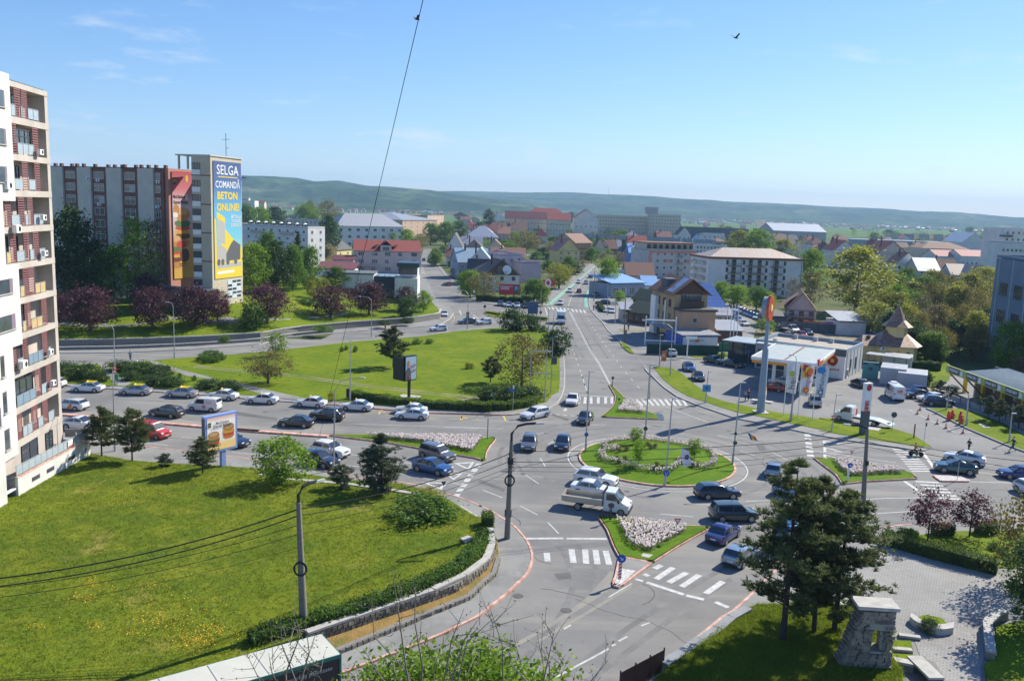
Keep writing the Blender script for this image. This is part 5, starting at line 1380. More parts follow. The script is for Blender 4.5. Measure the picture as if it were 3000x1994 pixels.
t,W,D,H=hb('apartment_building','building','new white apartment tower with dark balconies at the right edge','A5',2010,2200,320,560,20,'flat',0,'white','flat',4,8,3,Y=430)
for r in range(1,8):
 m=MB();m.box(.5,-.7,H/8*r,6,1.4,1.0);m.build('balcony',WL['dgrey'],t)
hb('apartment_building','building','low white block in front of the new apartment tower','A5',1985,2200,430,560,14,'flat',0,'white','flat',6,4,2,Y=400)
rng=random.Random(12)
for i in range(9):
 x=1050+i*118+rng.uniform(-10,10);ye=352+i*4.5+rng.uniform(-6,6)
 hb('apartment_building','building',(['leftmost of','second of','third of','fourth of','middle of','sixth of','seventh of','second last of','rightmost of'][i])+' the distant pale apartment blocks beyond the long dark hall','A5',x,x+rng.uniform(70,105),ye,450,14,'flat',0,rng.choice(['white','cream','pink','grey']),'flat',7,5,2,Y=1150,group='distant apartment blocks in a row beyond the long hall')
rng=random.Random(44)
for i in range(34):
 f,x,y=rng.choice([('A5',rng.uniform(150,1500),rng.uniform(395,470)),('A3',rng.uniform(1500,1800),rng.uniform(520,640)),('A3',rng.uniform(330,700),rng.uniform(400,560)),('A4',rng.uniform(900,1900),rng.uniform(235,330))])
 rm=rng.choice(['red','brown','dark','brown','grey']);k=rng.choice(['gx','gy','hip']);w=rng.uniform(55,95);wl_=rng.choice(['white','cream','pink','grey','yellow'])
 hb('house','house','small %s house, %s roof, crowded %s'%(wl_,rm,{'A5':'district beyond the wood','A3':'mid town','A4':'streets beyond the salmon block'}[f]),f,x,x+w,y,y+rng.uniform(38,60),rng.uniform(9,15),k,rng.uniform(3,5),wl_,rm,2,2,1,group='small houses of the far town, %s %s %s'%(wl_,rm,f))
WL['office']=wallm('office_blue',(.135,.20,.27))
t,W,D,H=hb('office_building','building','blue grey clad office block with dark windows at the right edge','A5',1938,2560,575,1190,16,'flat',0,'office','flat',1,1,1,win=False,dye=30,Y=182,dY=-40,chim=False)
for r in range(3):
 for c in range(6):
  window(t,7.0+c*9,-.04,H-7.0-r*6.2,4.6,2.9,4,0,FRAMED)
for c in range(7):
 m=MB();m.box(2.5+c*9,-.06,H/2,.16,.12,H-.1);m.build('panel_joint',WL['shade'],t)
vm=MB();rng=random.Random(3)
for i in range(1500):
 x=rng.uniform(-1400,4600);y=rng.gauss(2950,330)if x<600 else rng.gauss(4000,600)
 s=rng.uniform(6,13);h=rng.uniform(4,8)
 vm.cur=rng.choice([0,0,1,2,3]);vm.box(x,y,h/2,s,s*.8,h)
 vm.cur=rng.choice([3,4,4,5]);vm.add([(x-s*.55,y-s*.45,h),(x+s*.55,y-s*.45,h),(x+s*.55,y,h+s*.3),(x-s*.55,y,h+s*.3),(x+s*.55,y+s*.45,h),(x-s*.55,y+s*.45,h)],[(0,1,2,3),(3,2,4,5)])
vm.build('distant_village',[WL['white'],WL['cream'],WL['pink'],ROOFS['brown'],ROOFS['red'],ROOFS['white']],kind='stuff')
# FILLING STATION, CHAPEL, WASH, MONUMENT, WALLS
R2=lambda p,q:math.atan2((q-p).y,(q-p).x)
REDL=plain('logo_red',(.42,.03,.03),.5);ORNG=plain('fascia_orange',(.75,.30,.02),.5)
CF,CR=Vector((39.7,139.4)),Vector((48.8,134.4))
cw,cd=(CR-CF).length,18.4
st=thing('fuel_canopy','flat grey roofed filling station canopy with white and orange fascia','canopy',(CF.x,CF.y,0),R2(CF,CR))
m=MB();m.box(cw/2,cd/2,5.3,cw-.3,cd-.3,.5);m.build('roof',mat('canopy_roof',(.30,.345,.35),.7,.1,1),st)
for nm,mt,z,h,o in(('white_fascia',WHITE,5.45,.5,.0),('orange_fascia',ORNG,4.95,.5,.12)):
 for x,y,sx,sy in((cw/2,o,cw-2*o,.12),(cw/2,cd-o,cw-2*o,.12),(o,cd/2,.12,cd-2*o-.12),(cw-o,cd/2,.12,cd-2*o-.12)):
  m=MB();m.box(x,y,z,sx,sy,h);m.build(nm,mt,st)
m=MB();m.box(cw/2,cd/2,5.575,.3,cd-.4,.05);m.build('gutter',WL['brown'],st)
for x,y in((cw*.3,3.5),(cw*.75,3.5),(cw*.3,cd-5),(cw*.75,cd-5)):
 m=MB();m.box(x,y,2.6,.5,.5,5.0);m.build('column',WHITE,st)
text('rompetrol',1.1,REDL,st,(cw+.08,3.6,5.45),(PI/2,0,PI/2),bold=.02)
m=MB();m.box(cw+.15,.7,5.7,.3,1.2,1.2);m.build('corner_sign',REDL,st)
SP,SB,SL=Vector((60.0,151.4)),Vector((66.6,162.0)),Vector((46.5,161.0))
sh=thing('station_shop','low grey panelled filling station shop with tan felt roof and round red emblem','shop',(SL.x,SL.y,0),R2(SL,SP))
sw_=(SP-SL).length;sd=(SB-SP).length;SHH=4.8
m=MB();m.box(sw_/2,sd/2,SHH/2,sw_,sd,SHH);m.build('wall',WL['grey'],sh)
m=MB();m.box(sw_/2,sd/2,SHH+.03,sw_-.3,sd-.3,.06);m.build('roof',ROOFS['tan'],sh)
for x,y,sx,sy in((sw_/2,sd-.15,sw_,.3),(sw_-.15,sd/2,.3,sd-.6),(.15,sd/2,.3,sd-.6),(sw_/2,.15,sw_,.3)):
 m=MB();m.box(x,y,SHH+.35,sx,sy,.75);m.build('parapet',WL['bluegrey'],sh)
for x,y in((4,sd-1.2),(8,sd-1.5),(11,sd-1.3),(3,2)):
 m=MB();m.box(x,y,SHH+.5,.7,.7,.9);m.build('roof_vent',WL['grey'],sh)
m=MB();m.box(sw_/2-2,-.04,2.0,sw_-5,.1,3.4);m.build('shop_window',GLASS,sh)
m=MB();m.prism([(sw_-4.6,-.35),(sw_+.05,-.35),(sw_+.05,-.05),(sw_-4.6,-.05)],.1,SHH-.6);pn=m.build('emblem_panel',WHITE,sh)
m=MB();m.box(sw_-2.2,-.2,SHH+.05,4.7,.4,1.2);m.build('dark_band',WL['dgrey'],sh)
blob(pn,sw_-2.1,3.3,.95,.95,REDL,y=-.38);blob(pn,sw_-2.1,3.3,.32,.32,PR['yel'],y=-.42)
for a in range(8):
 p=MB();p.tube([(sw_-2.1+.6*math.cos(a*PI/4),-.37,3.3+.6*math.sin(a*PI/4)),(sw_-2.1+.6*math.cos(a*PI/4),-.41,3.3+.6*math.sin(a*PI/4))],.38,8);p.build('petal',REDL,pn)
text('rompetrol',.62,REDL,pn,(sw_-2.1,-.4,1.75),bold=.01)
for y in(4,7.5):m=MB();m.box(sw_+.03,y,2.2,.08,.8,2.2);m.build('window',GLASS,sh)
for i in range(5):m=MB();m.box(sw_+.02,1.2+i*2.4,SHH/2,.05,.08,SHH);m.build('panel_joint',WL['dgrey'],sh)
m=MB();m.prism([(-7,.5),(-.1,.5),(-.1,8),(-7,8)],4.3,4.5);m.build('porch_roof',WL['bluegrey'],sh)
for x in(-6.8,-4.6,-2.4,-.3):m=MB();m.box(x,.6,2.1,.15,.15,4.3);m.build('porch_post',DARKMETAL,sh)
m=MB();m.box(-3.5,3.5,2.0,6.4,.1,4);m.build('porch_glazing',GLASS,sh)
m=MB();m.box(sw_/2-3,-1.3,SHH+.3,9,2.6,.15);m.build('link_roof',mat('canopy_roof',(.30,.345,.35)),sh)
lawnP=g('B4',1080,740)
for k,(x,y,c,lb)in enumerate(((1160,790,ORNG,'white and orange fuel pump behind the tall sign pole'),(1560,690,WHITE,'white fuel pump under the canopy behind the flags'),(1690,620,WHITE,'white fuel pump at the far right under the canopy'))):
 p=g('B4',x,y);t=thing('fuel_pump',lb,'fuel pump',(p.x,p.y,0),R(-29),'fuel pumps')
 m=MB();m.box(0,0,.1,3.2,1.2,.2);m.build('plinth',CONC,t)
 m=MB();m.box(0,0,1.0,1.0,.6,1.6);m.build('cabinet',WHITE,t);m=MB();m.box(0,-.31,1.4,.6,.04,.4);m.build('display',BLACK,t);m=MB();m.box(.35,0,2.0,.3,.5,.5);m.build('top_sign',c,t)
 m=MB();m.tube([(.5,-.2,1.2),(.75,-.3,.7),(.6,-.3,.5),(.52,-.2,.9)],.03,5);m.build('hose',BLACK,t)
for x,y,c,lb in((2005,545,'white','white ice cabinet by the shop wall'),(2060,480,'red','red vending cabinet by the shop wall'),(2030,500,'greyl','grey gas bottle cage beside the red cabinet')):
 p=g('B4',x,y);m=MB();m.box(0,0,.85,1.0,.8,1.7);o=m.build('cabinet',PR[c],loc=(p.x,p.y,0),rz=R(58),label=lb,cat='cabinet');m=MB();m.box(0,-.42,1.0,.8,.04,1.1);m.build('door',PR['greyd'],o)
t=thing('sign_mast','tall grey tapered mast with round orange flower emblem at its top','sign',(36.9,122.6,0))
MG=mat('mast_grey',(.26,.32,.38),.5,.06,2)
m=MB();m.box(0,0,.1,2,2,.3);m.build('foot',CONC,t)
m=MB();m.tube([(0,0,.2),(0,0,9.5),(-.02,0,9.7),(0,0,13.8)],[.58,.44,.31,.24],20);m.build('mast',MG,t,sm=50)
ex_=MB();cz=15.6
n=Vector((.87,-.49,0));o=Vector((-.2,0,cz))
pts=[]
ex_.tube([o-n*.5,o+n*.4],1.6,28);ex_.build('emblem_drum',MG,t)
for a in range(10):
 q=MB();c,s=math.cos(a*PI/5),math.sin(a*PI/5);side=Vector((n.y,-n.x,0))*-1
 cc=o+side*c*1.0+Vector((0,0,s*1.15));q.tube([cc+n*.2,cc+n*(.56+.01*(a%2))],.78,14);q.build('petal',plain('emblem_orange',(.55,.10,.035),.4),t)
q=MB();q.tube([o+n*.4,o+n*.62],.55,14);q.build('emblem_core',PR['yel'],t);q=MB();q.tube([o+n*.5,o+n*.66],.3,12);q.build('emblem_centre',WHITE,t)
t=thing('price_totem','slim tall white and dark red price totem on the verge','sign',(47.8,112.1,0),R(20))
m=MB();m.box(0,0,1.7,1.15,.45,3.4);m.build('base',WL['dgrey'],t);m=MB();m.box(0,0,5.2,1.2,.5,3.8);m.build('board',WHITE,t)
m=MB();m.box(-.1,-.26,3.9,.7,.04,1.6);m.build('price_panel',REDL,t);blob(t,0,6.5,.4,.45,REDL,y=-.27);m=MB();m.box(.61,0,4.4,.04,.4,5.2);m.build('side_strip',WL['wood'],t)
for i,sname in enumerate(('7,05','7,28','4,10')):text(sname,.42,WHITE,t,(-.1,-.29,4.45-.5*i))
def flagpole(name,label,f,x,y,xt,yt,ftop,fbot,fw,decor,group=None):
 p=g(f,x,y,.15);top=at(f,xt,yt,p.y)
 t=thing(name,label,'flag',(p.x,p.y,.15),0,group)
 h=top.z-.15
 m=MB();m.tube([(0,0,0),(0,0,h)],[.07,.045],8);m.build('pole',WHITE,t)
 z1,z0=at(f,xt,ftop,p.y).z-.15,at(f,xt,fbot,p.y).z-.15
 m=MB();nx,nz=8,12
 vs=[((i/nx)*fw*(1-.16*(j/nz))+.06,.12*math.sin(i*1.1+j*.5),z1-(z1-z0)*j/nz+.22*(i/nx)*math.sin(j*.35)-.1*i/nx)for j in range(nz+1)for i in range(nx+1)]
 m.add(vs,[(j*(nx+1)+i,(j+1)*(nx+1)+i,(j+1)*(nx+1)+i+1,j*(nx+1)+i+1)for j in range(nz)for i in range(nx)])
 c=m.build('cloth',mat('flag_white',(.72,.72,.74),.8,.04,2),t,sm=80)
 decor(c,z0,z1,fw)
 return t
def fy(z):return-.16
def dec1(c,z0,z1,w):
 blob(c,w*.42,z0+(z1-z0)*.62,.38,.42,plain('leaf_green',(.42,.5,.03)),y=-.18);text('hei',1.5,PR['greyd'],c,(w*.5,-.19,z0+(z1-z0)*.30),(PI/2,-PI/2,0))
def dec2(c,z0,z1,w):
 for i in range(7):blob(c,w*(.15+.09*i),z1-.35-.16*(7-i)*(i%2)-.1*i,.42,.5,(PR['orange'],PR['yel'],REDL)[i%3],.07,w*.92,i,y=-.18-.002*i)
 text('rompetrol',1.05,plain('flag_magenta',(.35,.03,.18)),c,(w*.52,-.2,z0+(z1-z0)*.52),(PI/2,-PI/2,0));blob(c,w*.45,z0+.75,.42,.42,PR['orange'],y=-.19);blob(c,w*.45,z0+.75,.16,.16,PR['yel'],y=-.22)
def dec3(c,z0,z1,w):
 blob(c,w*.35,z1-.55,.6,.5,plain('flag_blue',(.03,.22,.55)),.07,w*.9,2,y=-.18);text('KazMunayGas',.85,PR['navy'],c,(w*.48,-.2,z0+(z1-z0)*.52),(PI/2,-PI/2,0));blob(c,w*.42,z0+.55,.34,.34,PR['navy'],y=-.19);blob(c,w*.42,z0+.55,.2,.2,WHITE,y=-.22)
flagpole('flag','white vertical flag with lime leaf, left of three on the verge','B4',1376,930,1430,380,385,690,1.75,dec1,'station flags')
flagpole('flag','white vertical flag with orange flower corner, middle of three','B4',1522,950,1582,400,410,722,1.75,dec2,'station flags')
flagpole('flag','white vertical flag with blue corner and round blue mark, right of three','B4',1672,975,1732,380,425,728,1.75,dec3,'station flags')
ch=thing('chapel','small yellow chapel with brown roofs, pointed turret and wooden cross','chapel',(75.0,172.4,0),R(-3))
YW=wallm('chapel_yellow',(.62,.50,.24),.05)
m=MB();m.prism([(0,0),(7.0,0),(8.6,2.2),(8.6,5.4),(7,7.6),(0,7.6)],0,3.5);m.build('nave',YW,ch)
m=MB();m.prism([(-2.6,1.6),(-.02,1.6),(-.02,6),(-2.6,6)],0,3.2);m.build('porch',YW,ch)
RFM=mat('copper_brown_roof',(.20,.115,.085),.55,.25,1.5,0,.2,world_pos=True,col2=(.30,.18,.13))
m=MB();e=[(-.6,-.7),(7.3,-.7),(9.4,1.9),(9.4,5.7),(7.3,8.3),(-.6,8.3)];r_=[(2.2,3.8),(6.0,3.8)]
vs=[(*q,3.35)for q in e]+[(*q,6.2)for q in r_]+[(*q,3.25)for q in e]
m.add(vs,[(0,1,7,6),(1,2,7),(2,3,7),(3,4,7),(4,5,6,7),(5,0,6),(0,8,9,1),(1,9,10,2),(2,10,11,3),(3,11,12,4),(4,12,13,5),(5,13,8,0)]);m.build('roof',RFM,ch)
m=MB();m.add([(-3.2,1.0,3.1),(.5,1.0,3.1),(.5,3.8,5.0),(-2.2,3.8,5.0),(-3.2,6.6,3.1),(.5,6.6,3.1)],[(0,1,2,3),(3,2,5,4),(0,3,4)]);m.build('porch_roof',RFM,ch)
oc=lambda r,z,n=8:[(4.6+r*math.cos(2*PI*i/n+.39),3.8+r*math.sin(2*PI*i/n+.39),z)for i in range(n)]
m=MB();m.prism([p[:2]for p in oc(2.1,0)],4.3,7.3);m.build('turret',YW,ch)
m=MB();m.add(oc(3.1,7.1)+oc(1.6,8.4)+oc(.15,11.4),[(i,(i+1)%8,(i+1)%8+8,i+8)for i in range(8)]+[(i+8,(i+1)%8+8,(i+1)%8+16,i+16)for i in range(8)]+[tuple(range(8))[::-1],tuple(range(16,24))]);m.build('turret_roof',RFM,ch)
m=MB();m.box(4.6,3.8,12.0,.1,.1,1.3);m.box(4.6,3.8,12.2,.6,.1,.1);m.build('roof_cross',GALV,ch)
CW=plain('cross_wood',(.42,.16,.04))
m=MB();m.box(3.9,-.05,1.75,.16,.1,1.7);m.box(3.9,-.05,2.15,.95,.09,.16);m.build('wall_cross',CW,ch)
for x in(1.9,5.9):
 m=MB();m.add([(x-.42,-.04,.9),(x+.42,-.04,.9),(x+.42,-.04,1.9)]+[(x+.42*math.cos(a*PI/8),-.04,1.9+.42*math.sin(a*PI/8))for a in range(1,8)]+[(x-.42,-.04,1.9)],[tuple(range(11))]);w=m.build('window',FRAMEB,ch)
 m=MB();m.box(x,-.06,1.45,.5,.04,1.0);m.build('pane',GLASS,w)
ac_unit(ch,.6,-.2,2.9)
for(x,y),(w,d_,h),lb in(((612,430),(4.2,6,2.9),'white container cabin with grey ribbed side, larger of the pair'),((790,470),(4.6,6,2.6),'second grey white container beside the parked cars'),((655,268),(5,5,2.4),'low white container with pale roof below the chapel hedge')):
 p=g('B5',x,y);t=thing('container',lb,'container',(p.x,p.y,0),R(-26),'station containers')
 m=MB();m.box(w/2,d_/2,h/2,w,d_,h);m.build('body',mat('container_white',(.50,.52,.55),.5,.08,1),t);m=MB();m.box(w/2,d_/2,h+.04,w+.05,d_+.05,.1);m.build('roof',ROOFS['grey'],t)
 m=MB()
 for i in range(int(w/.32)):m.box(.2+i*.32,-.02,h/2,.1,.06,h-.2)
 m.build('ribs',WL['grey'],t)
 m=MB();m.box(-.02,1.5,1.1,.05,.9,2.0);m.build('door',WHITE,t)
p=g('B5',430,372);t=thing('advert_panel','teal and white notice panel by the filling station wall','sign',(p.x,p.y,0),R(-20));m=MB();m.box(1.4,0,1.6,2.7,.5,3.0);m.build('board',plain('teal_board',(.10,.32,.30)),t);m=MB();m.box(1.4,-.27,2.8,2.6,.04,.4);m.build('header',WL['dgrey'],t);text('TERAPIA',.3,WHITE,t,(1.4,-.3,2.8));m=MB();m.box(1.4,-.27,1.9,.7,.04,.6);m.build('mark',PR['greyd'],t)
p=g('B5',490,260);t=thing('bike_shelter','pale sheet roofed shelter on green frame beside the chapel','shelter',(p.x,p.y,0),R(-35));m=MB();m.box(3.5,1.5,2.6,8,3.2,.1);m.build('roof',ROOFS['grey'],t);m=MB()
for x in(0,2.4,4.8,7):m.box(x,0,1.3,.1,.1,2.6)
m.build('post',GSCR,t)
wA,wB=Vector((76.6,147.9)),Vector((77.4,125.6))
wA,wB=g('B5',1305,262,4.2).xy,g('B5',2091,545,4.2).xy
wl_=(wB-wA).length*1.25
wb=thing('car_wash','car wash row with corrugated roof, lime and black banner fascia and yellow bay arches','car wash',(wA.x,wA.y,0),R2(wA,wB))
m=MB();m.add([(3.5,0.3,4.1),(wl_,.3,4.1),(wl_,8.4,4.9),(3.5,8.4,4.9),(3.5,.3,3.95),(wl_,.3,3.95),(wl_,8.4,4.75),(3.5,8.4,4.75)],[(0,1,2,3),(4,7,6,5),(0,4,5,1),(1,5,6,2),(2,6,7,3),(3,7,4,0)]);rf=m.build('roof',mat('wash_roof',(.38,.42,.41),.5,.08,1),wb)
for i in range(int((wl_-3.5)/.45)):m=MB();m.add([(3.6+i*.45,.3,4.13),(3.7+i*.45,.3,4.13),(3.7+i*.45,8.4,4.95),(3.6+i*.45,8.4,4.95),(3.65+i*.45,.3,4.2),(3.65+i*.45,8.4,5.02)],[(0,4,5,3),(4,1,2,5)]);m.build('roof_rib',MATS['wash_roof'],rf)
m=MB();m.box(wl_/2,0,4.0,wl_,.18,1.25);fa=m.build('fascia',plain('lime_print',(.40,.46,.12)),wb)
nb_=5;bw=wl_/nb_
for i in range(nb_):
 x=bw*(i+.5)
 m=MB();m.prism([(x-1.7,-.1),(x+1.5,-.1),(x+1.5,-.14),(x-1.7,-.14)],3.55,4.5);q=m.build('banner_panel',PR['greyd'],fa)
 text('WASH BAY',.62,WHITE,q,(x-.1,-.16,4.05),sx=.9,bold=.02)
 m=MB();m.add([(x+1.7,-.12,3.5),(x+2.6,-.12,3.6),(x+2.5,-.12,4.3),(x+1.9,-.12,4.5)],[(0,1,2,3)]);m.build('white_shape',WHITE,fa)
 m=MB();m.tube([(bw*i+.3,.2,3.5),(bw*i+2.0,3.2,.1)],.14,6);m.build('strut',WL['wood'],wb)
 m=MB();m.box(bw*(i+1)-.3,5.2,2.0,.35,6.0,4.0);m.build('bay_wall',WL['beige'],wb)
 m=MB();yc=plain('arch_yellow',(.72,.52,.02),.4);m.box(x-1.9,3.0,1.5,.5,.5,3.0,0);m.box(x-.3,3.0,3.0,3.6,.5,.55);m.build('bay_arch',yc,wb)
m=MB();m.box(wl_/2,8.3,2.3,wl_,.2,4.6);m.build('back_wall',WL['dgrey'],wb)
# walls
STONE=mat('rubble_stone',(.15,.132,.10),.9,.35,1.9,.4,world_pos=True,col2=(.20,.18,.145))
MORTAR=mat('wall_mortar',(.20,.19,.17),.95,.15,3,.2,world_pos=True)
rng=random.Random(8)
def stonewall(name,label,pts,z0,z1,th,cap=None,stones=None,capname='coping_slab',caplen=3.4,capw=.55,lat=0.0,flip=-1):
 a0=Vector(pts[0]);t=thing(name,label,'wall',(a0.x,a0.y,0))
 core=MB();P_=[Vector(p)-a0 for p in pts]
 for a,c in zip(P_,P_[1:]):
  d=(c-a).normalized();n=Vector((-d.y,d.x))
  core.prism([a+n*th/2,a-n*th/2,c-n*th/2,c+n*th/2],z0-.3,z1)
 core.build('core',MORTAR,t)
 q=resample(P_,stones or.5)
 if stones:
  rows=max(1,round((z1-z0)/.3));k=0;shapes=[]
  for s in range(6):
   mb=MB();mb.box(0,0,0,stones*rng.uniform(.8,.95),.12,(z1-z0)/rows*rng.uniform(.78,.93),top=rng.uniform(.8,1));shapes.append(mb.mesh('stone',STONE))
  for r in range(rows):
   for a,c in zip(q,q[1:]):
    if k>=295:break
    k+=1;d=(c-a);n=Vector((-d.y,d.x)).normalized()*flip;p=(a+c)/2-n*(th/2+rng.uniform(0,.05))+d*(.5*(r%2))
    obj('stone',rng.choice(shapes),t,(p.x,p.y,z0+(r+.5)*(z1-z0)/rows),math.atan2(d.y,d.x),rot=(rng.uniform(-.1,.1),rng.uniform(-.12,.12),math.atan2(d.y,d.x)+rng.uniform(-.12,.12)))
 if cap:
  q=resample(P_,caplen)
  for i,(a,c)in enumerate(zip(q,q[1:])):
   d=(c-a).normalized();n=Vector((-d.y,d.x));mb=MB();e=rng.uniform(-.02,.05)
   mb.prism([a+d*.03+n*capw/2,a+d*.03-n*capw/2,c-d*.03-n*capw/2,c-d*.03+n*capw/2],z1+e,z1+.16+e);mb.build(capname,cap,t)
 return t
cur=PP(('C2',2120,372,2140,470,2126,560,2080,645,1960,745,1810,843,1570,933,1190,1063,970,1143,760,1215,560,1290))
stonewall('retaining_wall','curved stone retaining wall with concrete coping slabs below the meadow',cur,.25,.95,.45,CONC,.42)
cur2=PP(('C2',2190,560,2150,690,2060,765,1940,885,1500,1065,860,1335,300,1560))
stonewall('retaining_wall','low rubble stone edging wall between dry grass strip and pavement',cur2,.1,.42,.35,None,.45)
stonewall('retaining_wall','straight low concrete edge along the back of the meadow beneath the pines',PP(('B2',230,1150,330,1185,640,1205,1000,1235,1420,1300,1600,1330)),.1,.45,.35,CONC)
stonewall('retaining_wall','concrete kerb wall at the meadow corner by the yellow bush',PP(('B2',1890,1425,1960,1475,2050,1530),('B3',250,1372)),.1,.5,.4,CONC)
wl3s=wl3
stonewall('park_wall','long dry stone wall below the park slope on the upper road',wl3s,.3,1.45,.4,KERB,None,caplen=4,capw=.5)
low=PP(('B1',-200,512,345,508,800,500,1300,478,1702,450),('A2',600,1605,900,1580))
stonewall('park_wall','lower concrete terrace wall along the upper road pavement',low,.12,.55,.35,CONC,None,caplen=4,capw=.45)
stonewall('low_wall','dark concrete slab wall along the pine bank pavement',PP(('C3',1560,1530,1700,1445,1900,1310,1990,1255),('C4',330,1200,470,1120)),.15,.75,.5,mat('grey_slab',(.22,.23,.24),.8,.12,1,.1,world_pos=True),None,caplen=2.2,capw=.7)
stonewall('low_wall','low pale concrete wall behind the three pines at the plaza edge',PP(('C4',780,1055,1040,1068,1230,1085)),.15,.55,.4,CONC,None)
stonewall('low_wall','concrete planter wall right of the stone monument',PP(('C5',385,1478,545,1510)),.2,.55,.5,CONC,None,capw=.6)
stonewall('low_wall','broad concrete step wall at the lower edge of the plaza',PP(('C5',545,1465,640,1478,690,1568,720,1660)),.15,.6,.9,CONC,None,capw=1.0)
stonewall('low_wall','pale parapet along the right edge of the plaza',PP(('C5',1095,1440,1080,1330,1068,1190,1130,1150,1200,1140)),.15,.7,.5,CONC,None,caplen=2.4,capw=.6)
for q in(('C5',440,1265,540,1272,600,1285),('C5',395,1365,540,1378)):
 stonewall('low_wall','flat concrete divider between the small grass plots, %s'%('far one' if q[2]==1265 else 'near one'),PP(q),.15,.22,.3,CONC,None,capw=.4)
mo=thing('monument','rough stone monument wall with arched opening and slab top beside the plaza','monument',(21.1,49.6,zHill(21.1,49.6)-.05),R(-4))
MHt=at('C4',1240,1040,49.6).z-zHill(21.1,49.6)
prof=lambda z:1.15*(z/MHt)**.9
W_=3.05
oz0,oz1,ox0,ox1=MHt*.27,MHt*.66,1.8,2.5
m=MB();n=10
for i in range(n):
 za,zb_=MHt*i/n,MHt*(i+1)/n
 zc=(za+zb_)/2
 segs=[(prof(zc),ox0),(ox1,W_-(.25 if zc<oz1*.93 else 0))]if oz0<zc<oz1 else[(prof(zc),W_)]
 for a,c in segs:m.box((a+c)/2,.55,zc,c-a,1.1,zb_-za)
m.build('core',MORTAR,mo)
rng=random.Random(2);shapes=[]
for s in range(10):
 mb=MB();w,h=rng.uniform(.24,.40),rng.uniform(.2,.29);pts=[(-w/2+rng.uniform(0,.05),-h/2),(w/2-rng.uniform(0,.06),-h/2+rng.uniform(0,.04)),(w/2,h/2-rng.uniform(0,.05)),(rng.uniform(-.05,.05),h/2),(-w/2,h/2-rng.uniform(0,.06))]
 mb.add([(x,-.1,z)for x,z in pts]+[(x*1.1,.05,z*1.1)for x,z in pts],[(0,1,2,3,4),*[(i,i+5,(i+1)%5+5,(i+1)%5)for i in range(5)]]);shapes.append(mb.mesh('stone',STONE))
z=.14
while z<MHt-.1:
 x=prof(z)+.1+rng.uniform(0,.2)
 while x<W_-.1:
  if not(oz0-.1<z<oz1+.05 and ox0-.12<x<ox1+.1)and not(oz1<z<oz1+.75 and 1.5<x):
   obj('stone',rng.choice(shapes),mo,(x,.0,z),rot=(rng.uniform(-.1,.1),rng.uniform(-.3,.3),0),sc=((q:=rng.uniform(.75,1.5)),1.3,rng.uniform(.85,1.25)))
  x+=.34*q+rng.uniform(-.02,.04)
 z+=.25
for k in range(int(MHt/.27)):
 for y in(.25,.6,.92):
  obj('stone',rng.choice(shapes),mo,(W_-(.25 if oz0<.27*k<oz1 else 0),y,.15+.27*k),PI/2);obj('stone',rng.choice(shapes),mo,(prof(.15+.27*k),y,.15+.27*k),-PI/2)
PLQ=mat('grey_plaster',(.24,.25,.22),.85,.15,3,.1)
m=MB();m.box(2.3,.0,oz1+.38,1.5,.2,.72);m.build('plaster_panel',PLQ,mo)
m=MB();m.box(2.0,.55,MHt+.11,2.5,1.5,.22);m.build('top_slab',CONC,mo)
m=MB();m.box((ox0+ox1)/2,.5,oz0+.03,ox1-ox0+.1,1.15,.08);m.build('sill_slab',CONC,mo)
m=MB();m.tube([(2.68,.35,oz0),(2.68,.35,oz1)],.28,8);m.build('painted_pillar',mat('graffiti_blue',(.10,.20,.22),.7,.5,4,0,col2=(.35,.40,.38)),mo)
for i,(x,zz,s)in enumerate(((2.3,MHt-.75,'DRZEA'),(2.6,oz1+.55,'SOLAR'),(2.8,oz1+.2,'KAN'))):text(s,.3,PR['greyd'],mo,(x,-.16,zz),(PI/2,R(-4),0),bold=.01,name='graffiti')
p=g('C5',690,1215);t=thing('planter','crescent concrete planter bench on the plaza','planter',(p.x,p.y,.15))
m=MB();n=14
o_=[PP(('C5',*q))[0]for q in((518,1165),(560,1200),(640,1235),(740,1258),(830,1248))];o_=spline(o_,n=4);i_=spline([PP(('C5',*q))[0]for q in((530,1140),(600,1185),(660,1210),(740,1222),(835,1205))],n=4)
rel=lambda q:(q[0]-p.x,q[1]-p.y)
for a,c,d_,e in zip(o_,o_[1:],i_,i_[1:]):m.prism([rel(a),rel(c),rel(e),rel(d_)],0,.5)
m.build('bench_rim',CONC,t);m=MB();m.prism([rel(q)for q in PP(('C5',560,1165,620,1140,740,1160,780,1200,740,1218,660,1206))],0,.35);m.build('soil_bed',GRASS,t)
A_,B_,C_=Vector((-17.3,41.8)),Vector((-10.87,46.38)),Vector((-8.98,44.37))
d=(B_-A_).normalized()
tk=thing('box_trailer','box body of a lorry with pale roof and green edges at the bottom left','trailer',(C_.x,C_.y,0),R2(A_,B_))
bl,bw=13.0,2.65
m=MB();m.box(-bl/2,bw/2,2.3,bl,bw,2.5);m.build('body',plain('trailer_black',(.012,.014,.016),.4),tk)
m=MB();m.box(-bl/2,bw/2,3.58,bl,bw,.06);m.build('roof',mat('trailer_roof',(.50,.49,.42),.6,.06,1,0),tk)
TG=plain('trailer_green',(.012,.14,.11),.4)
for x,y,z,sx,sy,sz in((-bl/2,.0,3.5,bl,.1,.2),(0,bw/2,3.5,.1,bw,.2),(0,.0,2.3,.12,.12,2.6),(0,bw,2.3,.12,.12,2.6),(-bl/2,0,1.1,bl,.1,.2),(-bl/2,bw,3.5,bl,.1,.2),(-bl,bw/2,3.5,.1,bw,.2)):
 m=MB();m.box(x,y,z,sx,sy,sz);m.build('edge_trim',TG,tk)
for i in range(5):m=MB();m.box(-1.5-i*2.5,bw/2,3.625,.05,bw-.1,.02);m.build('roof_seam',WL['grey'],tk)
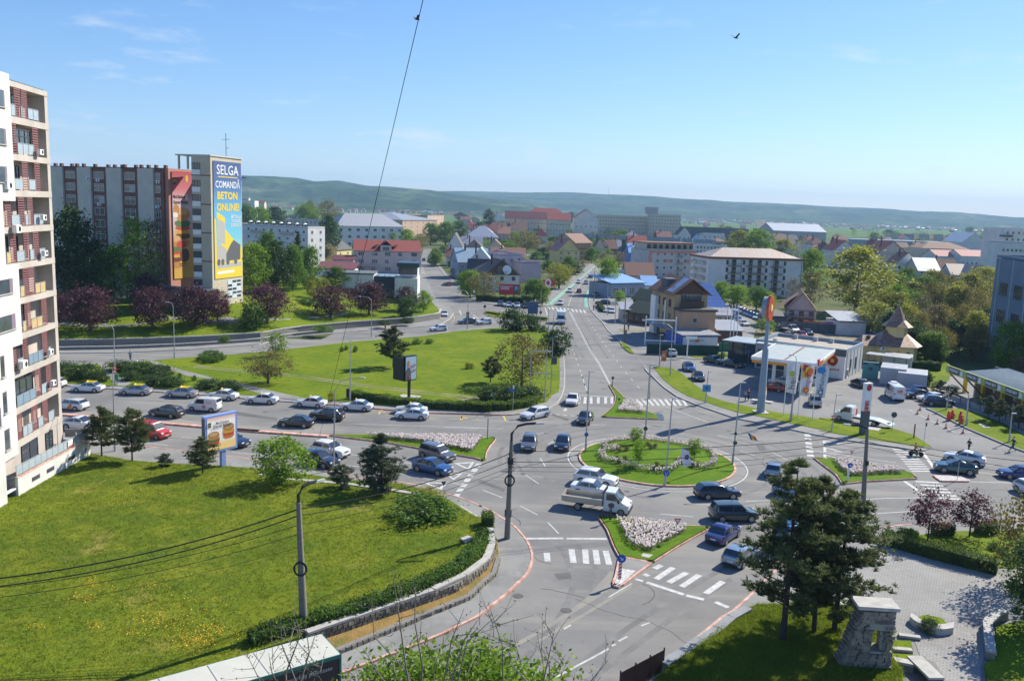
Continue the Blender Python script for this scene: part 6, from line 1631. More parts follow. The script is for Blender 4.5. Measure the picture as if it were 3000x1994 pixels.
for x in(-2,-3.3,-9.5):
 for y in(.25,bw-.25):m=MB();m.tube([(x,y-.15,.5),(x,y+.15,.5)],.5,14);m.build('wheel',RUBBER,tk)
m=MB();m.box(-bl/2,bw/2,.95,bl-1,1.0,.3);m.build('chassis',DARKMETAL,tk)
text('Distribu\u021bie m\u0103rfuri paletizate',.36,PR['greyl'],tk,(-2.6,-.07,2.95))
fA,fB=g('C3',1200,1600,.9),g('C3',1568,1400,.9)
t=thing('metal_fence','dark brown slatted metal fence at the bottom edge','fence',(fA.x,fA.y,.12),R2(fA.xy,fB.xy))
fl=(fB-fA).xy.length;BRM=plain('brown_metal',(.045,.018,.014),.5)
for k in range(4):
 m=MB();m.box(fl*k/3,0,.85,.07,.07,1.7);m.build('post',BRM,t)
for z in(.35,1.35):m=MB();m.box(fl/2,.02,z,fl,.04,.06);m.build('rail',BRM,t)
sl_=MB();sl_.box(0,0,0,.085,.02,1.45);sm_=sl_.mesh('slat',BRM)
for k in range(int(fl/.11)):obj('slat',sm_,t,(.06+k*.11,-.02,.85))
# TREES AND PLANTS
def npmesh(name,V,F,m,uvless=True):
 """V (n,3) and F (k,3 or 4) arrays straight into a mesh."""
 me=bpy.data.meshes.new(name)
 n,k,s=len(V),len(F),F.shape[1]
 me.vertices.add(n);me.vertices.foreach_set('co',V.astype(np.float32).ravel())
 me.loops.add(k*s);me.loops.foreach_set('vertex_index',F.astype(np.int32).ravel())
 me.polygons.add(k);me.polygons.foreach_set('loop_start',np.arange(0,k*s,s,dtype=np.int32))
 me.polygons.foreach_set('loop_total',np.full(k,s,np.int32))
 me.materials.append(m);me.update(calc_edges=True)
 return me
def leaves(rs,C,size,aspect=.55,up=.35):
 """one folded leaf quad per row of C, turned at random."""
 n=len(C)
 a=rs.normal(size=(n,3));a[:,2]*=.7;a/=np.linalg.norm(a,axis=1)[:,None]
 b=rs.normal(size=(n,3));b[:,2]+=up;b=np.cross(a,b);b/=np.linalg.norm(b,axis=1)[:,None]
 s=size*rs.uniform(.6,1.3,n)[:,None]
 V=np.stack([C-a*s,C-b*s*aspect,C+a*s,C+b*s*aspect],1).reshape(-1,3)
 return V,np.arange(4*n).reshape(n,4)
def limbs(mb,rs,tips,h0,H,r0,bend=.25,lean=(0,0),k=26):
 top=Vector((lean[0],lean[1],H*.82))
 mb.tube([(0,0,-.15),(lean[0]*.05,lean[1]*.05,h0*.5),(lean[0]*.2,lean[1]*.2,h0),tuple(Vector((lean[0]*.5,lean[1]*.5,(h0+H*.82)/2))),top],[r0*1.25,r0,r0*.85,r0*.5,r0*.12],8)
 idx=rs.permutation(len(tips))[:k]
 for i in idx:
  t=Vector(tips[i]);z=max(h0*.8,min(H*.75,t.z-.45*math.hypot(t.x,t.y)-.2))
  f=z/(H*.82);p=Vector((lean[0]*f,lean[1]*f,z))
  mid=p.lerp(t,.5)+Vector(rs.normal(size=3)*bend*.3)
  rr=r0*.34*(1-z/H*.6)
  mb.tube([p,mid,t],[rr,rr*.6,rr*.15],5,False)
def envelope(kind,t):
 t=np.clip(t,0,1)
 if kind=='round':return np.sqrt(np.clip(1-(2*t-.9)**2/1.25,0,1))
 if kind=='cone':return(1-t)**.75*np.minimum(1,t*7+.35)
 if kind=='column':return np.sin(np.pi*np.clip(t*.92+.06,0,1))**.45
 if kind=='umbrella':return np.where(t<.6,.55+.75*t,np.sqrt(np.clip(1-((t-.6)/.42)**2,0,1)))
 return np.sin(np.pi*(t*.85+.12))**.7
def crown_pts(rs,kind,H,h0,Rd,nc):
 out=[]
 while len(out)<nc:
  t=rs.uniform(0,1,nc*3);a=rs.uniform(0,2*np.pi,nc*3);q=rs.uniform(0,1,nc*3)**.42
  r=envelope(kind,t)*Rd*q*(1+.22*np.sin(a*3+t*5)+.12*np.sin(a*5-t*9))
  out+=[(x,y,z)for x,y,z in zip(r*np.cos(a),r*np.sin(a),h0+t*(H-h0))]
 return np.array(out[:nc])
BARK=mat('bark',(.085,.065,.05),.9,.25,6,.4);BARKD=mat('dark_bark',(.04,.03,.024),.9,.25,6,.4);TWIG=mat('pale_bark',(.17,.15,.125),.9,.2,6,.2)
LEAF=dict(plum=leafmat('plum_leaves',(0.0517,0.0207,0.0299),(0.1323,0.0483,0.0633),.42),green=leafmat('green_leaves',(0.0585,0.13,0.0156),(0.143,0.247,0.0234),.5),bright=leafmat('bright_leaves',(0.1063,0.2,0.015),(0.2375,0.3625,0.025),.5),dark=leafmat('dark_leaves',(0.03,0.066,0.0168),(0.078,0.138,0.0288),.42),yellow=leafmat('yellow_green_leaves',(0.1625,0.1812,0.0175),(0.3375,0.3375,0.0375),.5),olive=leafmat('olive_leaves',(0.1232,0.1087,0.0261),(0.2465,0.2102,0.0508),.42),brown=leafmat('brownish_leaves',(0.1013,0.0743,0.0405),(0.2025,0.1553,0.0675),.35),pine=leafmat('pine_needles',(.06,.085,.026),(.15,.175,.06),.4),blue=leafmat('grey_green_needles',(.06,.085,.045),(.15,.18,.10),.35),box=leafmat('hedge_leaves',(.07,.125,.012),(.15,.23,.02),.45))
PRO={}
WK=dict(plum=1.15,plum2=1.15,yellow=1.3,sparse=1.25,dark=1.15,pinetall=1.12,pinetall2=1.0,pinetall3=1.0,pineround=1.0,pineround2=1.0,spread=1.0,sapling=1.0,plumyoung=.92)
def proto(key,leaf,kind,H,h0,Rd,ncl,per,size,spread,r0,seed,bark=BARK,k=26,lean=(0,0),up=.35):
 rs=np.random.RandomState(seed)
 C=crown_pts(rs,kind,H,h0,Rd,ncl)
 C[:,0]+=lean[0]*C[:,2]/H;C[:,1]+=lean[1]*C[:,2]/H
 P=np.repeat(C,per,0)+rs.normal(size=(ncl*per,3))*spread*np.array([1,1,.75])*rs.uniform(.4,1.25,(ncl,1)).repeat(per,0)
 V,F=leaves(rs,P,size,up=up)
 cm=npmesh('crown',V,F,LEAF[leaf])
 mb=MB();limbs(mb,rs,C,h0,H,r0,lean=lean,k=k)
 PRO[key]=(mb.mesh('trunk',bark),cm,H,Rd)
def conifer(key,H,h0,Rd,seed,leaf='pine',tuft=.34,whorls=16,gap=.0,bark=BARKD,lean=(0,0),dens=1.0,top=.35):
 """whorls of boughs, needle tufts crowded at the bough ends."""
 rs=np.random.RandomState(seed);mb=MB()
 mb.tube([(0,0,-.15),(lean[0]*.5,lean[1]*.5,H*.5),(lean[0],lean[1],H*.98)],[H*.019,H*.013,.02],8)
 T=[]
 for w in range(whorls):
  z=h0+(H*.97-h0)*(w/(whorls-1))**.9
  t=(z-h0)/(H-h0)
  R_=Rd*((1-t)**.7*(1-top)+top*(1-t**6))*min(1,.55+t*3)
  for b in range(max(3,int((5 if t<.8 else 4)*dens))):
   if rs.rand()<gap:continue
   a=rs.uniform(0,2*np.pi);L_=R_*rs.uniform(.55,1.15)
   p0=np.array([lean[0]*z/H,lean[1]*z/H,z]);rise=rs.uniform(.0,.30)*L_
   tip=p0+np.array([math.cos(a)*L_,math.sin(a)*L_,rise])
   mid=(p0+tip)/2-np.array([0,0,.06*L_])
   mb.tube([p0,mid,tip],[.022*H*.22*(1-t*.7),.014*H*.18*(1-t*.6),.01],5,False)
   for s in range(int(6+L_*7.5)):
    u=rs.uniform(.32,1.05);c=p0*(1-u)**2+2*mid*u*(1-u)+tip*u*u
    T.append(c+rs.normal(size=3)*np.array([.16,.16,.10])*(L_*.55+.25))
 T.append(np.array([lean[0],lean[1],H]));T=np.array(T)
 n=len(T);nb=14
 d=rs.normal(size=(n*nb,3));d[:,2]=np.abs(d[:,2])*.8+.15;d/=np.linalg.norm(d,axis=1)[:,None]
 c=np.repeat(T,nb,0);sd=np.cross(d,rs.normal(size=(n*nb,3)));sd/=np.linalg.norm(sd,axis=1)[:,None]
 ln=tuft*rs.uniform(.6,1.2,(n*nb,1))
 V=np.stack([c-sd*tuft*.10,c+sd*tuft*.10,c+d*ln+sd*tuft*.05,c+d*ln-sd*tuft*.05],1).reshape(-1,3)
 PRO[key]=(mb.mesh('trunk',bark),npmesh('crown',V,np.arange(4*n*nb).reshape(-1,4),LEAF[leaf]),H,Rd)
proto('plum','plum','round',6.5,1.3,3.5,150,42,.17,.55,.2,1)
proto('plum2','plum','round',6.5,1.2,3.5,140,42,.17,.6,.2,2)
proto('plumyoung','plum','round',5.0,1.5,2.1,85,26,.13,.36,.09,3)
proto('green','green','round',11,1.8,4.6,150,42,.25,.8,.28,4)
proto('bright','bright','round',11,1.2,5.2,170,44,.26,.85,.3,5)
proto('dark','dark','egg',14,2.2,5.0,150,42,.3,.9,.3,6)
proto('yellow','yellow','egg',18,3.0,6.2,170,34,.32,1.0,.34,7,TWIG)
proto('olive','olive','round',9,1.2,4.6,150,26,.2,.8,.24,8)
proto('brown','brown','egg',10,1.4,4.4,130,22,.2,.85,.22,9,TWIG)
proto('poplar','green','column',16,1.0,3.0,120,40,.28,.7,.25,10)
proto('willow','yellow','umbrella',9,1.6,5.0,170,34,.2,.75,.3,11)
proto('sapling','bright','umbrella',2.6,.7,.85,60,26,.09,.22,.035,12)
proto('young','bright','egg',5.5,1.2,1.7,70,20,.16,.4,.08,13)
proto('spread','olive','umbrella',4.2,1.1,3.1,120,26,.12,.42,.16,14,up=.8)
proto('shrub','green','round',2.4,.1,1.6,70,34,.12,.36,.06,15)
proto('shrubdark','dark','round',3.2,.1,2.4,90,36,.16,.45,.06,16)
proto('shrubyellow','yellow','round',2.6,.1,1.7,70,32,.12,.36,.06,17)
proto('lowtree','bright','round',6.2,.9,2.9,120,34,.17,.5,.14,18)
proto('sparse','bright','egg',15,3.5,3.6,90,26,.26,.8,.22,19,TWIG)
proto('redbush','brown','round',3,.2,1.6,50,34,.14,.36,.06,20)
conifer('pinetall',13,2.5,3.6,21,whorls=17,tuft=.36,dens=1.15)
conifer('pinetall2',12,2.1,3.5,22,whorls=16,tuft=.36,lean=(.4,.2),dens=1.2)
conifer('pinetall3',10.5,1.6,4.0,23,whorls=15,tuft=.36,lean=(.5,-.1),dens=1.3,top=.5)
conifer('pineround',6.2,1.5,2.7,24,whorls=10,tuft=.32,dens=1.3,top=.6)
conifer('pineround2',6.0,1.3,2.5,25,whorls=10,tuft=.32,dens=1.3,top=.65)
conifer('pinefull',6.8,.5,2.9,26,leaf='blue',whorls=13,tuft=.33,dens=1.5,top=.25)
conifer('pinebush',2.6,.1,1.5,27,leaf='blue',whorls=6,tuft=.28,dens=1.4,top=.7)
conifer('spruce',9,.4,2.4,28,whorls=17,tuft=.34,dens=1.3,top=.05)
conifer('bluepine',4.4,1.3,1.5,29,leaf='blue',whorls=8,tuft=.28,dens=1.2,top=.6)
def tree(f,x,yb,yt,key,label,name='tree',cat='tree',group=None,w=None,zf=None,z=0.0,rz=None,trunk=True,Y=None):
 """the foot and the top of a tree in the photograph give its place and height; w its width there."""
 p=gz(f,x,yb,zf)if zf else g(f,x,yb,z)
 if Y:
  q=at(f,x,yb,Y);p=Vector((q.x,Y,zf(q.x,Y)))
 h=at(f,x,yt,p.y).z-p.z
 tm,cm,H,Rd=PRO[key]
 s=h/H
 sxy=s
 if w:
  sxy=(at(f,x+w/2,yb,p.y).x-at(f,x-w/2,yb,p.y).x)/2/Rd*WK.get(key,1.1)
 r=random.Random(int(x*7+yb*13))
 t=thing(name,label,cat,(p.x,p.y,p.z),r.uniform(0,6.28)if rz is None else rz,group,(sxy,sxy,s))
 if trunk:obj('trunk',tm,t)
 obj('crown',cm,t)
 return t
def trees(rows,group=None,zf=None,**kw):
 for q in rows:tree(*q[:5],q[5],group=group,zf=zf,w=q[6]if len(q)>6 else None,**kw)
trees([('B1',590,375,110,'plum','broad dark purple plum tree between the two lamp posts on the park slope',290),('B1',365,345,150,'plum2','purple plum tree cut off by the tall block at left',150),('B1',1000,365,105,'plum2','purple plum tree just left of the curved lamp post',230),('B1',1285,350,100,'plum','dense purple plum tree in front of the entrance canopy',240),('B1',1430,318,120,'plum2','thin purple plum tree before the glazed stair bay',150),('B1',960,240,20,'plum','purple plum tree at the foot of the brown window bays',170),('A2',350,1500,1200,'plum','purple plum tree with dark trunk beside the round green bush',320),('A2',880,1450,1200,'plum2','purple plum tree with forked trunk left of the white sheet billboard',290),('A2',1200,1430,1175,'plum','purple plum tree in front of the white sheet billboard',265),('A2',1505,1400,1205,'plum2','purple plum tree beside the corner office',165)],'purple plum trees on the park slope',zL3)
trees([('E',410,1430,612,'dark','tall dark tree in front of the left window bays',420),('E',1010,1340,705,'sparse','tall sparse yellow green tree before the fourth pilaster',330),('E',240,1450,1000,'brown','brownish budding tree beside the tall block',270),('E',590,1400,960,'dark','dark green tree left of the sparse yellow one',330),('E',800,1400,985,'green','mid green tree under the third pilaster',300),('E',430,1430,1150,'olive','olive yellow tree low beside the dark tall one',260),('E',1200,1330,720,'brown','bare budding tree close to the salmon end wall',220)],'park trees in front of the long block',zL3,Y=183)
trees([('A2',240,1285,862,'bright','big bright green tree right of the stair tower',250),('A2',430,1270,830,'dark','dark tree in front of the white block',220),('A2',565,1262,870,'green','green birch like tree left of the yellow bush',180),('A2',610,1190,740,'spruce','slim conifer rising before the white block',130),('A2',710,1240,880,'green','leafy green tree at the right end of the white block',170),('A2',360,1180,760,'green','green tree top half hiding the white block balconies',160)],'trees between the stair tower and the corner office',lambda x,y:4.0)
trees([('A2',718,1275,1150,'shrubyellow','yellow green column bush on the slope',90),('A2',825,1255,1140,'shrubyellow','golden bush beside the white sheet billboard',120),('A2',220,1545,1352,'shrub','round green bush in front of the plum tree',190),('A2',680,1335,1285,'shrub','long low shrub on the park slope',150),('A2',815,1565,1520,'shrub','low clipped shrub behind the stone wall',160),('A2',1320,1515,1478,'shrubdark','dark shrub by the wall above the red walker',110),('A2',1520,1500,1455,'shrubdark','flat dark shrub near the wall end',110),('A2',1530,1455,1290,'shrubdark','dark green bush below the corner office',170),('A2',1655,1405,1235,'lowtree','small leafy tree at the wall end by the left road',120),('A2',920,1210,1040,'green','green tree left of the corner office',180),('A2',1400,1290,1200,'shrubdark','dark bushes under the glazed hall',160),('A2',1470,1260,1150,'young','young yellow green tree by the right wing',70),('B1',1467,455,410,'shrub','round green bush on top of the stone wall',70)],None,zL3)
trees([('A2',170,790,520,'green','green tree behind the banner tower',160),('A2',280,780,545,'bright','light green tree behind the white block vents',160),('A2',420,770,540,'dark','dark green tree over the roof vents',200),('A2',685,760,522,'bright','round bright tree over the flat grey blocks',220),('A2',705,700,485,'olive','olive tree at the foot of the far hill',110),('A2',860,730,488,'olive','broad olive tree on the skyline',220),('A2',860,1010,620,'dark','tall dark tree between the white and pale blocks',170),('A2',850,990,815,'plum','purple tree at the foot of the tall dark tree',110),('A2',1510,880,725,'bright','small bright tree behind the red roof',110),('A2',1390,860,740,'young','young tree before the pale block',90),('A2',1715,850,675,'green','green street tree on the left road, near one',140),('A2',1840,850,668,'green','green street tree on the left road, right one',150),('A2',1950,790,645,'poplar','taller green tree beyond the street trees',120),('A2',1750,1015,885,'green','dark green tree beside the lamp on the left road',100),('A2',1620,880,760,'olive','olive bushes behind the street trees',150),('A2',1130,700,590,'dark','dark tree before the flat roofed blocks',90),('A2',60,800,600,'green','tree half hidden behind the banner',120),('A2',620,700,640,'spruce','pointed dark conifer between the grey blocks',60)])
trees([('A3',605,500,318,'pinetall2','big dark pine in mid town left of the school',140),('A3',370,420,352,'dark','round dark tree left of the far pine',95),('A3',530,520,430,'dark','dark round tree beneath the far pine',100),('A3',1190,985,785,'willow','broad yellow green willow by the cycle lane',225),('A3',1590,1035,748,'bright','round bright green tree at the right kerb of the main road',175),('A3',450,1055,845,'bright','yellow green tree left of the olive one behind the black fence',190),('A3',560,1080,860,'olive','olive brown tree left of the red billboard',250),('A3',980,1125,915,'green','green tree right of the red billboard',200),('A3',1050,1130,960,'lowtree','leafy bush beside the red street banner',110),('A3',900,690,510,'olive','broad olive tree in mid town',220),('A3',1010,690,555,'brown','brownish tree right of the broad olive one',120),('A3',770,680,605,'bright','yellow green tree near the cream gable',110),('A3',1690,800,680,'brown','brown budding tree before the blue house',170),('A3',1460,770,650,'green','green trees right of the yellow guest house',100),('A3',1750,500,385,'poplar','first of three poplars before the hospital',95),('A3',1825,510,405,'poplar','second of three poplars before the hospital',80),('A3',1885,510,418,'poplar','third of three poplars before the hospital',70),('A3',1450,470,388,'dark','dark tree beside the white gable right of the school',80),('A3',1290,440,350,'dark','dark tree between the school and the white gable',90),('A3',1100,850,750,'green','green tree behind the willow',110),('A3',1270,830,720,'green','green tree below the pink roofed house',110),('A3',1330,870,790,'dark','dark bush beside the cycle lane',110),('A3',150,800,690,'green','green tree at the left road bend',110),('A3',1840,800,720,'green','dark green tree before the white and salmon block',85),('A3',1160,760,690,'bright','bright bush at the guest house garden',90),('A3',1390,800,745,'olive','olive bush by the main road',80),('A3',1700,1100,1010,'young','young tree in front of the blue shop',80)])
trees([('A3',x,yb,yt,k,lb,w)for x,yb,yt,k,w,lb in((300,815,745,'green',70,'small green tree at the blue gable by the left road'),(330,890,810,'olive',90,'olive tree in front of the blue roofed house'),(395,905,835,'green',80,'green tree at the corner of the dark tiled roof'),(660,650,590,'bright',80,'bright tree behind the mauve stair block'),(730,650,580,'green',80,'green tree beside the terraced orange house'),(1000,760,680,'green',100,'green tree right of the mauve block roof'),(1060,730,640,'dark',90,'dark tree behind the mauve flat roof'),(1120,680,600,'olive',90,'olive tree left of the yellow guest house'),(1230,900,815,'green',80,'low tree at the bend of the cycle lane'),(1290,780,715,'bright',70,'bright bush in front of the pink roof'),(1430,720,640,'green',80,'green tree by the balconies of the guest house'),(1500,735,665,'green',90,'green tree left of the brown sheds'),(1560,760,690,'olive',80,'olive tree behind the round roadside tree'),(580,620,555,'green',70,'green tree behind the light hipped roof'),(480,690,630,'dark',60,'dark tree beside the bungalow'),(230,700,630,'green',80,'green tree at the far bend of the left road'),(1350,560,490,'bright',90,'bright tree on the slope by the pale fence'),(1240,560,480,'dark',90,'dark tree above the yellow guest house'),(1130,560,480,'green',90,'green tree on the slope below the school'),(1560,640,560,'green',100,'green tree on the hospital slope'),(1640,650,560,'olive',110,'olive tree on the hospital slope'),(1440,620,540,'green',100,'rounded green tree on the hospital slope'))],None)
rng=random.Random(77)
k=0
TL=['round tree','spreading tree','tall tree','low tree','leafy tree']
AD=dict(green='green',bright='bright green',olive='olive',dark='dark green',brown='brownish',yellow='yellowish')
spots=[]
for i in range(230):
 f,x,y=rng.choice([('A3',rng.uniform(330,1000),rng.uniform(440,640)),('A3',rng.uniform(930,1800),rng.uniform(470,720)),('A4',rng.uniform(200,1200),rng.uniform(220,360)),('A5',rng.uniform(200,1980),rng.uniform(400,560)),('A5',rng.uniform(700,1900),rng.uniform(330,420)),('A3',rng.uniform(1180,1760),rng.uniform(480,640))])
 spots.append((f,x,y,rng.choice(['green','bright','olive','dark','brown','green'])))
near={'A3':'among the mid town roofs','A4':'beyond the salmon block','A5':'among the roofs right of the tall yellow green tree'}
SV,SF={},{}
for i,(f,x,y,kk)in enumerate(spots):
 h=72 if f!='A5' else 56
 yt,w=y-rng.uniform(.5,1.1)*h+20,rng.uniform(65,130)
 if i<88:
  tree(f,x,y+20,yt,kk,'%s garden tree %s'%(AD[kk],near[f]),group='garden trees, %s, %s'%(AD[kk],near[f]),w=w)
  continue
 p=g(f,x,y+20);hh=at(f,x,yt,p.y).z;rr=(at(f,x+w/2,yt,p.y).x-p.x)*1.1
 rs=np.random.RandomState(i);C=crown_pts(rs,'round',1,.12,1,60);C=np.repeat(C,9,0)+rs.normal(size=(540,3))*.13
 V,F=leaves(rs,C*np.array([rr,rr,hh])+np.array(p),hh*.05);SV.setdefault(kk,[]).append(V)
for kk,q in SV.items():
 V=np.concatenate(q);obj('distant_trees',npmesh('distant_trees',V,np.arange(len(V)).reshape(-1,4),LEAF[kk]),label='mass of small distant %s trees between the town roofs'%AD[kk],cat='trees',kind='stuff')
trees([('A4',1080,470,215,'yellow','tall tree behind the rusty roofed block, left one',170),('A4',1250,480,222,'bright','wide bright tree over the rusty roof, middle',230),('A4',1450,470,290,'yellow','yellow green tree over the right end of the rusty roof',210),('A4',930,420,340,'bright','small bright tree left of the trees behind the block',80),('A4',1680,720,388,'bright','bright tree right of the rusty roofed block',210),('A4',1690,860,570,'brown','brown budding tree beside the block corner',190),('A5',755,1015,470,'yellow','huge yellow green tree in the middle of the wood',440),('A4',1540,800,620,'brown','bare grey tree before the block corner',120),('A5',1080,1090,800,'bright','green tree right of the huge yellow one',190),('A5',900,1190,930,'yellow','yellow green tree behind the garage',280),('A5',700,1120,990,'redbush','reddish bush behind the garage',120),('A5',1000,740,640,'dark','dark round tree at the pink house',90),('A5',1280,1360,1140,'dark','dark tree right of the chapel',190),('A5',1165,1200,1010,'spruce','dark conifer behind the chapel',120),('A5',850,1400,1205,'spruce','dark conifer between station shop and chapel',150),('A5',1440,1420,1250,'spruce','rounded dark conifer by the chapel hedge',150),('A5',2040,1500,1110,'bright','bright green tree in front of the office block',280),('A5',1800,850,640,'yellow','yellow green tree left of the office block',220),('A5',2100,1560,1380,'redbush','red brown bush behind the car wash',110)])
rng=random.Random(21)
WL_={'olive':'olive','yellow':'yellow green','brown':'brown budding','green':'green','dark':'dark green'}
for i in range(46):
 row=i//12
 x=1000+(i%12)*78+rng.uniform(-30,30)+(0 if row<3 else 100)
 yb=[930,1080,1240,1400][row]+rng.uniform(-40,40)if row<4 else 1300
 kk=rng.choice(['olive','yellow','brown','olive','green','dark' if row>1 else 'yellow'])
 if x>1930 and row<3:continue
 tree('A5',x,yb,yb-rng.uniform(200,290),kk,'%s tree in the thicket %s'%(WL_[kk],['at the far edge','in its middle','before the office block','behind the chapel and wash'][min(row,3)]),group='%s thicket trees %s'%(WL_[kk],['at the far edge','in the middle','before the office','near the chapel'][min(row,3)]),w=rng.uniform(150,220))
trees([('A4',945,830,650,'bright','bright green bush tree before the rusty roofed block, left',150),('A4',1080,850,680,'bright','bright green bush tree in the middle of the row',190),('A4',1240,880,690,'green','green bush tree behind the sign mast',170),('A4',1340,890,740,'bright','bright bush right of the sign mast',120),('A4',890,760,690,'green','low green bush by the block corner',80),('A4',1320,1075,960,'young','thin young tree beside the parked row',160),('A4',90,830,720,'young','young street tree near the blue shop',90)],'bush trees along the car park')
trees([('B2',1345,215,-125,'pineround','round pine behind the digital billboard',300),('B2',300,352,100,'spread','low spreading yellow green tree on the central lawn',430),('B2',365,125,-60,'young','small thin tree at the upper road edge',170),('B3',650,225,-180,'olive','big olive brown tree at the tip of the central lawn',400),('B3',390,200,-10,'pineround2','dark pine left of the big olive tree',200),('A3',1165,1540,1335,'shrubdark','dark evergreen at the lawn tip beside the main road',230),('A3',800,1335,1165,'shrubdark','large dark juniper at the head of the lawn',210),('A3',960,1335,1210,'shrubdark','smaller juniper right of the large one',120),('A3',1060,1345,1290,'shrub','round green bush by the lamp at the lawn head',70)],None,None,z=.15)
trees([('B2',1545,22,-25,'shrub','clipped bush left of a pair behind the billboard pine',75),('B2',1645,18,-22,'shrub','clipped bush right of a pair behind the billboard pine',60),('B2',915,85,48,'shrub','small clipped bush, left of three by the lawn lamp',34),('B2',952,72,35,'shrub','small clipped bush, middle of three by the lawn lamp',34),('B2',1027,88,38,'shrub','small clipped bush, right of three by the lawn lamp',38),('B2',1965,228,178,'shrubyellow','yellowish clipped bush on the right lawn, left half',45),('B2',2000,228,182,'shrubyellow','yellowish clipped bush on the right lawn, right half',40),('B2',832,498,428,'shrubyellow','yellow green bush beside the white taxis',60)],None,None,z=.15)
for i,(x,y)in enumerate(((1315,575),(1345,585),(1385,590),(1420,585),(1455,570),(1350,560),(1385,552),(1425,555))):
 tree('B1',x,y,y-46,'shrub','clipped ball bush in the round cluster on the central lawn','bush','bush','ball bushes in the round cluster',w=46,z=.15)
SH=[('B1',420,690,598,150,'left'),('B1',560,700,612,170,'middle'),('B1',650,705,640,110,'right')]
for x,yb,yt,w,lb in((430,660,590,170,'spreading juniper next to the tall block'),(560,690,600,190,'spreading juniper left of the trodden path'),(640,710,645,120,'low juniper edge at the path'),(790,640,578,160,'spreading juniper right of the green bin'),(930,660,588,190,'wide juniper behind the second taxi'),(1040,680,605,160,'juniper mound above the third taxi'),(860,700,645,110,'small juniper by the bin'),(1000,730,672,170,'flat juniper behind the silver taxis'),(1120,742,680,150,'flat juniper right of the silver taxis'),(1370,755,700,150,'flat juniper behind the fourth taxi'),(1490,770,708,150,'flat juniper at the path end')):
 tree('B1',x,yb,yt,'shrubdark',lb,'juniper','shrub','junipers behind the taxi row',w=w,z=.15)
for x,y in((1177,690),(1275,705)):tree('B1',x,y,y-35,'shrub','small upright bush among the flat junipers, %s one'%('left' if x<1200 else 'right'),'bush','bush',w=30,z=.15)
for x,yb,yt,w,lb in((400,345,240,200,'left mound of dark juniper by the empty frame'),(560,350,235,220,'middle mound of dark juniper'),(720,335,235,210,'right mound of dark juniper under the empty frame')):
 tree('B3',x,yb,yt,'shrubdark',lb,'juniper','shrub','junipers at the lawn corner',w=w,z=.15)
trees([('B1',668,1198,880,'pineround','round pine beside the white terrace',260),('B1',868,1232,898,'pineround2','round pine with leaning trunk in front of the red van',265),('B1',1330,1312,1080,'pineround2','small round pine left of the burger billboard',230),('B1',1080,1265,1188,'pinebush','low pine bush between the pines',105),('B2',425,1195,818,'lowtree','bright leafy tree partly hiding the navy off-roader',420),('B2',365,1190,1085,'shrubdark','dark bush under the bright leafy tree',130),('B2',1245,1262,775,'pinefull','full bushy pine at the meadow edge by the blue coupe',420),('B2',915,1225,1042,'pinebush','low spreading pine left of the full pine',215)],None,zL1)
trees([('B2',1600,1470,1310,'shrub','wide trailing green thicket at the meadow corner',480),('B2',1630,1320,1240,'shrubyellow','yellow green bush at the pavement corner',240),('B2',1730,1450,1330,'shrub','right part of the green thicket near the pavement',220)],None,zL1)
for x,yb,yt,key,lb,w in((715,1270,-10,'pinetall','tallest pine, left of the three beside the stone monument',640),(935,1215,100,'pinetall2','middle pine of the three beside the stone monument',560),(1080,1200,225,'pinetall3','right pine of the three, bushy and lower',800)):
 tree('C4',x,yb,yt,key,lb,group='pines on the bank',w=w,zf=zHill)
trees([('C5',650,575,205,'plumyoung','young purple tree left on the plaza lawn',290),('C5',948,548,225,'plumyoung','young purple tree right on the plaza lawn',320)],'young purple trees by the plaza')
trees([('C5',1330,900,240,'olive','budding olive tree at the right edge by the plaza',420),('C5',1430,1250,560,'dark','dark leafy tree at the right edge beside the plaza',420),('C5',665,1230,1130,'shrubdark','small grey green shrub in the crescent planter',130),('C5',1120,640,580,'shrubdark','dark ball bush on the plaza lawn',70),('C5',1180,690,620,'shrubdark','second dark ball bush on the plaza lawn',70)])
trees([('B5',1725,805,560,'bluepine','small grey green pine, left of the row by the wash',160),('B5',1835,835,590,'bluepine','small grey green pine, second by the wash',160),('B5',2030,900,650,'bluepine','small grey green pine at the right edge',190),('B5',1230,520,405,'pinebush','grey green pine bush beside the black car row',150),('B5',1350,560,450,'pinebush','second grey green pine bush beside the row',150),('B5',1000,420,300,'pinebush','grey green bush behind the containers',130),('B5',1100,450,320,'pinebush','right grey green bush behind the containers',120),('B5',1630,705,610,'young','tiny yellow green tree by the metal gate',60),('B5',1155,510,440,'shrubyellow','small golden bush at the car row',40),('A4',925,1300,1250,'shrub','left round bush at the green screen',45),('A4',955,1285,1228,'shrub','right round bush at the green screen',50),('A4',1030,1290,1255,'shrub','low bush before the glass porch',45)])
trees([('B3',1605,715,588,'sapling','tiny weeping tree at the back of the roundabout',110),('B3',1628,885,690,'sapling','tiny weeping tree left of centre on the roundabout',110),('B3',2092,835,682,'sapling','tiny weeping tree on the right of the roundabout',120)],'weeping saplings on the roundabout',zR)
for x,y in((1462,752),(1527,770),(1465,780),(1438,845),(1470,868),(1515,845),(1727,752),(1768,745),(1700,728),(1780,895),(1757,925),(1830,920),(2033,880),(2080,905),(2125,895),(2025,780),(2020,800)):
 tree('B3',x,y,y-36,'redbush','brown tuft bush on the roundabout lawn','bush','bush','brown tuft bushes on the roundabout',w=40,zf=zR)
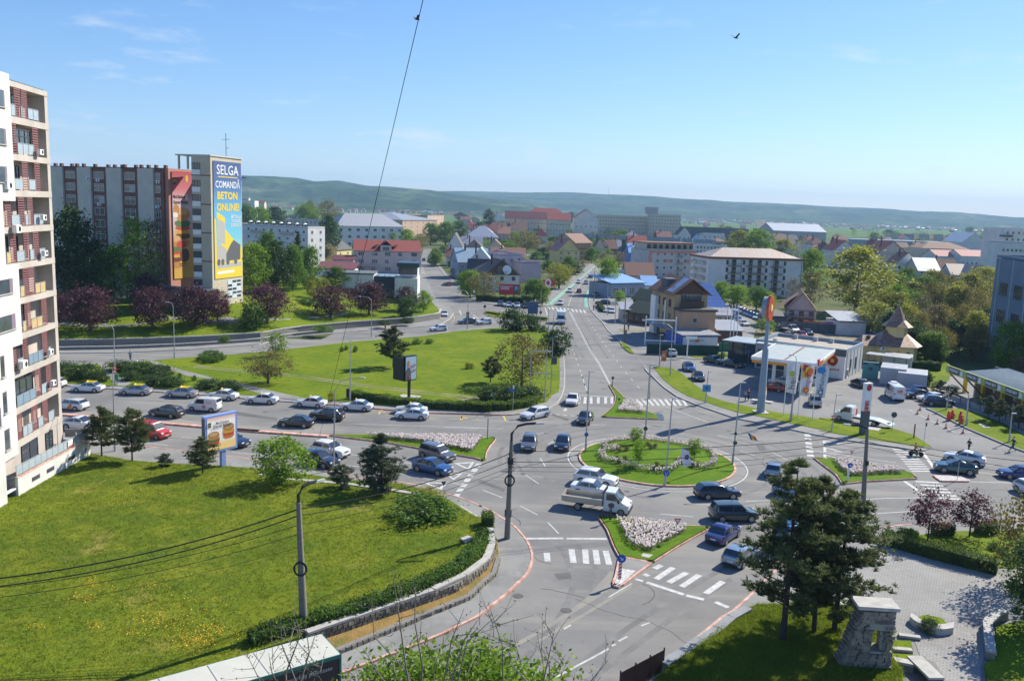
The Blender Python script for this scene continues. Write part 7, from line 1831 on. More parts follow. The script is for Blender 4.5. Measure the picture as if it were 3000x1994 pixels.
def foretree():
 rs=np.random.RandomState(31)
 p=at('C2',1900,1900,21)
 t=thing('tree','leafy yellow green tree top with bare shoots at the bottom edge','tree',(p.x,p.y,0))
 top=at('C2',1900,1290,21).z;mb=MB();P=[]
 for i in range(230):
  a,r=rs.uniform(0,6.28),3.3*rs.uniform(0,1)**.5
  P.append((r*math.cos(a)*1.25,r*math.sin(a)*.8,top-.3-.17*r*r-rs.uniform(0,1.5)))
 P=np.array(P);limbs(mb,rs,P,3,top,.22,k=40)
 Q=np.repeat(P,75,0)+rs.normal(size=(len(P)*75,3))*.3
 V,F=leaves(rs,Q,.085);obj('trunk',mb.mesh('trunk',TWIG),t);obj('crown',npmesh('crown',V,F,LEAF['bright']),t)
 for nm,lb,f,cx,n,pts in(('bare_tree','bare budding branches in front of the box trailer','C2',400,7,((350,1020),(60,1330),(560,1060),(640,1180),(700,1380),(460,1060),(250,1330))),('bare_tree','bare budding branches reaching over the lower road','C2',1500,9,((1290,600),(1120,830),(1490,740),(1900,960),(2120,900),(1050,1290),(1730,1220),(2180,1010),(930,1480))),('bare_tree','bare twigs sticking up at the bottom centre','C3',500,6,((650,1125),(85,900),(740,1345),(1100,1390),(280,1160),(530,1260)))):
  D_=19.0;b0=at(f,cx,1900,D_);t=thing(nm,lb,'tree',(b0.x,b0.y,0));mb=MB();L_=[]
  mb.tube([(0,0,0),(0,0,b0.z)],[.14,.07],6)
  for(x,y)in pts:
   e=at(f,x,y,D_+rs.uniform(-1,1))-b0;e=Vector((e.x,e.y,e.z+b0.z));s=Vector((rs.normal()*.1,0,b0.z-.3));m1=s.lerp(e,.35)+Vector(rs.normal(size=3)*.18);m2=s.lerp(e,.7)+Vector(rs.normal(size=3)*.15)
   mb.tube([s,m1,m2,e],[.035,.024,.014,.005],5,False)
   for q in range(7):
    u=rs.uniform(.3,.95);o=m1.lerp(e,u);d=Vector(rs.normal(size=3))*.35+Vector((0,0,.3));mb.tube([o,o+d*.6+Vector(rs.normal(size=3)*.05),o+d],[.009,.006,.003],4,False);L_+=[tuple(o+d),tuple(o+d*.6)]
  V,F=leaves(rs,np.repeat(np.array(L_),3,0)+rs.normal(size=(len(L_)*3,3))*.03,.028)
  obj('trunk',mb.mesh('trunk',TWIG),t);obj('buds',npmesh('buds',V,F,LEAF['olive']),t)
foretree()
def hedge(label,pts,w,h,leaf='box',size=.09,dens=170,z=.15,closed=False,rough=.07,cat='hedge',zf=None):
 rs=np.random.RandomState(len(label));q=resample(pts,.35,closed);C=[]
 for a,b in zip(q,q[1:]):
  d=(b-a).normalized();n=Vector((-d.y,d.x));k=int(dens*.35*(w+2*h))
  u=rs.uniform(0,1,k);s=rs.uniform(-h,w+h,k)
  lat=np.clip(s,0,w)-w/2;zz=np.where(s<0,h+s,np.where(s>w,h-(s-w),h))
  hh=1+.10*math.sin(a.x*1.7+a.y)+.06*math.sin(a.x*4.1)
  for ui,li,zi in zip(u,lat,zz):
   c=a+(b-a)*ui+n*li;C.append((c.x,c.y,z+zi*hh))
 C=np.array(C)+rs.normal(size=(len(C),3))*rough
 if zf:C[:,2]+=[zf(x,y)for x,y in C[:,:2]]
 V,F=leaves(rs,C,size);me=npmesh('hedge',V,F,LEAF[leaf])
 o=obj('hedge',me,label=label,cat=cat)
 c=MB()
 for a,b in zip(q,q[1:]):
  d=(b-a).normalized();n=Vector((-d.y,d.x))*(w/2-.06);zb_=z+(zf(a.x,a.y)if zf else 0)
  c.prism([a+n,a-n,b-n,b+n],zb_,zb_+h*.88)
 c.build('hedge_core',LEAF['dark'],o)
 return o
hedge('long trimmed hedge along the lower edge of the central lawn',PP(('B2',1010,475,1180,510,1640,560,2167,585),('B3',100,425,300,432,520,430,690,405,745,380)),1.5,1.0,'olive' if 0 else 'box',.1,110)
hedge('bright green trimmed hedge along the plaza',PP(('C5',335,590,500,640,750,710,1000,775,1150,810)),1.3,1.15,'box',.07,260)
for x1,y1,x2,y2,lb in((445,580,560,572,'dark clipped box hedge, left of three on the plaza lawn'),(690,538,820,532,'dark clipped box hedge, middle of three between the purple trees'),(1000,528,1140,522,'clipped box hedge, right of three on the plaza lawn')):
 hedge(lb,PP(('C5',x1,y1,x2,y2)),.9,.95,'box',.07,260)
hedge('shaggy hedge along the top of the curved retaining wall',PP(('C2',2060,480,1990,590,1900,690,1740,800,1500,900,1200,1020,900,1120,560,1210,380,1270,100,1370)),1.0,.75,'green',.09,200,z=-.05,zf=zL1,rough=.14)
hedge('upright bush at the top bend of the meadow wall',PP(('C2',2090,290,2105,350)),.8,1.1,'box',.08,260,z=-.05,zf=zL1,cat='bush');hedge('round clipped bush at the wall bend',PP(('C2',2040,430,2070,455)),1.0,.9,'box',.08,260,z=-.05,zf=zL1,cat='bush')
hedge('dark hedge in front of the chapel',PP(('B5',800,262,1000,285,1235,305)),1.2,1.5,'dark',.11,150)
hedge('low dark hedge by the right pavement of the main road',PP(('A3',1525,1130,1560,1185)),1.0,1.0,'dark',.12,120)
hedge('yellow flowering bed edge on the small traffic island',PP(('A3',590,1190,690,1208)),1.2,.4,'yellow',.12,120,cat='flower bed');hedge('low green planting on the small traffic island',PP(('A3',900,1228,1085,1250)),1.2,.5,'box',.12,120,cat='flower bed')
hedge('dark creeper covered fence behind the parked cars',PP(('A3',500,1085,700,1100,870,1105,940,1095)),.6,1.6,'dark',.14,100)
TULIP=leafmat('tulip_petals',(.80,.68,.68),(.92,.90,.88),.35,3);TSTEM=leafmat('tulip_leaves',(.20,.165,.13),(.32,.25,.22),.4,3)
def tulips(name,label,poly,n,z,s=.15,stem=.36,zf=None,hgt=None):
 rs=np.random.RandomState(n);P=[]
 xs,ys=[p[0]for p in poly],[p[1]for p in poly]
 while len(P)<n:
  q=(rs.uniform(min(xs),max(xs)),rs.uniform(min(ys),max(ys)))
  if inside(q,poly):P.append((*q,z+(zf(*q)if zf else 0)))
 P=np.array(P);hs=stem*rs.uniform(.75,1.2,n)
 top=P.copy();top[:,2]+=hs;top[:,:2]+=rs.normal(size=(n,2))*.05
 a=rs.uniform(0,6.28,n);V=[];F=[]
 for i in range(4):
  d=np.stack([np.cos(a+i*np.pi/2),np.sin(a+i*np.pi/2),np.zeros(n)],1)*s*.62;e=np.stack([-d[:,1],d[:,0],d[:,2]],1)*.75;u=np.array([0,0,s*1.5])
  V.append(np.stack([top,top+d*.9+e+u*.45,top+d*.35+u,top+d*.9-e+u*.45],1))
 V=np.concatenate(V,1).reshape(-1,3);o=obj(name,npmesh('flowers',V,np.arange(len(V)).reshape(-1,4),TULIP),label=label,cat='flower bed',kind='stuff')
 C=np.repeat(P,3,0)+rs.normal(size=(3*n,3))*np.array([.07,.07,.03]);C[:,2]+=np.repeat(hs,3)*rs.uniform(.1,.8,3*n)
 V,F=leaves(rs,C,.11,.3,0);obj('tulip_leaves',npmesh('tulip_leaves',V,F,TSTEM),o)
tulips('tulip_bed','pale pink tulips filling the long triangular island at left',PP(('B2',1080,800,1500,810,2085,818,2060,870,2000,940,1900,915,1600,860,1300,825)),1500,.17)
tulips('tulip_bed','pale pink tulips on the small upper triangular island',PP(('B3',1525,350,1580,375,1660,430,1690,470,1560,462,1455,455,1490,400)),420,.17)
tulips('tulip_bed','white and pink tulips filling the lower triangular island',PP(('C3',1170,225,1500,255,1770,290,1740,330,1600,410,1470,488,1340,470,1270,420,1230,330)),950,.17,.11)
tulips('tulip_bed','pale tulips on the right triangular island',PP(('B5',140,1218,300,1245,500,1280,860,1345,870,1362,600,1370,400,1385,300,1385,180,1290)),700,.17)
rs_=random.Random(9);ringp=PP(('B3',1330,760,1345,720,1450,690,1620,680,1760,690,1920,720,2100,745,2200,770),('B4',640,1310,680,1380,660,1450,600,1500,480,1500,330,1445,300,1490,240,1530),('B3',1830,975,1700,965,1560,935,1420,890,1340,870,1310,830,1330,800,1430,800,1440,775,1380,770))
rp_=resample(ringp,.3,True);bandp=[]
for a,b in zip(rp_,rp_[1:]):
 d=(b-a).normalized();n=Vector((-d.y,d.x))*.38;bandp.append(((a+n).xy,(a-n).xy))
def bandtulips():
 rs=np.random.RandomState(4);T=[]
 for(a,b)in bandp:
  for k in range(4):
   u=rs.uniform(0,1);T.append((*(Vector(a).lerp(Vector(b),u)+Vector(rs.normal(size=2)*.08)),))
 T=np.array([(x,y,zR(x,y))for x,y in T]);n=len(T);top=T.copy();top[:,2]+=.34*rs.uniform(.75,1.2,n);s=.13;a=rs.uniform(0,6.28,n);V=[]
 for i in range(4):
  d=np.stack([np.cos(a+i*np.pi/2),np.sin(a+i*np.pi/2),np.zeros(n)],1)*s*.62;e=np.stack([-d[:,1],d[:,0],d[:,2]],1)*.75;u=np.array([0,0,s*1.5]);V.append(np.stack([top,top+d*.9+e+u*.45,top+d*.35+u,top+d*.9-e+u*.45],1))
 V=np.concatenate(V,1).reshape(-1,3);o=obj('tulip_bed',npmesh('flowers',V,np.arange(len(V)).reshape(-1,4),TULIP),label='looping band of white tulips on the roundabout',cat='flower bed',kind='stuff')
 C=np.repeat(T,4,0)+rs.normal(size=(4*n,3))*np.array([.08,.08,.03]);C[:,2]+=.16*rs.uniform(.2,1.3,4*n);V,F=leaves(rs,C,.11,.3,0);obj('tulip_leaves',npmesh('tulip_leaves',V,F,TSTEM),o)
bandtulips()
def grass(name,poly,n,zf,h,m,label):
 rs=np.random.RandomState(n);P=[]
 xs,ys=[p[0]for p in poly],[p[1]for p in poly]
 while len(P)<n:
  q=(rs.uniform(min(xs),max(xs)),rs.uniform(min(ys),max(ys)))
  if inside(q,poly):P.append((*q,zf(*q)))
 P=np.repeat(np.array(P),4,0);P[:,:2]+=rs.normal(size=(4*n,2))*.13;N=len(P)
 a=rs.uniform(0,6.28,N);w=np.stack([np.cos(a),np.sin(a),0*a],1)*.022;t=rs.normal(size=(N,3))*.09;t[:,2]=h*rs.uniform(.4,1.3,N)
 V=np.stack([P-w,P+w,P+t],1).reshape(-1,3);obj(name,npmesh('grass',V,np.arange(3*N).reshape(-1,3),m),label=label,cat='grass',kind='stuff')
GB=leafmat('grass_blades',(.11,.165,.006),(.21,.245,.016),.5,.35)
grass('meadow_grass',lawn1+[(-60,28),(-62,70)],42000,zL1,.13,GB,'uneven meadow grass covering the slope at lower left')
grass('bank_grass',bank,16000,zHill,.15,GB,'bright grass on the bank under the pines')
DAND=plain('dandelion_yellow',(.75,.42,.01))
def dandelions():
 rs=np.random.RandomState(6);T=[]
 for f,x,y,sx,sy,n in(('C1',1250,135,110,12,60),('C1',860,210,130,18,90),('C1',1080,190,70,10,40),('C1',720,820,40,25,60),('C1',900,880,70,40,70),('C1',640,945,60,20,60),('C1',1220,830,60,25,60),('C1',1350,1000,250,90,200),('C1',1250,1110,150,50,160),('C1',740,1140,40,20,50),('C1',1500,1260,110,45,260),('C1',1650,1180,140,50,160),('C1',1050,1200,60,20,50),('C1',280,1155,40,10,25)):
  for k in range(int(n*1.7)):
   p=gz(f,rs.normal(x,sx),rs.normal(y,sy),zL1);T.append((p.x,p.y,p.z+.13))
 V,F=leaves(rs,np.array(T),.033,.9,2);obj('dandelions',npmesh('dandelions',V,F,DAND),label='scattered yellow dandelion patches in the meadow',cat='flowers',kind='stuff')
dandelions()
# VEHICLES
def paint(name,c,met=.0):return mat('paint_'+name,c,.28,.03,2,0,met,1.0)
PT={k:paint(k,*v)for k,v in dict(white=((.68,.68,.68),),silver=((.38,.39,.41),.5),grey=((.15,.15,.165),.5),dark=((.035,.037,.042),.4),black=((.010,.010,.012),),navy=((.010,.016,.045),.3),blue=((.02,.09,.26),.4),bmw=((.02,.035,.16),.4),teal=((.035,.085,.095),.4),green=((.045,.065,.06),.3),red=((.34,.012,.014),),vanred=((.52,.035,.03),),lightblue=((.22,.30,.40),.4),greyblue=((.10,.13,.17),.4),cream=((.44,.39,.30),),yellow=((.75,.58,.03),)).items()}
CHROME=plain('chrome',(.55,.55,.57),.2,.9);RIM=plain('alloy_rim',(.42,.43,.45),.35,.7);HL=plain('headlight_glass',(.75,.77,.8),.1);TLM=plain('tail_light',(.35,.01,.01),.2);PLATE=plain('number_plate',(.7,.7,.7),.5);AMBER=plain('amber_lens',(.8,.35,.02),.3)
TYP=dict(sedan=(4.45,1.78,1.48,2.68,.95,.88,.95,.12,-1.02,-1.62,.98,.32),hatch=(4.1,1.77,1.49,2.58,.96,.90,.82,.05,-1.45,-1.86,1.0,.32),estate=(4.65,1.82,1.50,2.7,.95,.88,.98,.20,-1.72,-2.18,1.0,.33),suv=(4.55,1.88,1.68,2.68,1.08,1.05,.92,.20,-1.60,-2.06,1.1,.37),coupe=(4.5,1.85,1.55,2.72,1.03,.98,.98,.10,-.72,-2.02,1.12,.36),mpv=(4.5,1.82,1.72,2.85,1.05,.98,1.12,.45,-1.85,-2.1,1.1,.34),van=(4.3,1.84,1.86,2.75,1.10,1.05,1.18,.62,-2.02,-2.12,1.1,.32),bigvan=(5.6,2.0,2.45,3.6,1.25,1.2,2.0,1.25,-2.72,-2.78,1.3,.35))
CM={}
def carmesh(ty):
 if ty in CM:return CM[ty]
 L_,W,H,wb,bz,hz,xc,xf,xr,xb,dz,wr=TYP[ty]
 h,w=L_/2,W/2
 van=ty in('van','bigvan')
 st=[(h,.78,.34,.60),(h-.06,.86,.22,hz-.16),(h-.3,.95,.18,hz-.05),(wb/2,1.0,.17,hz),(xc+.02,1.0,.17,bz-.01),(0,1.0,.17,bz),(xb+.05 if not van else-wb/2,1.0,.18,dz),(-h+.28,.97,.2,dz-.01),(-h+.05,.88,.26,dz-.05),(-h,.80,.36,dz-.22)]
 st=sorted(st,key=lambda q:-q[0])
 b=MB();V=[]
 for x,k,z0,z1 in st:
  wk=w*k
  half=[(wk*.86,z0),(wk*.985,z0+.1),(wk,(z0+z1)/2+.02),(wk*.975,z1-.10),(wk*.90,z1-.015),(wk*.5,z1+.012)]
  V+=[(x,y,z)for y,z in half]+[(x,-y,z)for y,z in half[::-1]]
 n=12;F=[]
 for i in range(len(st)-1):
  for k in range(n):
   k2=(k+1)%n;F.append((i*n+k,i*n+k2,(i+1)*n+k2,(i+1)*n+k))
 F+=[tuple(range(n))[::-1],tuple((len(st)-1)*n+k for k in range(n))]
 b.add(V,F)
 wt,wbn=w*(.80 if not van else.9),w*.93
 rz=H
 gs=[(xc,wbn,wbn*.97,bz-.02,bz),(xf,wbn,wt,bz-.02,rz-.02),((xf+xr)/2,wbn,wt,bz-.02,rz),(xr,wbn,wt*.97,bz-.02,rz-.04),(xb,wbn*.97,wbn*.93,dz-.04,dz)]
 V=[]
 for x,yb,yt,z0,z1 in gs:
  half=[(yb,z0),(yt,z1-.09*(z1>bz+.2)),(yt*.9,z1-.015*(z1>bz+.2)),(yt*.45,z1+.012*(z1>bz+.2))]
  V+=[(x,y,z)for y,z in half]+[(x,-y,z)for y,z in half[::-1]]
 n=8;F=[]
 for i in range(4):
  for k in range(n-1):F.append((i*n+k,i*n+k+1,(i+1)*n+k+1,(i+1)*n+k))
 b.add(V,F)
 M=dict(body=b.mesh('body',PT['white'],38))
 lerp=lambda a,c,t:a+(c-a)*t
 g1=MB();o=.022
 def scr(xa,za,ya,x2,z2,y2,t0,t1,s):
  q=[(lerp(xa,x2,t)+s*o,sg*lerp(ya,y2,t),lerp(za,z2,t)+o)for t,sg in((t0,1),(t0,-1),(t1,-1),(t1,1))]
  g1.add(q if s>0 else q[::-1],[(0,1,2,3)])
 scr(xc,bz,wbn*.92,xf,rz-.02,wt*.86,.07,.93,1);M['windscreen']=g1.mesh('windscreen',CARGLASS)
 g1=MB();scr(xb,dz,wbn*.88,xr,rz-.05,wt*.84,.12 if not van else.35,.92,-1);M['rear_window']=g1.mesh('rear_window',CARGLASS)
 def side(x0,x1,u0,u1,sg):
  m=MB();ya,yt=lerp(wbn,wt,.08)+.012,lerp(wbn,wt,.90)+.012;za,zt=lerp(bz,rz-.09,.08),lerp(bz,rz-.09,.92)
  q=[(x0,sg*ya,za),(x1,sg*ya,za),(u1,sg*yt,zt),(u0,sg*yt,zt)]
  m.add(q if sg<0 else q[::-1],[(0,1,2,3)]);return m.mesh('side_window',CARGLASS)
 xm=(xc+xb)/2+(.15 if not van else.1)
 fx0,fx1=lerp(xc,xf,.10),lerp(xc,xf,.9)
 M['sides']=[]
 for sg in(1,-1):
  M['sides'].append(side(xm+.04,fx0-.12,xm+.04,fx1-.06,sg))
  if not van:M['sides'].append(side(lerp(xb,xr,.1)+.12,xm-.05,lerp(xb,xr,.9)+.05,xm-.05,sg))
 t=MB();t.tube([(0,-.11,0),(0,.11,0)],wr,16);M['wheel']=t.mesh('wheel',RUBBER,40)
 t=MB();t.tube([(0,.10,0),(0,.118,0)],wr*.28,8)
 for a in range(5):
  c,s=math.cos(a*1.2566),math.sin(a*1.2566);p=Vector((c,0,s));q=Vector((-s,0,c));t.add([p*wr*.1+q*wr*.14+Vector((0,.116,0)),p*wr*.1-q*wr*.14+Vector((0,.116,0)),p*wr*.64-q*wr*.17+Vector((0,.116,0)),p*wr*.64+q*wr*.17+Vector((0,.116,0))],[(0,1,2,3)])
 for k in range(16):
  a,c=k*PI/8,(k+1)*PI/8;t.add([(r*math.cos(u),.117,r*math.sin(u))for r,u in((wr*.58,a),(wr*.72,a),(wr*.72,c),(wr*.58,c))],[(3,2,1,0)])
 M['rim']=t.mesh('rim',RIM)
 ar=MB()
 for sg in(1,-1):
  for x in(wb/2,-wb/2):
   pts=[(x+wr*1.2*math.cos(k*PI/10),sg*(w+.006),wr+wr*1.2*math.sin(k*PI/10))for k in range(11)]+[(x-wr*1.2,sg*(w+.006),.2),(x+wr*1.2,sg*(w+.006),.2)]
   ar.add(pts if sg<0 else pts[::-1],[tuple(range(13))])
 ar.box(h-.02,0,.36,.1,W*.74,.18);ar.box(-h+.03,0,.36,.12,W*.74,.18);ar.box(h-.035,0,hz-.26,.06,W*.34,.13)
 M['trim']=ar.mesh('black_trim',BLACK)
 k=MB();k.box(0,0,0,.26,.34,.13);M['head']=k.mesh('headlight',HL)
 k=MB();k.box(0,0,0,.16,.26 if not van else.14,.16 if not van else.5);M['tail']=k.mesh('tail_light',TLM)
 k=MB();k.box(0,0,0,.03,.5,.12);M['plate']=k.mesh('number_plate',PLATE)
 k=MB();k.box(0,0,0,.12,.2,.15);M['mirror']=k.mesh('wing_mirror',BLACK)
 CM[ty]=M
 return M
def car(label,ty,col,pos,rz,cat='car',name='car',group=None,roof=None,far=False,cargo=False):
 L_,W,H,wb,bz,hz,xc,xf,xr,xb,dz,wr=TYP[ty]
 M=carmesh(ty);h,w=L_/2,W/2
 t=thing(name,label,cat,(pos[0],pos[1],pos[2]if len(pos)>2 else 0),rz,group)
 obj('body',M['body'],t,mats={0:PT[col]})
 obj('windscreen',M['windscreen'],t)
 if ty not in('bigvan',):obj('rear_window',M['rear_window'],t)
 for s in M['sides']:obj('side_window',s,t)
 obj('black_trim',M['trim'],t)
 for x in(wb/2,-wb/2):
  for sg in(1,-1):
   o=obj('wheel',M['wheel'],t,(x,sg*(w-.085),wr),0 if sg>0 else PI)
   if not far:obj('rim',M['rim'],o)
 for sg in(1,-1):
  obj('headlight',M['head'],t,(h-.17,sg*w*.68,hz-.2));obj('tail_light',M['tail'],t,(-h+.1,sg*w*.74,dz-.2 if ty!='bigvan' else 1.1))
  if not far:obj('wing_mirror',M['mirror'],t,(xc-.28,sg*(w+.06),bz+.06),mats={0:PT[col]})
 obj('number_plate',M['plate'],t,(h+.01,0,.45));obj('number_plate',M['plate'],t,(-h-.01,0,.62))
 if roof:
  m=MB();m.box((xf+xr)/2-.05,0,H+.012,xf-xr+.1,w*1.5,.02);m.build('yellow_roof',PT[roof],t)
 return t
def sidewise(f,xf,yf,xr,yr,W):
 """wheel contacts of the near side in the photograph: front and rear."""
 a,c=g(f,xf,yf).xy,g(f,xr,yr).xy
 d=(a-c).normalized();n=Vector((-d.y,d.x));m=(a+c)/2
 if n.dot(m)<0:n=-n
 p=m+n*W/2*.97
 return(p.x,p.y,0),math.atan2(d.y,d.x)
def scar(label,ty,col,f,*q,**k):
 p,r=sidewise(f,*q,TYP[ty][1]);return car(label,ty,col,p,r,**k)
def ecar(label,ty,col,f,x1,y1,x2,y2,z=0,**k):
 """centre of the front on the ground and a point behind it."""
 a,c=g(f,x1,y1).xy,g(f,x2,y2).xy;d=(a-c).normalized();p=a-d*TYP[ty][0]/2
 return car(label,ty,col,(p.x,p.y,z),math.atan2(d.y,d.x),**k)
def taxisign(t,ty):
 m=MB();m.box(.1,0,TYP[ty][2]+.09,.14,.42,.13);m.build('taxi_light',PT['yellow'],t)
TX='taxis and cars queuing along the kerb'
for lb,col,rf,f,q,ty in(('white saloon taxi with yellow roof, leftmost yellow roof in the kerb queue','white','yellow','B1',(500,780,620,785),'sedan'),('silver taxi with yellow roof, next to the green bin','silver','yellow','B1',(813,800,935,805),'sedan'),('silver taxi with yellow roof, rightmost of the yellow roofs','silver','yellow','B1',(1115,815,1235,822),'sedan'),('white taxi behind the last yellow roofed taxi','white',None,'B1',(1382,830,1503,838),'sedan'),('white taxi under the spreading tree, fifth in the kerb queue','white',None,'B2',(155,520,312,528),'sedan'),('white taxi beside the lawn lamp, sixth in the kerb queue','white',None,'B2',(560,548,717,560),'sedan'),('white taxi right of the arm lamp, seventh in the kerb queue','white',None,'B2',(945,578,1107,588),'sedan'),('white taxi at the head of the kerb queue, half hidden by another','white',None,'B2',(1395,606,1565,618),'sedan')):
 taxisign(scar(lb,ty,col,f,*q,roof=rf,group=TX,name='taxi',cat='taxi'),ty)
scar('white saloon passing in front of the head of the taxi queue','sedan','white','B2',1408,652,1580,660,name='taxi',cat='taxi')
scar('black off-roader with spare wheel beside the taxi queue','suv','black','B2',700,660,845,670)
scar('black saloon ahead of the black off-roader','sedan','black','B2',430,715,600,725)
scar('dark grey estate car left of the white pink van','estate','dark','B1',1000,940,1128,955)
t=scar('small white delivery van with pink lettering and round pink badge','van','white','B1',1252,905,1392,915,name='delivery_van',cat='van')
for sg,rot in((1,(PI/2,0,PI)),(-1,(PI/2,0,0))):
 blob_=MB();blob_.tube([(-.35,sg*.90,.75),(-.35,sg*.95,.75)],.26,14);blob_.build('pink_badge',plain('print_pink',(.6,.2,.35)),t);text('FRESH',.3,PR['pink'],t,(-1.1,sg*.95,1.35),rot)
t=scar('white estate car with orange stripe mark by the tall block','estate','white','B1',378,895,490,905)
for sg in(1,-1):
 m=MB();y=sg*.935;m.add([(-.1,y,.3),(-.5,y,.3),(-1.0,y,.92),(-.6,y,.92)],[(0,1,2,3)]);m.add([(-.72,y*1.002,.62),(-.9,y*1.002,.5),(-1.2,y*1.002,.3),(-.85,y*1.002,.3)],[(0,1,2,3)]);m.build('orange_mark',PR['orange'],t)
scar('white hatchback mostly hidden by the tall block at far left','hatch','white','B1',262,752,366,757)
scar('white coupe with black roof behind the terrace railing','coupe','white','B1',575,1036,432,1026)
t=scar('bright red van behind the round pine','van','vanred','B1',1056,1100,880,1070,name='van',cat='van')
scar('dark navy saloon emerging from behind the burger billboard','sedan','navy','B1',1556,1150,1420,1128)
scar('white off-road estate behind the bright leafy tree','suv','white','B2',868,985,690,950)
scar('navy off-road car half hidden by the bright leafy tree','suv','navy','B2',768,1072,600,1035)
scar('grey family car waiting at the left junction','mpv','grey','B2',1762,1020,1575,968);scar('metallic blue coupe waiting at the left junction','coupe','blue','B2',1728,1130,1535,1085)
scar('white estate car turning left at the lawn corner','estate','white','B3',750,514,852,492);ecar('white saloon on the upper zebra crossing','sedan','white','B3',1062,402,1090,345)
ecar('dark grey saloon entering past the small flower island','sedan','dark','B3',1155,562,1215,485);ecar('silver grey hatchback facing the camera left of the roundabout','estate','grey','B3',700,786,722,700);ecar('navy hatchback facing the camera beside the roundabout','hatch','navy','B3',975,784,1010,700)
scar('white off-road estate on the roundabout behind the dropside truck','suv','white','B3',1362,1088,1135,1050);scar('white saloon hidden behind the dropside truck bed','sedan','white','B3',1320,1168,1130,1140)
scar('black estate car at the lower edge of the roundabout','estate','navy','C4',357,276,180,280);scar('dark green roof railed family car left of the tall pine','mpv','green','C4',470,438,300,440);scar('blue saloon leaving past the lower flower island','sedan','bmw','C4',392,545,312,602)
ecar('silver blue car driving away behind the pine top','hatch','lightblue','C4',670,60,640,120);ecar('pale silver hatchback half hidden behind the pines','hatch','lightblue','C4',930,285,860,270);ecar('bright blue van hidden behind the pines','bigvan','blue','C4',860,520,760,600,name='van',cat='van');scar('pale blue hatchback behind the left pine branches','hatch','lightblue','C4',520,700,430,770)
scar('white fastback at the right zebra crossing, far lane','coupe','white','B5',1332,1228,1605,1278);scar('teal green fastback at the right zebra crossing, near lane','coupe','teal','B5',1287,1345,1520,1370);scar('dark blue saloon at the right picture edge','sedan','bmw','B5',1948,1408,2190,1425);scar('white hatchback cut off at the right edge','hatch','white','B5',2210,1610,2010,1530)
t=scar('white panel van with red scribbled logo on the forecourt','bigvan','white','B5',655,540,748,612,name='van',cat='van')
for p,rot in(((-2.83,0,1.75),(PI/2,0,-PI/2)),((-1.2,1.02,1.75),(PI/2,0,PI)),((-1.2,-1.02,1.75),(PI/2,0,0))):text('uzi',.75,PR['orange'],t,p,rot,bold=.02)
m=MB();m.box(1.0,0,2.52,.8,.9,.16);m.build('cooling_unit',WHITE,t)
scar('black saloon parked in front of the teal notice panel','sedan','black','B5',335,445,395,472)
PKR='cars parked in a row by the car wash'
for q,ty,col,lb in(((930,545,1060,548),'hatch','bmw','dark blue hatchback, farthest in the row by the wash'),((950,590,1105,585),'coupe','black','black low car, second in the row by the wash'),((1080,625,1250,622),'hatch','white','white hatchback with black roof, third in the row by the wash'),((1335,672,1130,660),'suv','navy','black off-road car, nearest in the row by the wash')):scar(lb,ty,col,'B5',*q,group=PKR)
ecar('pale silver off-road car seen from behind near the flags','suv','silver','B4',1690,790,1705,860);scar('dark red saloon under the fuel canopy','sedan','red','B4',1165,668,1335,695);scar('white saloon behind the dark red one at the pumps','sedan','white','B4',1275,612,1420,630)
scar('black saloon parked left of two at the round bushes','sedan','black','B4',690,408,590,388);scar('black saloon parked right of two at the round bushes','sedan','black','B4',895,448,770,425);ecar('blue hatchback parked behind the black one at the verge','hatch','blue','B4',440,492,370,440);ecar('black hatchback parked at the verge bulge','sedan','black','B4',530,590,450,505);ecar('white hatchback parked at the green screen fence','hatch','white','B4',205,300,275,355)
FARC=dict(far=True)
for lb,ty,col,q in(('white car coming down the main road past the zebra','hatch','white',(1200,1126,1215,1090)),('white car farther up the main road beside the cycle lane','sedan','white',(1278,1020,1300,985)),('white car in the distance on the main road, left lane','hatch','white',(1353,944,1370,915)),('silver car in the distance on the main road, middle','sedan','silver',(1415,952,1425,925)),('parked grey car at the black fence, leftmost of five','hatch','greyblue',(700,1134,700,1085)),('parked white car at the black fence, second of five','hatch','white',(772,1143,772,1095)),('parked white car at the black fence, third of five','sedan','white',(840,1148,840,1098)),('parked dark car at the black fence, fourth of five','hatch','dark',(915,1152,910,1110)),('parked navy car at the black fence, rightmost of five','hatch','bmw',(978,1155,975,1110)),('white saloon coming out of the left road at the wall end','sedan','white',(235,1224,240,1170))):ecar(lb,ty,col,'A3',*q,**FARC)
ecar('white boxy van parked behind the dark car at the black fence','bigvan','white','A3',920,1118,918,1085,far=True,name='van',cat='van')
for lb,ty,col,q in(('dark red car driving away up the main road','hatch','red',(1360,1012,1350,1040)),('navy car driving away far up the main road','mpv','navy',(1455,890,1450,918)),('red car driving away up the left road','hatch','red',(268,955,272,990)),('dark car far up the left road','hatch','dark',(62,750,60,785)),('white car parked by the dark hedge','hatch','white',(1632,1195,1640,1160)),('pale blue car by the right pavement','hatch','lightblue',(1490,1052,1498,1020))):ecar(lb,ty,col,'A3',*q,**FARC)
scar('dark blue car parked beside the blue shop','estate','navy','A3',1515,1115,1590,1120,far=True);scar('white hatchback on the upper road turning left','hatch','white','A3',160,1344,235,1340);scar('grey estate at the upper junction behind the lamp','estate','grey','A3',390,1282,475,1280);scar('white hatchback at the upper junction behind the grey estate','hatch','white','A3',548,1288,612,1284);scar('white car at the restaurant side parking','hatch','white','A4',10,905,60,900,far=True)
rng=random.Random(5)
LOT='cars parked in the sales yard'
cl=['white','silver','dark','greyblue','blue','black','white','grey','silver','lightblue','red','greyblue']
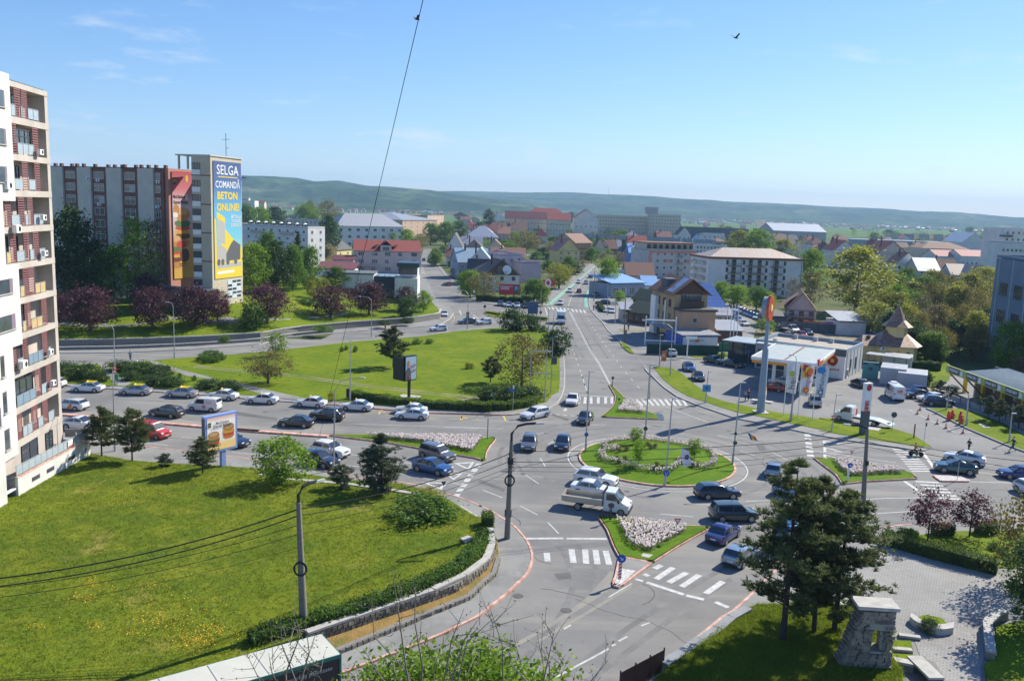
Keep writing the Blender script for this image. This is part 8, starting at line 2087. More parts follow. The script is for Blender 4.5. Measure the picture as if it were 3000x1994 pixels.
for i in range(13):
 u=i/12;x,y=1110+320*u,898+118*u
 c=cl[i%12];ecar('%s parked car, %s in the long diagonal row of the sales yard'%({'greyblue':'grey blue','lightblue':'pale blue'}.get(c,c),['first','second','third','fourth','fifth','sixth','seventh','eighth','ninth','tenth','eleventh','twelfth','last'][i]),rng.choice(['sedan','hatch','suv','estate']),c,'A4',x-40,y+4,x+30,y-12,far=True,group=LOT)
for i,(x,y,c)in enumerate(((1060,950,'bmw'),(1085,975,'lightblue'),(1130,1008,'white'))):ecar('%s car at the sheds, %s of three across the sales yard'%(('blue','pale blue','white')[i],('far one','middle one','near one')[i]),'sedan',c,'A4',x+35,y+10,x-30,y-8,far=True,group=LOT)
ecar('bright red hatchback behind the station shop roof','hatch','red','A4',1650,1115,1590,1090);ecar('black hatchback right of the bright red one in the dirt yard','hatch','black','A4',1700,1095,1640,1075)
scar('pale blue car left of the chapel roof','hatch','blue','A5',870,1225,930,1230);scar('silver blue car behind the blue one at the chapel','hatch','lightblue','A5',920,1205,985,1205)
for i in range(12):p=at('A5',1440+i*42,905+i*7+rng.uniform(-20,20),1);p=g('A5',1440+i*42,930+i*8);car('parked car glinting between the thicket trees',rng.choice(['sedan','hatch']),rng.choice(['white','silver','dark']),(p.x,p.y,0),rng.uniform(0,6),far=True,group='cars glinting behind the thicket')
def cabtruck(name,label,cat,pos,rz,kind):
 t=thing(name,label,cat,pos,rz)
 M=MB();prof=[(0,.35),(0,2.0),(.15,2.22),(1.0,2.22),(1.75,1.35),(2.25,1.1),(2.42,.85),(2.45,.35)]
 n=len(prof);w=.98
 V=[(x,w*(1 if z<1.5 else.9),z)for x,z in prof]+[(x,-w*(1 if z<1.5 else.9),z)for x,z in prof]
 M.add(V,[tuple(range(n)),tuple(range(n,2*n))[::-1]]+[((i+1)%n,i,i+n,(i+1)%n+n)for i in range(n)])
 M.build('cab',PT['white'],t,sm=30)
 m=MB();m.add([(1.05+.02,.84,2.18),(1.05+.02,-.84,2.18),(1.70,-.9,1.43),(1.70,.9,1.43)],[(3,2,1,0)]);o=m.build('windscreen',CARGLASS,t);o.location=(.02,0,.02)
 for sg in(1,-1):
  m=MB();q=[(.25,sg*.955,1.42),(1.55,sg*.96,1.42),(1.0,sg*.90,2.05),(.25,sg*.90,2.05)];m.add(q if sg<0 else q[::-1],[(0,1,2,3)]);o=m.build('side_window',CARGLASS,t);o.location=(0,sg*.02,0)
  m=MB();m.box(1.45,sg*1.1,1.45,.15,.22,.35);m.build('wing_mirror',BLACK,t);m=MB();m.box(2.28,sg*.72,.98,.3,.4,.22);m.build('headlight',HL,t)
 m=MB();m.box(2.4,0,.48,.2,1.96,.35);m.build('bumper',BLACK,t)
 L_=dict(drop=4.0,box=3.6,tow=5.0)[kind]
 for x in(1.72,-L_*.62):
  for sg in(1,-1):
   o=obj('wheel',carmesh('bigvan')['wheel'],t,(x,sg*.9,.36),0 if sg>0 else PI,sc=(1.05,1.2,1.05));obj('rim',carmesh('bigvan')['rim'],o)
 m=MB();m.box(-L_/2,0,.62,L_,.8,.18);m.box(1.2,0,.55,2,.8,.2);m.build('chassis',DARKMETAL,t)
 if kind=='drop':
  bm=PT['cream'];m=MB();m.box(-L_/2-.1,0,.85,L_,2.1,.1);m.build('load_floor',bm,t)
  for x,y,sx,sy in((-L_/2-.1,1.03,L_,.05),(-L_/2-.1,-1.03,L_,.05),(-L_-.1,0,.05,2.0),(-.12,0,.05,2.0)):m=MB();m.box(x,y,1.12,sx,sy,.45);m.build('dropside',bm,t)
  m=MB();m.box(-.03,0,1.6,.06,2.0,1.4);m.build('headboard',DARKMETAL,t);m=MB();m.tube([(.6,-1.0,1.0),(.6,-1.03,1.0)],.14,12);m.build('door_mark',PR['red'],t)
 if kind=='box':
  m=MB();m.box(-L_/2-.05,0,1.95,L_,2.1,2.2);m.build('box_body',PT['white'],t);m=MB();m.box(.3,0,2.45,.9,1.7,.5,top=.8);m.build('wind_deflector',PT['white'],t)
 if kind=='tow':
  m=MB();m.add([(-.2,1,1.0),(-.2,-1,1.0),(-3.2,-1,1.0),(-3.2,1,1.0),(-5.4,-1,.55),(-5.4,1,.55),(-.2,1,.88),(-.2,-1,.88),(-3.2,-1,.88),(-3.2,1,.88),(-5.4,-1,.45),(-5.4,1,.45)],[(3,2,1,0),(5,4,2,3),(6,7,8,9),(9,8,10,11),(0,6,9,3),(3,9,11,5),(1,2,8,7),(2,4,10,8),(4,5,11,10)]);m.build('tow_deck',PT['white'],t);m=MB();m.box(-.35,0,1.5,.1,.4,.9);m.build('winch_post',PR['red'],t)
 return t
p,r=sidewise('B3',1490,1320,1110,1265,2.0);v=Vector((math.cos(r),math.sin(r)))*.35;cabtruck('dropside_truck','white dropside truck with open cream load bed on the roundabout','truck',(p[0]+v.x,p[1]+v.y,0),r,'drop')
p,r=sidewise('B5',225,812,520,866,2.0);v=Vector((math.cos(r),math.sin(r)))*.65;cabtruck('tow_truck','white recovery truck with sloping flat deck behind the totem','truck',(p[0]+v.x,p[1]+v.y,.03),r,'tow')
a,c=g('A3',1205,1288).xy,g('A3',1212,1200).xy;d=(a-c).normalized();cabtruck('box_truck','white box lorry coming down the main road','truck',(a.x-d.x*2.45,a.y-d.y*2.45,0),math.atan2(d.y,d.x),'box')
a,c=g('A4',1580,1082).xy,g('A4',1440,1050).xy;d=(a-c).normalized();cabtruck('tow_truck','white pick-up truck in the dirt yard behind the station','truck',(a.x-d.x*2.4,a.y-d.y*2.4,.06),math.atan2(d.y,d.x),'tow')
# STREET FURNITURE, PEOPLE, CABLES
def lamp(label,f,x,y,xt,yt,arm=None,z=.12,r=.07,conc=False,group='street lamps',head=.62):
 """foot, pole top and (for a bracket) the lantern seen in the photograph."""
 p=g(f,x,y,z);top=at(f,xt,yt,p.y);h=top.z-z;off=top.x-p.x
 t=thing('utility_pole' if conc else 'street_lamp',label,'utility pole' if conc else 'street lamp',(p.x,p.y,z),0,group)
 m=MB();m.tube([(0,0,-.1),(off*.5,0,h*.5),(off,0,h)],[r*1.5,r*1.15,r*.8],10);m.build('pole',POLE_CONC if conc else GALV,t,sm=60)
 if not conc:m=MB();m.tube([(0,0,0),(0,0,1.1)],r*1.9,10);m.build('base_sleeve',GALV,t)
 if arm:
  e=at(arm[0],arm[1],arm[2],p.y+(arm[3]if len(arm)>3 else 0));e=Vector((e.x-p.x,e.y-p.y,e.z-z));s=Vector((off,0,h))
  m=MB();c1=s+Vector((0,0,(e.z-s.z)*.75));m.tube([s,s.lerp(c1,.6),c1.lerp(e,.25)+Vector((0,0,.1)),c1.lerp(e,.6)+Vector((0,0,.12)),e],[r*.6]*5,7);m.build('bracket',DARKMETAL if conc else GALV,t)
  d=Vector((e.x-s.x,e.y-s.y,0)).normalized();q=MB();q.box(0,0,0,head,.26,.11,top=.8);o=q.build('lantern',mat('lantern_grey',(.42,.43,.44),.5,.05),t);o.location=e+d*head*.35;o.rotation_euler=(0,0,math.atan2(d.y,d.x))
 else:
  q=MB();q.box(.28,0,0,.7,.3,.1,top=.8);o=q.build('lantern',mat('lantern_grey',(.42,.43,.44)),t);o.location=(off,0,h)
 return t,Vector((p.x,p.y,z)),h,off
def disc_sign(t,h,d,c,x=0.0,tri=False,back=False,y=-.1,mark=None):
 m=MB();o=Vector((x,y,h))
 if tri:m.tube([o+Vector((0,.015,0)),o-Vector((0,.015,0))],d/1.7,3)
 else:m.disc(o,(0,1,0),d/2,20,.03)
 if tri:
  m=MB();q=[(x-d/2,h+d*.3),(x+d/2,h+d*.3),(x,h-d*.56)]
  if tri=='up':q=[(a,2*h-b)for a,b in q]
  m.prism([(0,0),(1,0),(0,1)],0,0)if 0 else m.add([(a,y-.015,b)for a,b in q]+[(a,y+.015,b)for a,b in q],[(0,1,2),(5,4,3),(0,3,4,1),(1,4,5,2),(2,5,3,0)])
 s=m.build('sign_plate',c,t)
 if tri and not back:
  i=MB();i.add([(x+(a-x)*.55,y-.02,h+(b-h)*.55)for a,b in q],[(0,1,2)]);i.build('white_centre',WHITE,s)
 if mark=='arrow':
  i=MB();i.add([(x-.17,y-.02,h+.10),(x-.10,y-.02,h+.17),(x+.10,y-.02,h-.03),(x+.03,y-.02,h-.10)],[(0,1,2,3)]);i.add([(x+.18,y-.02,h-.18),(x+.18,y-.02,h+.08),(x-.08,y-.02,h-.18)],[(0,1,2)]);i.build('arrow_mark',WHITE,s)
 if mark=='ring':
  for k in range(3):
   a=k*2.094;i=MB();i.add([(x+.18*math.cos(a+u)*v,y-.02,h+.18*math.sin(a+u)*v)for u,v in((0,.7),(0,1),(1.2,1),(1.2,.7))],[(0,1,2,3)]);i.build('arrow_mark',WHITE,s)
 return s
BLUE=plain('sign_blue',(.02,.09,.42),.4);SRED=plain('sign_red',(.62,.05,.04),.5);SBACK=plain('sign_back',(.07,.075,.085),.5)
def post(label,f,x,y,h,z=.17,r=.035,m=GALV,name='road_sign',cat='road sign',sc=None):
 p=g(f,x,y,z);t=thing(name,label,cat,(p.x,p.y,z),sc=sc);b=MB();b.tube([(0,0,0),(0,0,h)],r,8);b.build('post',m,t);return t
lamp('curved arm lamp on the lawn edge in front of the plum trees','B1',1145,560,1137,250,('B1',1104,190))
t,p,h,o=lamp('tall lamp behind the first taxis carrying two red triangle signs','B1',757,735,747,400,('B1',690,335))
for k,y in enumerate((620,645)):z=at('B1',757,y,p.y).z-p.z;disc_sign(t,z,.85,SRED,o*.3,'up')
lamp('lamp with long arm rising behind the left round pine','B1',755,1165,740,690,('B1',872,572));lamp('lamp with slanting arm between the taxis and the bright leafy tree','B2',846,1075,858,500,('B2',1070,302));lamp('thin lamp standing behind the trimmed hedge','B2',985,495,990,20,('B2',955,-35));lamp('curved lamp on the upper road above the stone wall','A2',1221,1610,1222,1340,('A2',1128,1277))
t,p,h,o=lamp('lamp at the upper junction with round signs half way','A3',425,1325,433,1060,('A3',345,992))
for k,y in enumerate((1190,1215,1235)):disc_sign(t,at('A3',428,y,p.y).z-p.z,.75,SBACK,o*.3,y=.0)
t,p,h,o=lamp('lamp by the small planted island with a round sign','A3',1034,1282,1042,1010,('A3',1105,977));disc_sign(t,at('A3',1036,1183,p.y).z-p.z,.7,SBACK,0)
lamp('tall plain pole at the lawn head with green top','A3',1100,1350,1108,1088,r=.06);lamp('lamp at the main road with arm to the right','A3',1140,1335,1150,1190,('A3',1285,1136));lamp('lamp at the lawn corner whose arm reaches over the main road','B3',840,362,862,-30,('B3',975,-190));lamp('big curved lamp over the right pavement of the main road','A3',1595,1205,1600,950,('A3',1520,898))
lamp('concrete pole with long arm at the restaurant corner','A3',1735,1425,1746,1070,('A3',1618,1062),conc=True,r=.13,group='concrete poles');lamp('concrete pole beside the round roadside tree','A3',1482,1090,1490,838,conc=True,r=.11,group='concrete poles');lamp('dark thin pole in front of the restaurant','A3',1658,1275,1668,1040,('A3',1618,1058),group='concrete poles')
lamp('curved lamp on the verge tip behind the orange sign','A4',522,1425,540,1060,('A4',385,985));lamp('small lamp at the green screen fence','A4',433,1340,440,1085);lamp('lamp on the pavement opposite the zebra crossing','B4',8,752,17,410)
t,p,h,o=lamp('tall mast at the back of the roundabout with a drooping white flag','B3',1680,672,1725,48);disc_sign(t,at('B3',1682,583,p.y).z-p.z,.55,SBACK,0);T17=(p,h,o)
t,p,h,o=lamp('tall mast at the left of the roundabout with a small blue sign','B3',1184,782,1216,105);disc_sign(t,2.2,.5,BLUE,0)
t,p,h,o=lamp('tall mast at the front of the roundabout with round blue sign','B3',1849,1052,1910,330,z=.2);disc_sign(t,at('B3',1858,955,p.y).z-p.z,.7,BLUE,.05,mark='ring');T19=(p,h,o)
t,p,h,o=lamp('tall mast at the right of the roundabout flying the tricolour','B4',857,1420,942,592,z=.2);m=MB();m.box(.1,0,3.6,.25,.2,.3);m.build('junction_box',BLACK,t);disc_sign(t,2.5,.5,SBACK,.1);T20=(p,h,o)
t,p,h,o=lamp('forecourt lamp carrying a blue square parking sign','B4',580,800,612,478);m=MB();m.box(.02,-.1,at('B4',592,650,p.y).z-p.z,1.25,.05,1.1);s=m.build('sign_plate',plain('light_blue_sign',(.05,.28,.55),.4),t);blob(s,.02,at('B4',592,650,p.y).z-p.z,.22,.2,PR['greyd'],y=-.15)
lamp('dark curved lamp between the station flags','B4',1452,985,1506,390,('B4',1470,312),r=.09);t,p,h,o=lamp('slim post with give way sign left of the recovery truck','B5',125,920,178,540,r=.05);disc_sign(t,at('B5',138,770,p.y).z-p.z,.75,SRED,o*.3,True)
lamp('square concrete lamp post by the red air machines','B5',1502,855,1525,545,r=.09);lamp('small two headed lamp on the right verge','B5',1938,1026,1970,732);lamp('short lamp behind the black parked car','B5',1300,695,1338,452)
tc_,pc,hc,oc_=lamp('weathered concrete pole with tangled cables left of the roundabout','B3',530,1500,566,690,('B3',770,540,.5),conc=True,r=.19,group='concrete poles',head=.8)
tl_,pl,hl,ol_=lamp('concrete pole on the meadow with a coil of black cable','C2',549,1143,503,60,('B2',705,1167,1.0),z=.55,conc=True,r=.19,group='concrete poles',head=.8)
tr_,pr,hr,or_=lamp('concrete pole rising behind the right pine with white lantern','C5',192,300,222,-230,('B5',325,856,1.0),conc=True,r=.18,group='concrete poles',head=1.0)
for t,hh,o in((tl_,4.4,ol_),(tc_,5.3,oc_)):
 m=MB();m.tube([(o*.5+.42*math.cos(a*PI/8),-.24,hh+.48*math.sin(a*PI/8))for a in range(17)],.05,6,False);m.tube([(o*.5+.36*math.cos(a*PI/8),-.28,hh+.42*math.sin(a*PI/8))for a in range(17)],.04,6,False);m.build('cable_coil',BLACK,t)
rng=random.Random(3)
for k in range(7):
 m=MB();a0=rng.uniform(0,6);m.tube([(oc_*.7+rng.uniform(.1,.5)*math.cos(a0+q*.9),rng.uniform(-.35,.1),hc*(.72+.05*(k%4))+rng.uniform(.1,.4)*math.sin(a0+q*.9))for q in range(8)],.018,4,False);m.build('loose_cable',BLACK,tc_)
for s in(-.24,.24):m=MB();m.box(s,0,2.3,.12,.2,.6);m.build('cable_box',DARKMETAL,tc_)
m=MB();m.box(oc_*.65,-.12,hc*.8,.5,.3,.5);m.build('cable_box',DARKMETAL,tc_);m=MB();m.box(or_*.4,-.15,hr*.55,.3,.3,.5);m.build('cable_box',DARKMETAL,tr_)
def cable(label,a,b,sag,r=.022,name='overhead_cable',grp='overhead cables'):
 a,b=Vector(a),Vector(b);pts=[a.lerp(b,k/18)-Vector((0,0,sag*4*(k/18)*(1-k/18)))for k in range(19)]
 m=MB();m.tube(pts,r,5,False);o=m.build(name,plain('cable_black',(.008,.008,.009),.95),label=label,cat='cable',group=grp);return o
PC=lambda q:(pc.x+oc_*q,pc.y,pc.z+hc*q);PL_=lambda q:(pl.x+ol_*q,pl.y,pl.z+hl*q);PRr=lambda q:(pr.x+or_*q,pr.y,pr.z+hr*q)
for lb,a,b,sag,r in(('thick upper cable from the meadow pole to the tangled pole',PL_(.95),PC(.88),.55,.04),('second cable from the meadow pole to the tangled pole',PL_(.90),PC(.80),.55,.03),('third thin cable between meadow pole and tangled pole',PL_(.83),PC(.74),.5,.018),('lowest thin cable between meadow pole and tangled pole',PL_(.76),PC(.70),.6,.015),('upper cable from the tangled pole over the roundabout',PC(.90),PRr(.92),.5,.03),('middle cable from the tangled pole over the roundabout',PC(.79),PRr(.84),.6,.03),('lower thin cable from the tangled pole over the roundabout',PC(.74),PRr(.76),.7,.018),('lowest thin cable from the tangled pole over the roundabout',PC(.70),PRr(.70),.8,.015)):cable(lb,a,b,sag,r)
for lb,q,y1,sag,r in(('thick cable leaving the meadow pole to the left',.95,768,1.2,.045),('second thick cable leaving the meadow pole to the left',.90,830,1.2,.04),('third cable leaving the meadow pole to the left',.83,838,1.1,.02),('fourth thin cable leaving the meadow pole to the left',.76,915,1.0,.02),('lowest thin cable leaving the meadow pole to the left',.66,1020,.8,.012)):
 e=at('C1',-60,y1+12,47);cable(lb,PL_(q),e,sag*.5,r)
for lb,q,y1,r in(('upper cable from the right pole to the picture edge',.90,1255,.03),('second cable from the right pole to the picture edge',.83,1330,.03),('third cable from the right pole to the picture edge',.77,1390,.02)):cable(lb,PRr(q),at('B5',2250,y1-20,82),.3,r)
e=at('S',1244,-20,9);cable('long thin cable rising from the meadow pole across the sky',PL_(.93),e,.35,.0042,'aerial_cable')
t=post('dark back of a give way sign at the left junction','B2',1765,1300,2.5,.15,sc=.62);disc_sign(t,2.4,.9,SBACK,0,True,True);t=post('dark back of a give way sign on the upper flower island','B3',1460,415,2.3,sc=.62);disc_sign(t,2.2,.85,SBACK,0,True,True)
t=post('round sign back on black bollard at the upper island tip','B3',1409,232,2.3,m=BLACK,r=.09,sc=.62);disc_sign(t,2.3,.8,SBACK,0)
t=post('round sign back on black board at the lower island tip','C3',1117,215,2.5,sc=.62);disc_sign(t,2.4,.9,SBACK,.05);m=MB();m.box(0,0,1.0,.35,.06,1.7);m.build('marker_board',BLACK,t)
t=post('red and white give way sign among the lower tulips','C3',1672,382,2.3,sc=.85);disc_sign(t,2.2,.75,SRED,.03,True)
t=post('blue keep right sign over a red and white striped board','C3',1195,735,2.9,.16,m=WHITE,sc=.72);disc_sign(t,2.75,.95,BLUE,.08,mark='arrow',y=-.12)
for k in range(5):m=MB();m.add([(-.17,-.09,.45+.36*k),(.17,-.09,.63+.36*k),(.17,-.09,.81+.36*k),(-.17,-.09,.63+.36*k)],[(0,1,2,3)]);m.build('red_stripe',SRED,t)
m=MB();m.box(0,-.05,1.35,.36,.05,2.0);m.build('striped_board',WHITE,t)
t=post('red give way sign leaning on the right flower island','B5',322,1222,2.0,sc=.62);disc_sign(t,1.9,.85,SRED,0,True);t=post('blue round sign on a white bollard on the right island','B5',290,1420,2.5,m=WHITE,r=.16,sc=.72);disc_sign(t,2.5,.8,BLUE,.1,mark='arrow',y=-.22)
t=post('round grey sign back beside the recovery truck deck','B5',742,905,2.3);disc_sign(t,2.2,.8,SBACK,.05);t=post('short brown marker post at the verge tip','B5',965,982,1.9,m=plain('brown_post',(.20,.07,.04)),r=.09);t=post('thin post with narrow sign at the verge end','B5',1065,1062,3.0);m=MB();m.box(.05,-.05,2.8,.2,.04,.5);m.build('sign_plate',SBACK,t);t=post('grey sign post on the pebble island','B5',1410,1410,2.2);m=MB();m.box(0,-.05,2.2,.3,.05,.3);m.build('sign_plate',SBACK,t)
t=post('blue and white street name sign by the trimmed hedge','B3',576,440,3.6);m=MB();m.box(-.25,-.05,3.0,1.0,.04,.25);m.build('sign_plate',BLUE,t);m=MB();m.box(0,-.05,3.5,.2,.04,.5);m.build('white_plate',WHITE,t)
t=post('small white bus stop box post behind the hedge','B3',408,362,.9,m=WHITE);m=MB();m.box(0,0,1.0,.6,.4,.45);m.build('box',WHITE,t)
t=post('dark slim bollard at the end of the left tulip island','B2',2133,812,2.6,m=BLACK,r=.05);t=post('blue parking signs on a post at the left road','A3',480,1092,3.2);m=MB();m.box(0,-.05,2.3,.5,.04,.5);m.build('sign_plate',BLUE,t);m=MB();m.box(0,-.05,3.1,.5,.04,.7);m.build('white_plate',WHITE,t)
t=post('round sign at the tip of the small planted island','A3',570,1188,1.8);disc_sign(t,1.8,.8,SBACK,0);t=post('orange letter sign at the verge tip','A4',465,1350,2.6,m=WHITE);m=MB();m.box(0,-.05,2.0,.95,.06,1.9);s=m.build('sign_plate',PR['orange'],t);text('K',1.0,WHITE,s,(0,-.1,2.1))
t=post('blue parking sign before the glass porch','A4',1172,1330,2.6);m=MB();m.box(0,-.05,2.4,.7,.05,.7);m.build('sign_plate',BLUE,t);text('P',.5,WHITE,t,(0,-.09,2.4));t=post('white T shaped sign by the green fence','A4',662,1270,4.0,m=WHITE,r=.12);m=MB();m.box(.7,0,3.9,2.3,.15,.55);m.build('board',WHITE,t)
for k,x in enumerate((1012,1040,1068)):post('plain white pole %s beside the glass porch'%('left','middle','right')[k],'A4',x,1250-4*k,10.5,m=WHITE,r=.07,name='pole',cat='pole')
def sketch(f,x1,y1,x2,y2):a,b=g(f,x1,y1),g(f,x2,y2);return a,b,math.atan2(b.y-a.y,b.x-a.x),(b-a).xy.length
a,b,r,l=sketch('A4',310,1175,560,1185);t=thing('empty_billboard','large empty white billboard frame before the townhouse','billboard frame',(a.x,a.y,.1),r);m=MB()
for x in(0,l):m.box(x,0,2.2,.22,.22,4.4+4)
m.box(l/2,0,8.0,l,.22,.22)if 0 else m.box(l/2,0,5.6,l+.2,.24,.24);m.box(l/2,0,1.1,l-.2,.2,.2);m.build('frame',WHITE,t)
a,b,r,l=sketch('B3',716,300,893,300);t=thing('empty_sign','empty steel sign frame on the lawn corner','sign frame',(a.x,a.y,.15),r)
for x in(0,l):m=MB();m.tube([(x,0,0),(x,0,8.6)],.07,6);m.build('post',GALV,t)
for z in(3.2,6.7):m=MB();m.box(l/2,0,z,l,.12,.16);m.build('rail',GALV,t)
m=MB();m.box(l+.3,-.1,5.2,.9,.08,1.1);m.build('sign_plate',SBACK,t)
p=g('B1',1447,1290,.16);zt,zb=at('B1',1420,935,p.y).z,at('B1',1420,1148,p.y).z
t=thing('billboard','lit billboard with burgers and blue frame beside the small round pine','billboard',(p.x,p.y,.16),R(54));bw_,bh=3.4,zt-zb;zc=(zt+zb)/2-.16
FRB=plain('billboard_blue',(.24,.33,.66),.4);m=MB();m.box(0,0,zc,bw_+.5,.55,bh+.45);m.build('cabinet',FRB,t);m=MB();m.box(-bw_/2-.26,0,zc,.05,.5,bh);m.build('side_panel',WL['dgrey'],t);m=MB();m.box(.3,0,1.1,.5,.4,2.4);m.build('pillar',FRB,t);m=MB();m.box(.3,0,.15,.9,.7,.3);m.build('foot',WL['brown'],t)
m=MB();m.box(0,-.28,zc,bw_,.03,bh);s=m.build('poster',gradmat('burger_poster_print',[(zc-bh/2,(.75,.42,.03)),(zc-bh*.3,(.72,.42,.06)),(zc-bh*.2,(.72,.62,.52)),(zc+bh*.35,(.75,.72,.74)),(zc+bh/2,(.62,.25,.12))]),t);s.data.materials[0].node_tree.nodes['Principled BSDF'].inputs['Emission Color'].default_value=(.9,.8,.7,1);s.data.materials[0].node_tree.nodes['Principled BSDF'].inputs['Emission Strength'].default_value=.12
def bg2(cx,cz,k):
 for dz,rx,rz_,c in((-.55,1.0,.28,'orange'),(-.25,1.05,.2,'tom'),(0,1.1,.22,'lett' if k else 'cheese'),(.2,1.0,.2,'cheese'),(.5,.98,.42,'bun'),(.62,.7,.2,'seed')):blob(s,cx,cz+dz*.9,rx*.68,rz_,PR[c],-bw_/2,bw_/2,int(dz*100)+60,y=-.31)
bg2(-.95,zc-.55,1);bg2(.85,zc+.05,0);text('McChicken',.36,PR['greyd'],s,(.1,-.36,zc+bh*.32),bold=.01);text('Quarter Pounder',.34,PR['greyd'],s,(.1,-.36,zc+bh*.22),bold=.01);m=MB();m.box(-1.42,-.33,zc+bh*.3,.34,.02,.5);m.build('logo_panel',PR['pgreen'],s);text('m',.4,PR['gold'],s,(-1.42,-.36,zc+bh*.3))
p=g('B2',1488,468,.18);zt,zb=at('B2',1516,128,p.y).z,at('B2',1516,318,p.y).z;bh=zt-zb;zc=(zt+zb)/2-.18
t=thing('digital_billboard','black digital billboard showing a figure on pale blue, on a single post','billboard',(p.x,p.y,.18),R(50),None,(.58,1,1));m=MB();m.box(0,.25,zc,3.9,.6,bh+.3);m.build('cabinet',BLACK,t);m=MB();m.box(-2.3,1.2,zc-.1,.2,2.2,bh);m.build('back_screen',DARKMETAL,t);m=MB();m.box(0,.3,zc/2,.42,.42,zc);m.build('pillar',BLACK,t)
m=MB();m.box(0,-.06,zc,3.6,.02,bh);s=m.build('screen',plain('screen_pale_blue',(.42,.55,.66)),t);blob(s,-.9,zc+bh*.2,.38,.5,PR['bun'],y=-.09);poly(s,[(-1.75,zc-bh/2),(.1,zc-bh/2),(-.2,zc-.1),(-.6,zc+.15),(-1.3,zc+.1),(-1.7,zc-.3)],PR['greyd'],-.088);blob(s,-.5,zc-bh*.38,.35,.3,PR['tom'],y=-.11);text('Rețea',.75,PR['tom'],s,(.75,-.1,zc+.35),(PI/2,R(-12),0));text('Online',.7,PR['tom'],s,(.8,-.1,zc-.4),(PI/2,R(-12),0))
a,b,r,l=sketch('A3',688,1085,864,1088);zt,zb=at('A3',770,950,a.y).z,at('A3',770,1040,a.y).z;t=thing('billboard','red billboard with white lettering behind the five parked cars','billboard',(a.x,a.y,.1),r);m=MB();m.box(l/2,0,(zt+zb)/2,l,.3,zt-zb);s=m.build('panel',plain('billboard_red',(.55,.035,.05)),t)
for x in(l*.3,l*.7):m=MB();m.box(x,.1,zb/2,.3,.3,zb);m.build('post',DARKMETAL,t)
zc=(zt+zb)/2;text('E transparent',.85,WHITE,s,(l*.28,-.17,zc+(zt-zb)*.3));m=MB();m.box(l*.27,-.16,zc+.6,l*.42,.02,.22);m.build('small_print',WHITE,s);m=MB();m.box(l*.27,-.16,zc+.1,l*.42,.02,.22);m.build('small_print',WHITE,s);m=MB();m.box(l*.8,-.16,zc,l*.28,.02,(zt-zb)*.8);m.build('picture',PR['greyd'],s);blob(s,l*.8,zc+.5,l*.08,(zt-zb)*.2,PR['sky'],y=-.19)
a,b,r,l=sketch('A2',1080,1262,1290,1262);zt=at('A2',1185,1128,a.y-3).z;t=thing('billboard','white green bordered billboard half hidden by plum trees','billboard',(a.x,a.y-3,zL3(a.x,a.y-3)),r);zz=zt-t.location.z;m=MB();m.box(l/2,0,zz-4.2,l,.3,8.4);s=m.build('panel',plain('pale_green_border',(.42,.52,.30)),t);m=MB();m.box(l/2,-.16,zz-4.5,l-1,.04,7);m.build('sheet',plain('sheet_pale_blue',(.50,.60,.72)),s);text('ART',2.6,PR['navy'],s,(l*.6,-.2,zz-3.6));m=MB();m.box(l/2,-.17,zz-.8,l*.8,.02,.5);m.build('header_line',PR['pgreen'],s)
p=g('A3',1090,1060);t=thing('street_banner','red vertical banner by the cycle lane','banner',(p.x,p.y,.1));zt,zb=at('A3',1090,912,p.y).z,at('A3',1090,965,p.y).z;m=MB();m.tube([(0,0,0),(0,0,zt)],.12,6);m.build('pole',GALV,t);m=MB();m.box(.2,-.1,(zt+zb)/2,4.0,.15,zt-zb);s=m.build('cloth',plain('billboard_red',(.55,.035,.05)),t);blob(s,.2,(zt+zb)/2,1.0,1.3,WHITE,y=-.2);blob(s,.2,(zt+zb)/2,.55,.75,MATS['billboard_red'],y=-.24)
a,b,r,l=sketch('A3',928,1222,1012,1225);t=thing('direction_sign','blue direction board by the dark junipers','road sign',(a.x,a.y,.1),r);m=MB();m.box(l/2,0,2.4,l,.1,3.2);m.build('board',plain('dull_blue_board',(.05,.10,.22)),t)
for x in(.3,l-.3):m=MB();m.box(x,.1,1.6,.14,.14,3.2);m.build('post',GALV,t)
def hungflag(label,T,hz,dx,w,h,cols,droop):
 p,hh,o=T;b0=Vector((p.x+o*hz/hh,p.y,p.z+hz));t=thing('flag',label,'flag',b0);m=MB();m.tube([(0,0,0),(dx,-.3,.55)],.03,5);m.build('staff',GALV,t)
 n=len(cols)
 for i,c in enumerate(cols):
  f=MB();u0,u1=i/n,(i+1)/n
  P=lambda u,v:(dx*.55+dx*.5*u*(1-droop*.3)+.3*v*dx*.5+.05*math.sin(u*6+v*3),-.2+.14*math.sin(u*5+v*4),.32+.25*u-h*v*(1-.2*u)-droop*u*.7)
  for a in range(3):
   for k in range(4):f.add([P(u0+(u1-u0)*a/3,k/4),P(u0+(u1-u0)*(a+1)/3,k/4),P(u0+(u1-u0)*(a+1)/3,(k+1)/4),P(u0+(u1-u0)*a/3,(k+1)/4)],[(0,1,2,3)])
  f.build('cloth' if n==1 else 'stripe',c,t)
 return t
hungflag('blue yellow red tricolour on the right roundabout mast',T20,T20[1]*.36,2.4,1,.75,[plain('flag_navy',(.03,.08,.35)),PR['yel'],SRED],.9)
t=hungflag('white flag with red and blue crest on the front roundabout mast',T19,T19[1]*.40,2.3,1,2.0,[MATS['flag_white']],.7);blob(t,1.95,-.55,.22,.28,BLUE,y=-.38);blob(t,1.98,-.5,.14,.14,SRED,y=-.41)
hungflag('white flag with blue shapes on the back roundabout mast',T17,T17[1]*.33,2.0,1,.9,[MATS['flag_white']],.5)
